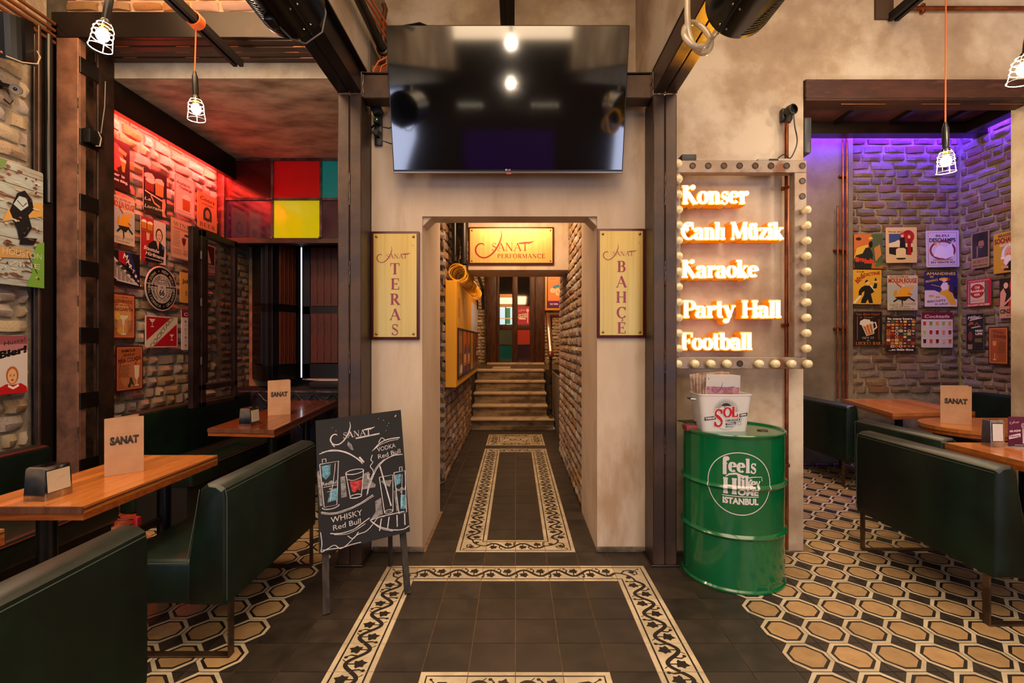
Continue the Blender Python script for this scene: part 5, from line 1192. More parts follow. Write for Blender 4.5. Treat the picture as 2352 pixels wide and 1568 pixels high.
for x, r, k in ((-.625, .022, 0), (-.53, .034, 1)):
    t = thing('drain_pipe', ('thin black pipe standing left of the corridor plaque', 'thick black pipe standing left of the corridor plaque')[k], 'pipe', (x, 5.1, 2.2))
    MB().cyl((x, 5.12, 2.22 - .03 * k), (x, 5.12, 2.86), r, black, 16).build('tube', t)
    MB().lathe([(r, 0), (r + .01, .005), (r + .012, .05), (r + .004, .06), (r, .06)], (x, 5.12, 2.22 - .03 * k), black, 16).lathe([(r, 0), (r + .006, .004), (r + .006, .03), (r, .034)], (x, 5.12, 2.62), mat('pipe_band', '#4a4540', .4, .5), 16).build('collar', t)
MBx = MB()
for x in (-.62, -.52): MBx.tube([(x, 5.9, 2.5), (x, 6.6, 2.35), (x + .02, 7.6, 2.2), (x + .02, 7.7, 1.9)], .025, black, 8)
one(MBx, 'wall_pipes', 'pair of black pipes along the top of the left corridor wall', 'pipe')

# ---------------------------------------------------------------- overhead: pipes, cables, rails, cylinders
t = thing('black_duct_pipe', 'black pipe with an elbow at the upper left of the television', 'pipe', (-.9, 3.2, 3.4))
MB().tube([(-.925, 1.2, 3.40), (-.925, 3.40, 3.43), (-.915, 3.47, 3.43)], .030, black, 14).build('straight_pipe', t)
MB().lathe([(.03, 0), (.042, .002), (.042, .03), (.03, .032)], (-.922, 3.44, 3.43), zip_steel, 16, ax=(0, 1, 0)).build('flange', t)
MB().tube([(-.93, 3.70, 3.60), (-.90, 3.66, 3.62), (-.80, 3.64, 3.66), (-.70, 3.64, 3.68), (-.60, 3.66, 3.66), (-.56, 3.7, 3.5)], .048, black, 14).build('elbow_pipe', t)
one(MB().tube([(-.955, 3.60, 3.3), (-.955, 3.60, 3.72), (-.94, 3.60, 3.80), (-.955, 3.60, 3.84)], .018, brown_pipe, 10), 'rusty_pipe', 'thin rusty pipe behind the black elbow', 'pipe')
m = MB()
for k in range(3): m.tube([(-.90 - .01 * k, 2.6, 3.47 + .01 * k), (-.93 + .03 * k, 3.0, 3.46), (-.86 + .02 * k, 3.3, 3.42 + .015 * k), (-.72, 3.42, 3.40 + .01 * k)], .006, orange, 6)
m.tube([(-.80, 3.2, 3.24), (-.88, 3.2, 3.20), (-.915, 3.2, 3.14), (-.90, 3.2, 3.09)], .006, orange, 6).tube([(-.80, 3.2, 3.20), (-.86, 3.2, 3.17), (-.88, 3.2, 3.09)], .006, orange, 6)
one(m, 'orange_cables', 'orange cables tucked behind the left edge of the television', 'cable')
one(MB().box((-.935, 3.25, 3.085), (-.83, 3.3, 3.2), mat('orange_panel', '#8d4a22', .7)), 'small_orange_board', 'small rusty board behind the cables left of the television', 'board')
def rail(lb, a, b, w=.035, h=.03):
    a, b = Vector(a), Vector(b); t = thing('track_rail', lb, 'rail', (a + b) / 2); d = (b - a); s = Vector((1, 0, 0))
    for k in (-1, 1): MB().obox((a + b) / 2 + s * k * w * .62, s * w * .36, d / 2, Z3 * h, black_m).build('side_rail', t)
    MB().obox((a + b) / 2 + Z3 * h * .5, s * w * .5, d / 2, Z3 * h * .4, steel_blk).build('core', t)
    return t
rail('black track rail over the left booths holding the pendant lamps', (-1.96, 1.3, 3.33), (-1.925, 3.46, 3.33), .035, .022)
rail('black track rail end at the top right above the violet alcove', (2.53, 1.2, 3.56), (2.52, 3.32, 3.56), .035, .025)
rail('black track rail dropping behind the top of the television', (-.055, 2.4, 3.62), (-.055, 3.74, 3.62), .05, .02)
one(MB().box((2.40, 3.315, 3.55), (2.52, 3.335, 4.2), mat('brown_recess', '#4a3524', .8)), 'dark_wall_slot', 'dark vertical slot in the plaster where the right rail ends', 'slot')
t = thing('copper_wall_pipe', 'horizontal copper pipe high on the right wall', 'pipe', (3.2, 3.3, 3.63))
MB().cyl((2.56, 3.31, 3.615), (4.0, 3.31, 3.615), .014, copper, 12).build('pipe', t)
MB().box((2.70, 3.30, 3.585), (2.722, 3.33, 3.645), copper, .003).build('clip', t)
def pendant(lb, p, ztop, r=.042, tilt=(0, 0), knot=False, pw=15):
    """caged hand lamp; p = centre of the bulb"""
    p = Vector(p); t = thing('cage_pendant', lb, 'pendant lamp', p, group='caged pendant lamps')
    q = Vector((tilt[0], tilt[1], 1)).normalized()
    MB().tube([p + q * .21, p + q * .21 + (Vector((p.x, p.y, ztop)) - p - q * .21) * .5, (p.x, p.y, ztop)], .0042, orange, 6).build('cord', t)
    MB().lathe([(.004, .225), (.008, .222), (.011, .205), (.0165, .19), (.0175, .12), (.0155, .08), (.022, .07), (.024, .055), (.0001, .054)][::-1], p, black, 16, ax=q).build('handle', t)
    MB().lathe([(.017, .058), (.019, .05), (.019, .03), (.012, .026), (.0001, .026)][::-1], p, brass, 16, ax=q).build('socket', t)
    MB().sphere(p, .027, glow('#fff1d0', 55), 16, 10, 1.1).build('bulb', t)
    wire = mat('cage_wire', '#e9e4da', .3, .6, emit='#fff1d8', es=.35); m = MB(); qq = Z3.rotation_difference(q)  # bulb glare put into the wire as a faint glow
    def ring(z, rr): m.tube([p + qq @ Vector((rr * math.cos(2 * PI * i / 24), rr * math.sin(2 * PI * i / 24), z)) for i in range(24)], .0018, wire, 5, closed=True)
    for z, rr in ((.052, r * .72), (.03, r * .95), (.008, r), (-.018, r), (-.062, r * 1.12)): ring(z, rr)
    for k in range(4):
        a = k * PI / 2 + .5; m.tube([p + qq @ Vector((rr * math.cos(a), rr * math.sin(a), z)) for z, rr in ((.066, r * .5), (.052, r * .72), (.03, r * .95), (-.018, r), (-.062, r * 1.12))], .0018, wire, 5)
    m.build('cage', t)
    if knot:
        m = MB()
        for k in range(6): m.tube([(p.x + .042 * math.cos(a), p.y + .01 * k - .03, ztop + .0 + .04 * math.sin(a)) for a in [2 * PI * i / 14 for i in range(14)]], .005, orange, 5, closed=True)
        m.build('cord_wrap', t)
    lamp('pendant_light', 'POINT', p - q * .05, pw, '#ffe6c8', .04)
pendant('lit caged pendant lamp at the upper left in front of the rusty column', (-1.95, 2.35, 2.845), 3.31, tilt=(.1, .1))
pendant('lit caged pendant lamp hanging from an orange cord below the left rail', (-1.925, 3.0, 2.80), 3.33, tilt=(-.02, -.03), knot=True)
pendant('lit caged pendant lamp hanging before the violet alcove', (2.50, 2.89, 2.445), 3.56, tilt=(-.06, -.05))
pendant('lit caged pendant lamp cut by the right edge', (2.50, 2.45, 2.74), 3.56, r=.05, tilt=(.08, -.1))
pendant('lit caged pendant lamp behind the viewer, mirrored in the television', (-.05, -.2, 3.40), 4.3)
pendant('second caged pendant lamp behind the viewer, mirrored lower in the television', (-.07, -2.2, 2.97), 4.3)
def barrel(lb, x, sgn):
    y1, z, r = 2.05, 2.775, .1345; t = thing('barrel_heater', lb, 'heater', (x, 1.75, z - r))
    sk = mat('satin_black', '#121110', .28, .6)
    MB().lathe([(r - .012, 0), (r, .008), (r, .55), (r - .012, .56)], (x, y1 - .56, z), sk, 56, ax=(0, 1, 0)).build('barrel', t)
    m = MB(); a0 = PI * 1.5 - sgn * .61
    m.tube([(x + (r + .001) * math.cos(a0), y, z + (r + .001) * math.sin(a0)) for y in (y1 - .55, y1)], .0028, black_m, 5); m.build('seam', t)
    for i in range(3):
        for k in (-1, 1): MB().sphere((x + r * math.cos(a0 + k * .12), y1 - .05 - i * .12, z + r * math.sin(a0 + k * .12)), .005, chrome, 8, 5).build('rivet', t)
    for i in range(13):
        y = y1 - .035 - i * .016; s = .02 + .035 * i ; m = MB()
        m.tube([(x + (r + .0004) * math.cos(PI * 1.5 + sgn * (s + q * .09)), y, z + (r + .0004) * math.sin(PI * 1.5 + sgn * (s + q * .09))) for q in range(11)], .0022, black_m, 4); m.build('vent_slot', t)
    MB().box((x - .03, y1 - .4, z + r - .01), (x + .03, y1 - .3, 2.946), steel_blk).build('bracket', t)
    return t
t = barrel('black barrel heater under the left ceiling beam', -.915, -1)
MB().box((-.965, 1.90, 2.628), (-.925, 1.96, 2.652), black, .006).build('switch_box', t)
MB().tube([(-.93, 1.96, 2.64), (-.90, 2.0, 2.615), (-.86, 2.04, 2.62), (-.80, 2.06, 2.68), (-.785, 2.06, 2.76), (-.80, 2.04, 2.84)], .0035, mat('grey_cable', '#55524e', .5), 6).build('cable', t)
barrel('black barrel heater under the right ceiling beam, catching yellow light', .912, 1)
one(MB().tube(cr([tuple(W(x, y, d)) for x, y, d in ((1579, -30, 2.1), (1579, 0, 2.1), (1579, 40, 2.1), (1583, 80, 2.1), (1598, 112, 2.08), (1618, 122, 2.08), (1632, 108, 2.1), (1630, 85, 2.13), (1612, 62, 2.16), (1590, 52, 2.16), (1574, 62, 2.12), (1572, 82, 2.07), (1588, 102, 2.05), (1612, 108, 2.06), (1632, 92, 2.12), (1645, 72, 2.14))], 4), .0125, mat('clear_hose', '#b9a98e', .15, alpha=.75, spec=.8, coat=.5), 12), 'clear_hose', 'knotted clear hose hanging beside the right barrel heater', 'hose')
# socket strip behind the television
t = thing('socket_strip', 'black socket strip with plugs on the wall left of the television', 'socket strip', (-.91, 3.3, 2.7))
MB().box((-.935, 3.295, 2.70), (-.885, 3.32, 2.93), black, .006).build('strip', t)
MB().obox((-.91, 3.27, 2.92), (.03, 0, .015), (0, .025, 0), (-.012, 0, .025), black).build('adapter_plug', t)
for z in (2.85, 2.77): MB().lathe([(.0001, 0), (.024, .0), (.026, .02), (.018, .045), (.0001, .045)][::1], (-.91, 3.295, z), black, 14, ax=(0, -1, 0)).build('plug', t)
MB().tube([(-.90, 3.25, 2.85), (-.87, 3.25, 2.80), (-.83, 3.27, 2.80), (-.78, 3.28, 2.83)], .004, black, 5).tube([(-.90, 3.25, 2.77), (-.87, 3.25, 2.71), (-.82, 3.27, 2.70), (-.76, 3.28, 2.69)], .004, black, 5).tube([(-.935, 3.29, 2.83), (-.95, 3.27, 2.80), (-.945, 3.28, 2.77), (-.93, 3.28, 2.79)], .007, black, 6).build('cable', t)
MB().sphere((-.905, 3.249, 2.85), .003, glow('#40ff60', 3), 6, 4).build('led', t)
# ---------------------------------------------------------------- left wall equipment
t = thing('loudspeaker', 'black tilted loudspeaker at the top left corner', 'speaker', (-3.05, 2.95, 3.15))
M = Matrix.Translation((-3.055, 2.98, 3.225)) @ Matrix.Rotation(math.radians(14), 4, 'Y') @ Matrix.Rotation(math.radians(16), 4, 'X') @ Matrix.Rotation(math.radians(30), 4, 'Z')
m = MB(); m.M = M; pr = [(-.11, .07)] + [(.105 * math.cos(math.radians(195 + 15 * i)), -.02 + .085 * math.sin(math.radians(195 + 15 * i))) for i in range(11)] + [(.11, .07)]
m.prism([(x, y, -.125) for x, y in pr], (0, 0, .25), mat('speaker_black', '#101010', .3, .3)); m.build('cabinet', t)
m = MB(); m.M = M; m.box((-.03, .07, -.03), (.03, .16, .03), black); m.build('bracket', t)
m = MB(); m.M = M; m.sphere((.01, -.10, -.095), .010, mat('badge', '#7a4a34', .4, .6), 10, 6); m.build('badge', t)
MB().tube([(-3.0, 2.93, 3.08), (-2.95, 2.98, 3.07), (-2.93, 3.05, 3.10), (-2.96, 3.1, 3.17), (-3.0, 3.12, 3.22)], .004, mat('beige_cable', '#8f8170', .6), 6).build('cable', t)
t = thing('security_camera', 'small grey bullet camera on the brick wall below the loudspeaker', 'camera', (-3.12, 3.2, 2.99))
MB().lathe([(.03, 0), (.03, .012), (.018, .02), (.0001, .02)], (XL, 3.11, 3.01), black, 14, ax=(1, 0, 0)).tube([(XL + .02, 3.11, 3.01), (-3.17, 3.12, 3.0)], .012, black, 8).build('mount', t)
MB().lathe([(.0001, .05), (.02, .05), (.028, .04), (.03, -.02), (.030, -.034), (.026, -.034), (.025, -.028), (.0001, -.028)], (-3.14, 3.13, 2.985), mat('camera_grey', '#6e665c', .4), 20, ax=(-.5, .6, .25)).build('housing', t)
MB().sphere((-3.128, 3.112, 2.978), .012, mat('lens', '#08080a', .05), 12, 8).build('lens', t)
MB().tube([(-3.2, 3.13, 2.98), (-3.19, 3.16, 2.93), (-3.2, 3.15, 2.90), (-3.21, 3.12, 2.92)], .005, black, 6).build('cable', t)
for k, z in enumerate((3.475, 3.52, 3.56, 3.607)):
    one(MB().cyl((-3.205, 1.9, z), (-3.205, 3.46, z), .0115, brown_pipe, 10), 'brown_conduit', 'thin brown conduit on the upper left brick wall, %s of four' % ('lowest', 'second lowest', 'second highest', 'highest')[k], 'conduit', 'brown conduits at the top left')
one(MB().obox((-3.19, 3.05, 3.56), (.004, 0, 0), (0, .012, 0), (0, 0, .11), rust_red), 'conduit_bracket', 'rusty bracket across the brown conduits', 'bracket')
t = thing('junction_device', 'black device with loose cables on the rusty column batten', 'device', (-3.0, 3.52, 2.85))
MB().box((-3.04, 3.49, 2.80), (-2.985, 3.62, 2.90), black, .005).build('box', t)
MB().tube([(-2.984, 3.56, 2.90), (-2.98, 3.58, 2.86), (-2.982, 3.57, 2.80), (-2.984, 3.54, 2.79)], .004, mat('beige_cable', '#8f8170', .6), 6).tube([(-3.0, 3.60, 2.90), (-2.99, 3.62, 3.1), (-3.0, 3.64, 3.3)], .006, black, 6).build('cable', t)

# what the television mirrors: shelf lights and a violet lit panel on the wall behind the viewer
for x0, x1, lb in ((-1.08, -.60, 'left row of small shelf lights behind the viewer'), (.28, .82, 'right row of small shelf lights behind the viewer')):
    t = thing('shelf_lights', lb, 'light', ((x0 + x1) / 2, -3.86, 2.5), group='shelf lights on the wall behind the viewer')
    MB().box((x0, -3.9, 2.56), (x1, -3.82, 2.6), mat('shelf_white', '#b5ada3', .5)).build('shelf', t)
    for i in range(5): MB().sphere((x0 + .05 + (x1 - x0 - .1) * i / 4, -3.84, 2.545), .014, glow('#fff0d0', 14), 8, 5).build('bulb', t)
one(MB().box((-1.0, -3.895, 1.3), (.75, -3.88, 2.1), glow('#4a1a9a', .16)), 'violet_panel', 'violet lit panel on the wall behind the viewer', 'light')
# ---------------------------------------------------------------- tin signs on the walls
def draw(m, ops):
    for o in ops:
        k = o[0]
        if k == 'r': m.rect(*o[1:])
        elif k == 'e': m.ell(*o[1:])
        elif k == 'p': m.poly(ln(*o[1]), o[2])
        elif k == 's': m.ribbon(ln(*o[1]), o[2], o[3])
        elif k == 't': T(m, o[1], o[2], o[3], o[4], o[5], o[6], *(o[7:]))
        elif k == 'R': RT(m, o[1], o[2], o[3], o[4], o[5], o[6], *(o[7:]))
        elif k == 'lines':                                        # small unreadable type as thin bars
            x0, y0, x1, y1, n, c = o[1:]
            for i in range(n):
                y = y1 - (y1 - y0) * (i + .5) / n; m.lay = 3; m.rect(x0, y - .005, x1 - (.12 * (x1 - x0) if i % 3 == 1 else 0), y + .005, c)
            m.lay += 1
def sign(lb, o, u, w, h, ops, bg='#d8cdb8', rim=None, tilt=0, bend=0, name='tin_sign', cat='sign', grp=None, round_=.012):
    """o = lower-left corner seen from the front"""
    o, u = Vector(o), Vector(u); n = u.cross(Z3); v = Z3
    if tilt: u2 = u * math.cos(tilt) + v * math.sin(tilt); v = v * math.cos(tilt) - u * math.sin(tilt); u = u2
    def rp(x0, y0, x1, y1, r):
        pts = []
        for cx, cy, a in ((x1 - r, y1 - r, 0), (x0 + r, y1 - r, 90), (x0 + r, y0 + r, 180), (x1 - r, y0 + r, 270)):
            for k in range(4): an = math.radians(a + k * 30); pts.append((cx + r * math.cos(an), cy + r * math.sin(an)))
        return pts
    m = MB(); P = [o + u * x + v * y for x, y in rp(0, 0, w, h, round_)]
    m.prism([p + n * -.004 for p in P][::1], n * .004, ink(rim or bg))
    m.frame(o, u, v, w, h); e = .008 if rim else 0
    if rim: m.poly([(x / w, y / h) for x, y in rp(e, e, w - e, h - e, round_ * .7)], bg)
    draw(m, ops)
    return tag(m.build(name), lb, cat, grp)
XW = -3.192
def yL(px): return XW * F / (px - CX)
def signL(lb, pl, pr, ref, yt, yb, ops, **k):
    y0, y1 = yL(pl), yL(pr); d = yL(ref); z1, z0 = CZ + (CY - yt) * d / F, CZ + (CY - yb) * d / F
    return sign(lb, (XW, y0, z0), (0, 1, 0), y1 - y0, z1 - z0, ops, grp=None, **k)
YW = 5.725
def signB(lb, x0, x1, yt, yb, ops, tilt=0, **k):
    s = YW / F
    return sign(lb, ((x0 - CX) * s, YW, CZ + (CY - yb) * s), (1, 0, 0), (x1 - x0) * s, (yb - yt) * s, ops, tilt=tilt, **k)
XR = 5.112
def signR(lb, pl, pr, yt, yb, ops, **k):
    d0, d1 = XR * F / (pl - CX), XR * F / (pr - CX)
    return sign(lb, (XR, d0, CZ + (CY - yb) * d0 / F), (0, -1, 0), d0 - d1, (yb - yt) * d0 / F, ops, **k)
def mug(x, y, w, h, a='#c9892c', b='#efe6d4', hl=True):
    o = [('p', (x, y, x + w, y, x + w * 1.05, y + h * .72, x - w * .05, y + h * .72), a), ('p', (x - w * .08, y + h * .68, x + w * 1.08, y + h * .68, x + w * 1.1, y + h * .85, x + w * .8, y + h, x + w * .3, y + h * .97, x - w * .1, y + h * .86), b)]
    for i in (1, 2, 3): o.append(('s', (x + w * i / 4, y + h * .04, x + w * i / 4, y + h * .66), .004, '#8a5518'))
    if hl: o.append(('s', (x + w, y + h * .6, x + w * 1.38, y + h * .58, x + w * 1.42, y + h * .2, x + w, y + h * .14), .012, b))
    return o
def coupe(x, y, s, c, base='#e8e2d8'):
    return [('p', (x - s, y, x + s, y, x + s * .25, y - s * 1.1, x - s * .25, y - s * 1.1), base), ('p', (x - s * .8, y - .15 * s, x + s * .8, y - .15 * s, x + s * .2, y - s, x - s * .2, y - s), c), ('s', (x, y - s * 1.1, x, y - s * 2.6), .004, base), ('s', (x - s * .55, y - s * 2.65, x + s * .55, y - s * 2.65), .005, base)]
def face(x, y, s, hair='#3a2418', skin='#d9a67c', lip='#a02820'):
    return [('e', x, y + s * .12, s * 1.12, s * 1.2, hair, 16), ('e', x, y, s * .82, s, skin, 16), ('s', (x - s * .5, y + s * .22, x - s * .15, y + s * .24), .003, hair), ('s', (x + s * .15, y + s * .24, x + s * .5, y + s * .22), .003, hair),
            ('e', x - s * .32, y + s * .06, s * .12, s * .08, '#2a2018', 8), ('e', x + s * .32, y + s * .06, s * .12, s * .08, '#2a2018', 8), ('s', (x, y + .05 * s, x + s * .08, y - s * .22), .002, '#a8714a'), ('e', x + .02 * s, y - s * .5, s * .26, s * .1, lip, 8)]
def dancer(x, y):
    return [('p', (x - .2, y - .1, x - .05, y + .12, x + .12, y + .16, x + .3, y + .02, x + .26, y - .1, x + .05, y - .18, x - .15, y - .16), '#d99a22'), ('p', (x - .25, y - .12, x + .3, y - .10, x + .1, y - .24, x - .12, y - .2), '#1d1712'),
            ('p', (x - .3, y - .1, x - .26, y + .05, x - .16, y + .1, x - .18, y - .08), '#c98a20'), ('p', (x + .05, y + .1, x + .35, y + .22, x + .38, y + .12, x + .12, y + .05), '#d99a3a'), ('e', x + .05, y + .23, .05, .05, '#e8b890', 12), ('p', (x + .0, y + .24, x + .12, y + .24, x + .08, y + .3, x + .02, y + .3), '#d08a1c'),
            ('s', (x - .1, y - .15, x - .28, y - .26), .018, '#1a1512'), ('s', (x + .2, y - .12, x + .42, y - .24), .018, '#1a1512'), ('s', (x + .0, y - .2, x + .02, y - .38), .014, '#1a1512'), ('s', (x - .02, y + .15, x - .2, y + .28), .012, '#b02a1c'), ('s', (x + .2, y - .02, x + .34, y - .06), .01, '#b02a1c')]
# --- left foreground wall
XW = -3.175
bops = [('r', .004, .004, .996, .996, mat('worn_painted_planks', '#9fa9a6', .6, c2='#6a4634', c3='#8f8f86', sc=2.2, lo=.44, hi=.66, stretch=(1, 1.6, 7), det=10, bump=.1))]
rb = random.Random(4)
for i in range(9): bops.append(('s', (0, .11 * i + .06, 1, .11 * i + .05), .004, '#4a3226'))
for i in range(170):
    x, y = rb.uniform(.06, .94), rb.uniform(.03, .96); c = rb.choice(['#6b4432', '#5a3526', '#b9a48a', '#7a4a34', '#c2b6a2']); a, b_ = rb.uniform(.006, .05), rb.uniform(.003, .014)
    bops.append(('p', (x - a, y, x - a * .3, y + b_, x + a * .6, y + b_ * .7, x + a, y - b_ * .2, x, y - b_), c))
stains = bops[10:]; bops = bops[:10] + stains[:110]
bops += [('p', (.80, 0, 1, 0, 1, .40, .93, .38, .88, .3, .86, .12), '#6a9a3c'), ('p', (.0, .85, .55, .92, .6, 1, 0, 1), '#66834a'), ('p', (.55, .5, .98, .62, .98, .74, .7, .68, .6, .6), '#c0954e'), ('p', (.45, .20, .85, .24, .85, .32, .45, .29), '#b08a52'),
         ('p', (.62, .60, .70, .76, .78, .80, .86, .74, .88, .66, .82, .60, .86, .5, .80, .42, .72, .38, .70, .46), '#1b1a1c'), ('p', (.66, .66, .72, .74, .80, .74, .82, .68, .74, .62), '#a9b5b8'), ('p', (.74, .40, .92, .42, .88, .36, .72, .34), '#1b1a1c'), ('s', (.70, .70, .76, .66, .8, .7), .006, '#1b1a1c'),
         ('s', (.62, .3, .7, .26, .8, .3, .86, .2, .92, .12), .006, '#26221e'), ('t', 'HOUSTON', .76, .27, .42, .05, '#b9b4a4', .0), ('t', 'ZINE', .78, .18, .34, .045, '#b9b4a4', .0)]
bops += stains[110:]
for i in range(14): bops.append(('e', rb.uniform(.05, .95), rb.uniform(.05, .95), .012, .010, '#54301f', 8))
signL('big weathered plank board with a stencilled figure and green paint at the left edge', -140, 99, 90, 395, 661, bops, bg='#9fa9a6', name='painted_board')
signL('Hurra! Bier! tin sign with a cheering woman on the left brick wall', -40, 63, 62, 771, 900,
      [('r', 0, 0, 1, 1, '#cfc5c0'), ('p', (0, .8, 1, .8, 1, 1, 0, 1), '#8a4a52'), ('p', (0, .72, 1, .74, 1, .86, 0, .84), '#a8747a'), ('t', 'Hurra!', .70, .90, .5, .07, '#2a1a1a', 0, .22, .25), ('t', 'Bier!', .66, .72, .66, .11, '#17100f', .06, .22, .25),
       ('p', (.2, 0, 1, 0, .98, .1, .84, .17, .66, .15, .5, .17, .36, .12, .3, .3, .18, .5, .1, .48, .16, .2), '#b51a1f'), ('p', (.0, .3, .3, .18, .34, .12, .3, .08, .02, .2), '#d9a67c'), ('p', (.55, .16, .66, .11, .78, .16, .8, .12, .66, .07, .54, .12), '#e8e2dc')] + face(.64, .30, .13, '#a8642c', '#e0ab80') + mug(.08, .66, .14, .16),
      bg='#cfc5c0', rim='#d8d0ca')
XW = -3.192
# --- left alcove wall
signL('dark tin sign ending in the words rous thing, uppermost left in the red light', 228, 298, 298, 334, 443,
      [('r', 0, 0, 1, 1, '#2a0f14'), ('e', .45, .66, .32, .26, '#b04a4e', 16), ('p', (.62, .86, .9, .8, .86, .72, .6, .78), '#b8925a'), ('p', (.55, .7, .78, .68, .82, .55, .7, .6), '#c07a4a')] + [('p', (.74, .38, .82, .38, .86, .6, .68, .62), '#c9852c'), ('p', (.66, .60, .87, .58, .87, .64, .66, .66), '#e8d8b8'), ('p', (.3, .5, .55, .42, .6, .34, .35, .36), '#b04a2c'),
       ('t', 'Beer is', .55, .28, .55, .055, '#e8dcd0', .03), ('t', 'a dangerous thing.', .48, .18, .9, .055, '#e8dcd0', .03)], bg='#2a0f14')
signL('black La Lorraine sign with two foaming glasses', 329.6, 383, 329.6, 382, 482,
      [('r', 0, 0, 1, 1, '#1c0e16')] + mug(.06, .5, .36, .42, '#7a2620', '#d8b8a8', False) + mug(.5, .46, .34, .42, '#c9854c', '#e0c0a8', False) + [('e', .28, .74, .2, .06, '#d8c8b8', 14), ('s', (.05, .47, .3, .43, .55, .40, .8, .37), .012, '#d8c0b0'), ('p', (.8, .42, .92, .44, .95, .3, .9, .1, .98, 0, .8, 0, .78, .2), '#c98a7a'), ('s', (.3, .4, .45, .25, .7, .2), .016, '#c9907a'),
       ('t', 'La', .18, .30, .26, .07, '#e8dcd0', 0, .1, .4), ('t', 'Lorraine', .45, .14, .8, .08, '#e8dcd0', 0, .06, .4)], bg='#1c0e16', rim='#c9a8a0')
signL('cream Academic Challenge sign with a beer mug', 401.4, 447.6, 401.4, 397, 489, [('r', .06, .05, .94, .95, '#d0b8aa'), ('t', 'Academic', .42, .82, .68, .07, '#3a1616', .03), ('t', 'Challenge', .52, .72, .62, .07, '#3a1616', .03)] + mug(.38, .16, .36, .42, '#a8521c', '#e8dcd0') + [('lines', .1, .08, .8, .12, 1, '#6a4a40'), ('s', (.04, .04, .96, .04, .96, .96, .04, .96, .04, .04), .003, '#7a3a34')], bg='#d0b8aa', rim='#a88a80')
signL('tan beer sign reading Coors Golden Beer', 454, 498, 454, 436, 520.5, [('t', 'Coors', .5, .84, .76, .10, '#4a1a16', .02, -.03, .2), ('t', 'GOLDEN', .5, .70, .62, .035, '#5a2a20'), ('e', .5, .44, .22, .2, '#2e1a12', 20), ('p', (.28, .44, .72, .44, .72, .26, .28, .26), '#2e1a12'), ('e', .5, .44, .12, .12, '#a87a4a', 12), ('s', (.36, .32, .5, .5, .64, .3), .008, '#8a6238'), ('R', 'BEER', .5, .12, .8, .11, '#2a1410')], bg='#bf8350')
signL('can-can poster with big red lettering, half hidden by the rusty column', 258, 309.3, 309, 463, 567, [('r', 0, 0, 1, 1, '#c4b49a'), ('p', (.0, .2, 1, .3, 1, .7, 0, .75), '#aab0ae'), ('t', 'AU JOYEUX', .45, .94, .75, .05, '#a81c14', .03), ('t', 'MOULIN ROUGE', .5, .83, .96, .12, '#a81c14', .04)] + dancer(.48, .5) + [('t', 'PARIS qui DANSE', .5, .13, .86, .06, '#8f9288', .02, .06), ('t', 'Tous les Soirs', .45, .055, .6, .03, '#5a5040')], bg='#c4b49a')
signL('red and cream Braustube Hürlimann sign with a waitress raising beers', 323.6, 380.6, 323.6, 494.6, 597,
      [('r', 0, 0, .5, 1, '#a81c28'), ('r', .5, 0, 1, 1, '#c8bcae'), ('p', (.15, 0, .3, .42, .5, .52, .75, .52, .95, .42, .9, .05, .7, 0), '#15121a')] + mug(.04, .74, .16, .2, hl=False) + mug(.26, .73, .18, .2, hl=False) + [('p', (.02, .72, .5, .68, .48, .64, .04, .68), '#8a4a20'), ('p', (.2, .66, .34, .65, .32, .5, .22, .48), '#d8a88a'), ('p', (.6, .52, .72, .52, .68, .32), '#d8a88a')] + face(.72, .66, .13, '#1a1212', '#d8a88a') +
      [('t', 'Braustube', .42, .30, .6, .085, '#ece2d8', .01, -.06, .3), ('t', 'Hürlimann', .55, .18, .72, .085, '#ece2d8', .01, -.06, .3), ('t', 'am Hauptbahnhof Zürich', .5, .08, .7, .03, '#ece2d8', 0, -.04, .3), ('r', .84, .36, .93, .44, '#3a5a9a')], bg='#c8bcae')
signL('pale WINE chart sign with a pouring bottle', 393.4, 440, 393.4, 496.5, 590, [('R', 'WINE', .5, .86, .8, .09, '#3a2016'), ('r', .1, .74, .9, .78, '#b06a4a'), ('lines', .08, .3, .42, .7, 9, '#6a4030'), ('lines', .6, .1, .9, .26, 4, '#6a4030'), ('lines', .08, .1, .5, .25, 4, '#8a3020')] + [('p', (.5, .55, .72, .55, .68, .42, .63, .36, .58, .36, .52, .44), '#5a0e14'), ('s', (.61, .36, .61, .16), .004, '#6a4a40'), ('s', (.52, .15, .7, .15), .004, '#6a4a40'), ('p', (.62, .62, .66, .66, .98, .66, .98, .58), '#2a1612'), ('s', (.62, .62, .6, .5), .006, '#6a0e14')], bg='#bf9a7c', rim='#a87a5c')
signL('Martini sign with receding cocktail glasses', 250, 321, 321, 586, 661.5, [('r', 0, 0, 1, 1, '#17141c'), ('p', (.3, 1, .5, 1, .55, .6, .3, .7), '#a81c28'), ('p', (.55, 1, .7, 1, .98, .1, .9, .12), '#2a2660'), ('p', (.0, .95, .98, .06, .3, .12, 0, .3), '#c8c0b4'), ('p', (.0, .85, .8, .12, .3, .16, 0, .35), '#8a8078')] + [('s', (.25 + .13 * i, .5 - .1 * i, .25 + .13 * i, .12), .006, '#d8d0c4') for i in range(5)] + [('e', .3 + .14 * i, .62 - .11 * i, .09 - .012 * i, .06 - .008 * i, '#3a3438', 12) for i in range(5)] +
      [('t', c, .52 + .085 * i, .86 - .13 * i, .14 - .018 * i, .15 - .018 * i, '#e0d8cc', .04, -.3) for i, c in enumerate('MARTINI')], bg='#17141c', rim='#d0c8bc')
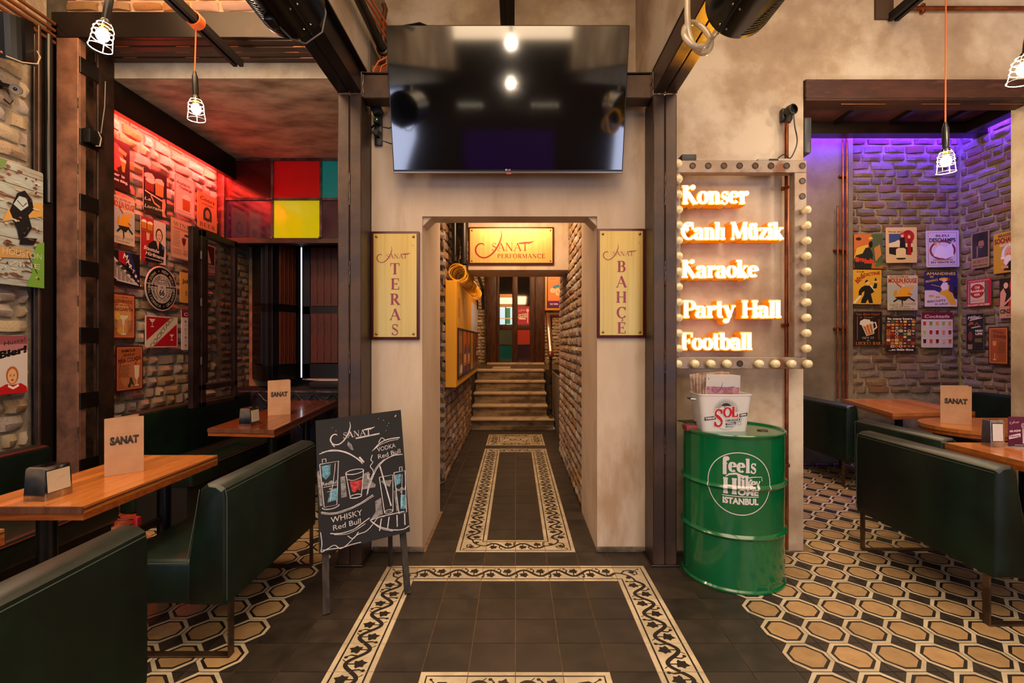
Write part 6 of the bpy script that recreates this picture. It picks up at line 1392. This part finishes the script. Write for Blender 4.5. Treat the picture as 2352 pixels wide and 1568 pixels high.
signL('yellow sign starting with Joh, partly behind the open casement', 413.7, 477, 413.7, 623.6, 694, [('t', 'Johann', .32, .72, .5, .13, '#2a2010', .03), ('t', 'Extra', .8, .72, .3, .13, '#2a2010', .03), ('R', 'Ernte', .0 + .42, .32, .5, .14, '#2a2010'), ('t', 'Ede', .85, .32, .2, .13, '#2a2010', .03)], bg='#bf9648')
# round route sign
o = []
t0 = yL(331.5); t1 = yL(404); R0 = (t1 - t0) / 2; yc = (t0 + t1) / 2; zc = CZ + (CY - 663) * yc / F
m = MB(); m.lathe([(.0001, 0), (R0, 0), (R0 + .002, .004), (R0, .009), (.0001, .009)], (XW, yc, zc), ink('#b8a89a'), 48, ax=(1, 0, 0))
m.frame((XW + .009, yc, zc), (0, 1, 0), (0, 0, 1), 1, 1); q = R0
dk, lt = ink('#141214'), ink('#a89c92')
m.ell(0, 0, q * .95, q * .95, dk, 48); m.ell(0, 0, q * .66, q * .66, lt, 40)
for i, y in enumerate((.16, .08, .0, -.08)): m.rect(-q * (.93 - .08 * i), q * y - .003, q * (.93 - .08 * i), q * y + .006, lt if i != 1 else dk)
Tarc(m, 'ARIZONA • NEW MEXICO', 0, 0, q * .79, q * .13, lt, 90, 9.5); Tarc(m, 'CALIFORNIA • OKLAHOMA', 0, 0, q * .79, q * .13, lt, 270, 9, inv=False) if False else None
Tarc(m, 'CALIFORNIA • OKLAHOMA', 0, 0, q * .80, q * .13, lt, 270, 9, inv=True)
Tarc(m, 'MISSOURI • TEXAS', 0, 0, q * .53, q * .11, dk, 90, 10.5); Tarc(m, 'KANSAS • ILLINOIS', 0, 0, q * .53, q * .11, dk, 270, 10.5, inv=True)
sh = [(-.26, .36), (-.14, .42), (0, .38), (.14, .42), (.26, .36), (.32, .22), (.28, .08), (.33, -.1), (.28, -.3), (.12, -.42), (0, -.48), (-.12, -.42), (-.28, -.3), (-.33, -.1), (-.28, .08), (-.32, .22)]
m.poly([(a * q, b * q) for a, b in sh], dk); m.poly([(a * q * .92, b * q * .92) for a, b in sh], ink('#b8aca2'))
T(m, 'ROUTE', 0, q * .24, q * .46, q * .12, dk, .02); T(m, 'US', 0, q * .06, q * .18, q * .09, dk, .02); T(m, '66', 0, -q * .18, q * .34, q * .25, dk, .03)
one(m, 'round_tin_sign', 'round black and silver Route 66 sign on the left alcove wall', 'sign')
def oldc(title1, title2, ttl, extra):
    return [('r', .05, .04, .95, .96, '#a8683a'), ('r', .08, .06, .92, .94, '#b87a4c')] + extra
signL('brown Authentic Margarita sign beside the rusty column', 250, 310.7, 310.7, 677, 778.7, [('r', .05, .04, .95, .96, '#c07a50'), ('r', .09, .07, .91, .93, '#b0683c'), ('e', .5, .45, .34, .36, '#c8925c', 20), ('t', 'finest', .6, .92, .25, .02, '#4a1a12'), ('t', 'AUTHENTIC', .5, .82, .8, .07, '#5a1c14', .02), ('t', 'RECIPE OF A', .5, .74, .5, .025, '#5a1c14'), ('t', 'MARGARITA', .5, .65, .82, .07, '#5a1c14', .02, .02),
      ('p', (.34, .52, .72, .52, .68, .46, .58, .42, .56, .3, .50, .3, .48, .42, .38, .46), '#d8d0a8'), ('s', (.53, .3, .53, .12), .008, '#d8d0b8'), ('e', .53, .11, .12, .02, '#d8d0b8', 12), ('e', .32, .5, .1, .09, '#d8b048', 14), ('e', .42, .18, .1, .07, '#d0a840', 14), ('lines', .68, .16, .9, .42, 8, '#7a4228'), ('lines', .1, .2, .32, .42, 8, '#7a4228')], bg='#8a3020', rim='#4a1410')
signL('red and cream COCKTAILS sign with two martini glasses', 333.8, 408, 333.8, 724, 798, [('r', .03, .03, .97, .97, '#a8121f'), ('p', (.03, .22, .03, .03, .22, .03, .97, .78, .97, .97, .78, .97), '#cfc0a8'), ('t', 'COCKTAILS', .49, .5, .98, .14, '#8a7660', .04, PI / 4)] + coupe(.2, .9, .09, '#c8c0b4') + coupe(.8, .42, .07, '#c8c0b4'), bg='#cfc0a8')
signL('tall cocktail chart sign cut off by the open casement', 417, 470, 417, 711.6, 803.7, [('r', 0, .82, 1, 1, '#7a1a3c'), ('t', 'Cocktails', .5, .9, .8, .08, '#e8dcd8', .01, 0, .2)] + [q for i in range(3) for j in range(4) for q in coupe(.16 + .3 * i, .74 - .2 * j, .05, ['#3a1a14', '#d0902a', '#3a7a3a', '#b8341c'][(j + i) % 4], '#a89c94')], bg='#d4cac2')
signL('brown Famous Recipe Piña Colada sign low on the left alcove wall', 266, 328.4, 266, 794, 901, [('r', .04, .03, .96, .97, '#c0744a'), ('r', .07, .05, .93, .95, '#a85c34'), ('e', .5, .4, .36, .34, '#b8744a', 20), ('t', 'FAMOUS', .45, .89, .5, .06, '#2e120c', .03, .06), ('t', 'RECIPE for', .48, .80, .42, .045, '#2e120c', .02, .08), ('t', 'PIÑA COLADA', .5, .69, .84, .085, '#4a140c', .03, .12), ('lines', .12, .3, .5, .58, 9, '#3a1a10'),
      ('p', (.66, .56, .86, .56, .84, .3, .78, .24, .72, .24, .68, .3), '#e0cdb0'), ('s', (.76, .24, .76, .12), .01, '#d8c4a8'), ('e', .76, .11, .09, .02, '#d8c4a8', 12), ('e', .72, .6, .05, .035, '#b02a1c', 10), ('p', (.74, .58, .86, .7, .9, .62), '#c88a3c'), ('e', .54, .24, .06, .06, '#4a3020', 10), ('p', (.4, .1, .52, .22, .6, .22, .68, .08, .56, .16, .5, .06), '#3a3a20')], bg='#7a2418', rim='#451010')
signL('faded sign of a lady behind the glass of the open casement', 452, 494, 480, 562, 626, [('r', .05, .3, .95, .95, '#3a1c1c'), ('p', (.3, .32, .34, .6, .44, .8, .6, .8, .68, .6, .78, .34), '#c0a89c'), ('e', .5, .84, .1, .08, '#c0a89c', 12), ('t', 'MARTINI & ROSSI', .5, .2, .9, .07, '#2a1414', .02), ('t', 'TORINO', .5, .08, .4, .05, '#2a1414', .02)], bg='#a88a80')
# --- right alcove back wall
signB('orange and green Birra Italia sign, upper left on the right brick wall', 1961.4, 2027.7, 537.5, 616.5, [('p', (0, .55, .5, .5, .6, 1, 0, 1), '#b8662c'), ('p', (.6, .2, 1, .1, 1, 1, .6, 1), '#4a5a3a'), ('p', (0, .3, .4, .3, .5, .7, .3, .66, .1, .6), '#c8a83a'), ('p', (.7, .6, .9, .7, .95, .4, .75, .2), '#b87a3a'), ('p', (.02, .0, .6, 0, .66, .4, .56, .62, .4, .6, .3, .44, .06, .38, 0, .2), '#1f221c'), ('e', .58, .7, .07, .1, '#15130f', 12), ('p', (.5, .84, .66, .86, .62, .92, .52, .9), '#d0b04a'), ('e', .16, .86, .1, .05, '#2a2018', 10),
      ('t', 'Birra', .2, .27, .3, .13, '#c8401c', .05), ('t', 'Italia', .53, .22, .34, .13, '#c8401c', .05), ('p', (.7, .1, .9, .2, .95, .1, .8, .04), '#4a6a3a')], bg='#a8602c')
signB('cream poster of a couple with a red parasol', 2035.4, 2106.5, 522.3, 603.8, [('r', .1, .55, .86, .82, '#3a4a78'), ('p', (.1, .55, .3, .6, .4, .65, .55, .55, .86, .52, .86, .45, .1, .45), '#d8c8a4'), ('p', (.1, .44, .86, .44, .86, .3, .5, .18, .1, .26), '#1c1816'), ('e', .72, .74, .2, .18, '#a81c1c', 20), ('t', 'Flores del Campo', .45, .88, .72, .05, '#2a1a14', .01), ('p', (.44, .42, .46, .72, .6, .74, .64, .42), '#1a1816'), ('e', .53, .76, .05, .05, '#d8a880', 10), ('p', (.45, .78, .6, .8, .58, .85, .48, .85), '#c02a20'),
      ('p', (.68, .22, .7, .66, .8, .68, .82, .22), '#8a1418'), ('e', .75, .73, .045, .05, '#d8b090', 10), ('p', (.32, .14, .32, .38, .4, .42, .58, .42, .64, .38, .64, .14), '#d8c090'), ('lines', .36, .2, .6, .36, 4, '#7a5a30'), ('e', .48, .12, .16, .03, '#1c1612', 14)], bg='#cdb084', tilt=.012)
signB('lilac-white Bleu Deschamps sign with a reclining figure', 2128, 2203.6, 530, 613.8, [('r', .06, .05, .94, .95, '#b05a5c'), ('r', .075, .06, .925, .94, '#bdb6c6'), ('t', 'BLEU', .5, .86, .4, .06, '#6a1c2c', .03), ('t', 'DESCHAMPS', .5, .74, .8, .1, '#1f1a2c', .04, .0), ('e', .5, .46, .4, .27, '#7a3040', 24), ('e', .5, .46, .34, .22, '#c8bcc4', 24), ('p', (.22, .3, .3, .52, .4, .6, .6, .54, .78, .66, .84, .3, .6, .22), '#d8d0d8'), ('e', .34, .64, .09, .06, '#c08a5c', 12), ('e', .36, .62, .05, .045, '#d8b4a0', 10), ('r', .2, .18, .8, .21, '#c06a3a'), ('t', 'EN VENTE ICI', .5, .13, .72, .05, '#1f1a2c', .03)], bg='#bdb6c6', tilt=.02)
signB('yellow Bénédictine sign with a striding waiter', 1957.4, 2024, 619, 698, [('t', 'D.O.M', .27, .94, .24, .04, '#1a1612', .03), ('t', 'BÉNÉ', .26, .74, .36, .12, '#8a1c1a', .04, .75), ('t', 'DICTINE', .67, .88, .56, .085, '#8a1c1a', .04, .14), ('p', (.3, .03, .46, .03, .54, .14, .58, .03, .72, .03, .64, .3, .76, .36, .74, .46, .84, .46, .86, .6, .76, .62, .72, .5, .56, .54, .42, .54, .3, .48, .22, .38, .22, .24, .30, .24, .34, .34, .42, .38, .40, .26, .32, .14), '#17130f'),
      ('p', (.6, .54, .72, .42, .74, .38, .76, .4, .66, .56), '#d8cdb0'), ('e', .52, .62, .07, .065, '#d8a880', 12), ('p', (.42, .62, .46, .7, .56, .7, .5, .64), '#1a1410'), ('s', (.7, .66, .92, .66), .006, '#d8d0c0'), ('p', (.76, .68, .84, .68, .82, .76, .78, .76), '#2a1810'), ('p', (.02, .04, .26, .26, .32, .24, .1, .02), '#d8cdb0')], bg='#c99a2a', tilt=-.008)
signB('can-can poster with red Moulin Rouge lettering, centre of the brick wall', 2038.4, 2107.8, 632, 712, [('p', (.0, .2, 1, .3, 1, .7, 0, .75), '#a8aca8'), ('t', 'AU JOYEUX', .38, .955, .64, .05, '#8a1c1c', .03), ('t', 'MOULIN ROUGE', .5, .85, .94, .12, '#98201c', .04)] + dancer(.48, .5) + [('t', 'PARIS qui DANSE', .5, .17, .86, .06, '#8a8c84', .02, .05), ('t', 'Tous les Soirs', .45, .1, .6, .03, '#5a5040'), ('t', 'SPECTACLE CONCERT BAL', .5, .04, .84, .03, '#5a5040')], bg='#bdb094')
signB('blue and yellow biscuit sign with a lady in a straw hat', 2123.8, 2198.5, 622.5, 704, [('p', (0, 0, 1, 0, 1, .2, .6, .34, .3, .46, 0, .46), '#c8bcc0'), ('t', 'AMANDINES', .5, .93, .9, .075, '#d0b43a', .02), ('t', 'DE', .22, .84, .1, .045, '#d0b43a', .02), ('t', 'PROVENCE', .22, .73, .38, .06, '#d0b43a', .02, .18), ('p', (.52, .48, .66, .66, .76, .6, .74, .44, .86, .38, .9, .26, .98, .06, .8, .04, .62, .3, .44, .36), '#d0a42a'), ('p', (.48, .56, .56, .68, .7, .68, .72, .5, .56, .44), '#d8c8d0'), ('e', .6, .77, .16, .05, '#d8a42a', 16), ('e', .6, .74, .06, .05, '#d8b8a8', 12), ('e', .74, .77, .045, .04, '#b02020', 10), ('s', (.2, .62, .5, .56), .006, '#c8a050'), ('r', .88, .3, 1, .56, '#2a1c2c'), ('e', .2, .3, .09, .03, '#c8904a', 10), ('e', .4, .27, .08, .03, '#c8904a', 10),
      ('t', 'BISCUITS', .36, .16, .56, .055, '#26203c', .02, .08), ('t', 'H. LALO', .52, .08, .4, .05, '#26203c', .02, .05)], bg='#2a2458')
signB('black beer mug sign reading Get it at Lucky\'s Bar', 1961.4, 2026.4, 714.8, 794.5, [('r', .02, .02, .98, .98, '#1b1310'), ('t', '"the Best Head', .48, .92, .84, .06, '#a8562c', 0, 0, .3), ('t', 'in Town"', .46, .83, .5, .055, '#a8562c', 0, 0, .3), ('r', .1, .18, .14, .86, '#6a3420'), ('r', .86, .18, .9, .78, '#6a3420'), ('p', (.44, .29, .72, .36, .66, .72, .26, .62), '#c8bcb0'), ('p', (.46, .32, .68, .37, .62, .64, .32, .58), '#a8622c'), ('p', (.2, .62, .22, .72, .36, .78, .56, .76, .6, .66, .46, .64, .4, .56, .3, .6), '#cfc8c0'), ('s', (.62, .66, .76, .68, .8, .54, .68, .46), .016, '#cfc8c0'), ('s', (.42, .58, .5, .36), .006, '#d8cfc4'), ('s', (.52, .62, .6, .38), .006, '#d8cfc4'),
      ('R', 'GET IT', .5, .235, .42, .055, '#cfc0a8'), ('t', 'at', .5, .165, .08, .035, '#cfc0a8', 0, 0, .3), ('R', 'LUCKYS BAR', .5, .08, .88, .085, '#b87432', .18, .07)], bg='#3a241c')
sb = []
rs = random.Random(8)
for j in range(9):
    for i in range(7):
        x, y = .09 + i * .137, .15 + j * .087; c = rs.choice(['#a8341c', '#c87a2a', '#c8b49a', '#2a2420', '#b8902a', '#7a2020', '#3a3a4a', '#a85a3a', '#c8c0b4', '#5a6a3a']); d = rs.choice(['#d8ccb8', '#8a1c14', '#1a1614', '#c8922c'])
        sb += [('e', x, y, .062, .04, c, 10), ('e', x, y, .036, .022, d, 8)] if rs.random() < .5 else [('r', x - .06, y - .036, x + .06, y + .036, c), ('r', x - .04, y - .012, x + .04, y + .014, d)]
signB('crowded sign of beer labels reading So many beers so little time', 2034, 2103, 726, 807, sb + [('r', .0, .88, 1, 1, '#241a16'), ('r', 0, 0, 1, .1, '#241a16'), ('t', 'So many beers...', .5, .93, .92, .055, '#d8d0c8', .04), ('t', '...so little time', .5, .055, .82, .055, '#d8d0c8', .04)], bg='#4a2c20')
gl = []
for j in range(3):
    for i in range(5):
        c = ['#b8341c', '#6a8a3a', '#c88a3a', '#8aa05a', '#c8902a', '#a8b84a', '#a01c2c', '#8a1418', '#c87a6a', '#8a1820', '#3a1a12', '#c04a2a', '#5a1c18', '#c8a88a', '#b85020'][j * 5 + i]; x, y = .1 + i * .2, .68 - j * .25
        gl += [('p', (x - .05, y + .07, x + .05, y + .07, x + .04, y - .05, x - .04, y - .05), c), ('p', (x - .052, y + .1, x + .052, y + .1, x + .05, y + .06, x - .05, y + .06), '#cfc6c2'), ('s', (x, y - .05, x, y - .09), .003, '#a89c98'), ('s', (x - .04, y - .13, x + .04, y - .13), .002, '#b08a84')]
signB('white Cocktails chart sign with a maroon heading', 2116.4, 2188.5, 716.8, 798, [('r', 0, .8, 1, 1, '#601a2c'), ('t', 'Cocktails', .5, .885, .8, .085, '#e0c8c8', .01, 0, .25)] + gl, bg='#c4bbb4')
# --- right alcove side wall
signR('Moretti sign of a man in a dark hat on the side brick wall', 2231, 2272, 537, 618, [('r', .06, .28, .94, .98, '#1d1714'), ('p', (.4, .3, .94, .3, .94, .66, .8, .72, .6, .6), '#141216'), ('e', .56, .66, .16, .12, '#8a5a40', 14), ('p', (.3, .74, .84, .76, .8, .8, .36, .79), '#0f0d0f'), ('p', (.4, .79, .74, .8, .7, .92, .44, .92), '#0f0d0f'), ('s', (.46, .6, .66, .58), .012, '#4a3a30'), ('p', (.3, .3, .38, .3, .4, .6, .3, .62), '#6a5a4a'), ('R', 'MORETTI', .5, .18, .84, .1, '#5a2c1c'), ('t', 'BIRRA FRIULANA', .5, .07, .84, .05, '#5a2c1c', .03)], bg='#8f7556')
signR('yellow Brasserie Sochaux sign with a bearded drinker', 2282, 2340, 538, 629.7, [('t', 'BRASSERIE', .55, .92, .7, .06, '#2a2420', .03, .04), ('t', 'SOCHAUX', .5, .8, .92, .12, '#7a1c24', .05, .04), ('t', 'SAVOUREUSE', .6, .68, .7, .06, '#d0ccc4', .03), ('e', .62, .42, .3, .26, '#c8ccd0', 20), ('p', (.4, .06, .98, .02, .98, .34, .7, .32), '#15131a')] + face(.62, .44, .16, '#b8a090', '#c88a64') + [('e', .6, .34, .14, .08, '#d8d0c8', 12), ('p', (.28, .16, .4, .16, .44, .34, .32, .36), '#c08428'), ('p', (.3, .34, .46, .34, .44, .39, .3, .39), '#e0d8c8'), ('p', (.3, .12, .6, .1, .6, .16, .32, .18), '#c88a64')], bg='#b08a24')
signR('red Old Rockford beer sign on the side brick wall', 2220.3, 2276.7, 644.4, 705, [('r', .08, .12, .86, .88, '#c0a88a'), ('r', .1, .12, .16, .88, '#4a5a6a'), ('r', .74, .12, .82, .88, '#6a5020'), ('r', .82, .12, .86, .88, '#4a6070'), ('e', .44, .56, .3, .26, '#98161c', 24), ('t', 'Old', .44, .70, .2, .09, '#d8c8b0', .03), ('t', 'Rockford', .44, .57, .54, .1, '#d8c8b0', .03), ('t', 'BEER', .44, .43, .24, .07, '#d8c8b0', .03), ('lines', .18, .16, .7, .26, 2, '#7a2a24'), ('t', 'DRAUGHT KEG BEER', .5, .05, .9, .065, '#d8b8a8', .03), ('t', 'ALWAYS MUST BE KEPT ICE COLD', .5, .94, .86, .04, '#d8b8a8', .02)], bg='#98202a')
signR('red and black Cinzano sign cut by the plaster jamb', 2295.6, 2350, 641, 731, [('r', .0, .3, .5, 1, '#1c1412'), ('p', (.36, .3, 1, .3, 1, 1, .5, 1, .42, .8, .5, .6), '#a8231c'), ('p', (.02, .3, .2, .3, .3, .6, .18, .76, .04, .66), '#c8907a'), ('e', .28, .82, .1, .08, '#d0a890', 12), ('s', (.2, .34, .5, .5, .7, .7), .02, '#c8907a'), ('t', 'CINZANO', .48, .17, .9, .1, '#1c1412', .04), ('s', (.3, .06, .5, .06, .44, .34), .012, '#b03a24')], bg='#b08a6c')
signR('narrow black High Life sign on the side brick wall', 2219, 2260.5, 721, 806, [('t', 'Miller', .46, .9, .7, .08, '#b8b0a4', .03, .06, .3), ('s', (.2, .82, .9, .88), .01, '#b8b0a4'), ('t', 'HIGH', .72, .54, .4, .05, '#d0c8bc', .05), ('t', 'LIFE', .72, .46, .38, .05, '#d0c8bc', .05), ('e', .24, .4, .13, .14, '#6a2c1c', 12), ('p', (.1, .68, .44, .72, .4, .78, .2, .78), '#8a4a2c'), ('s', (.3, .62, .8, .66), .012, '#b8a890'), ('s', (.5, .68, .6, .76, .7, .68), .008, '#a86a3a'), ('lines', .5, .24, .9, .34, 3, '#b8902a'), ('p', (.1, .05, .36, .05, .36, .18, .1, .18), '#8a7250'), ('p', (.4, .05, .95, .05, .9, .12, .6, .08, .5, .16), '#2a2620')], bg='#17140f', rim='#4a4a48')
signR('brown Tequila Sunrise sign lowest on the side brick wall', 2270, 2316, 750.6, 836, [('r', .06, .04, .94, .96, '#b87a4c'), ('r', .1, .06, .9, .94, '#8f4c26'), ('t', 'TEQUILA', .5, .86, .6, .055, '#4a1c10', .02, -.2), ('t', 'SUNRISE', .58, .74, .66, .075, '#4a1c10', .03, -.12), ('lines', .5, .3, .88, .6, 9, '#4a2414'), ('p', (.22, .62, .42, .62, .38, .3, .28, .3), '#a8401c'), ('p', (.22, .62, .42, .62, .4, .5, .24, .5), '#c8843a'), ('s', (.33, .3, .33, .14), .008, '#c89a6a'), ('e', .33, .13, .1, .02, '#c89a6a', 12), ('e', .46, .2, .08, .05, '#b0501c', 12)], bg='#6a2416', rim='#3c120c')
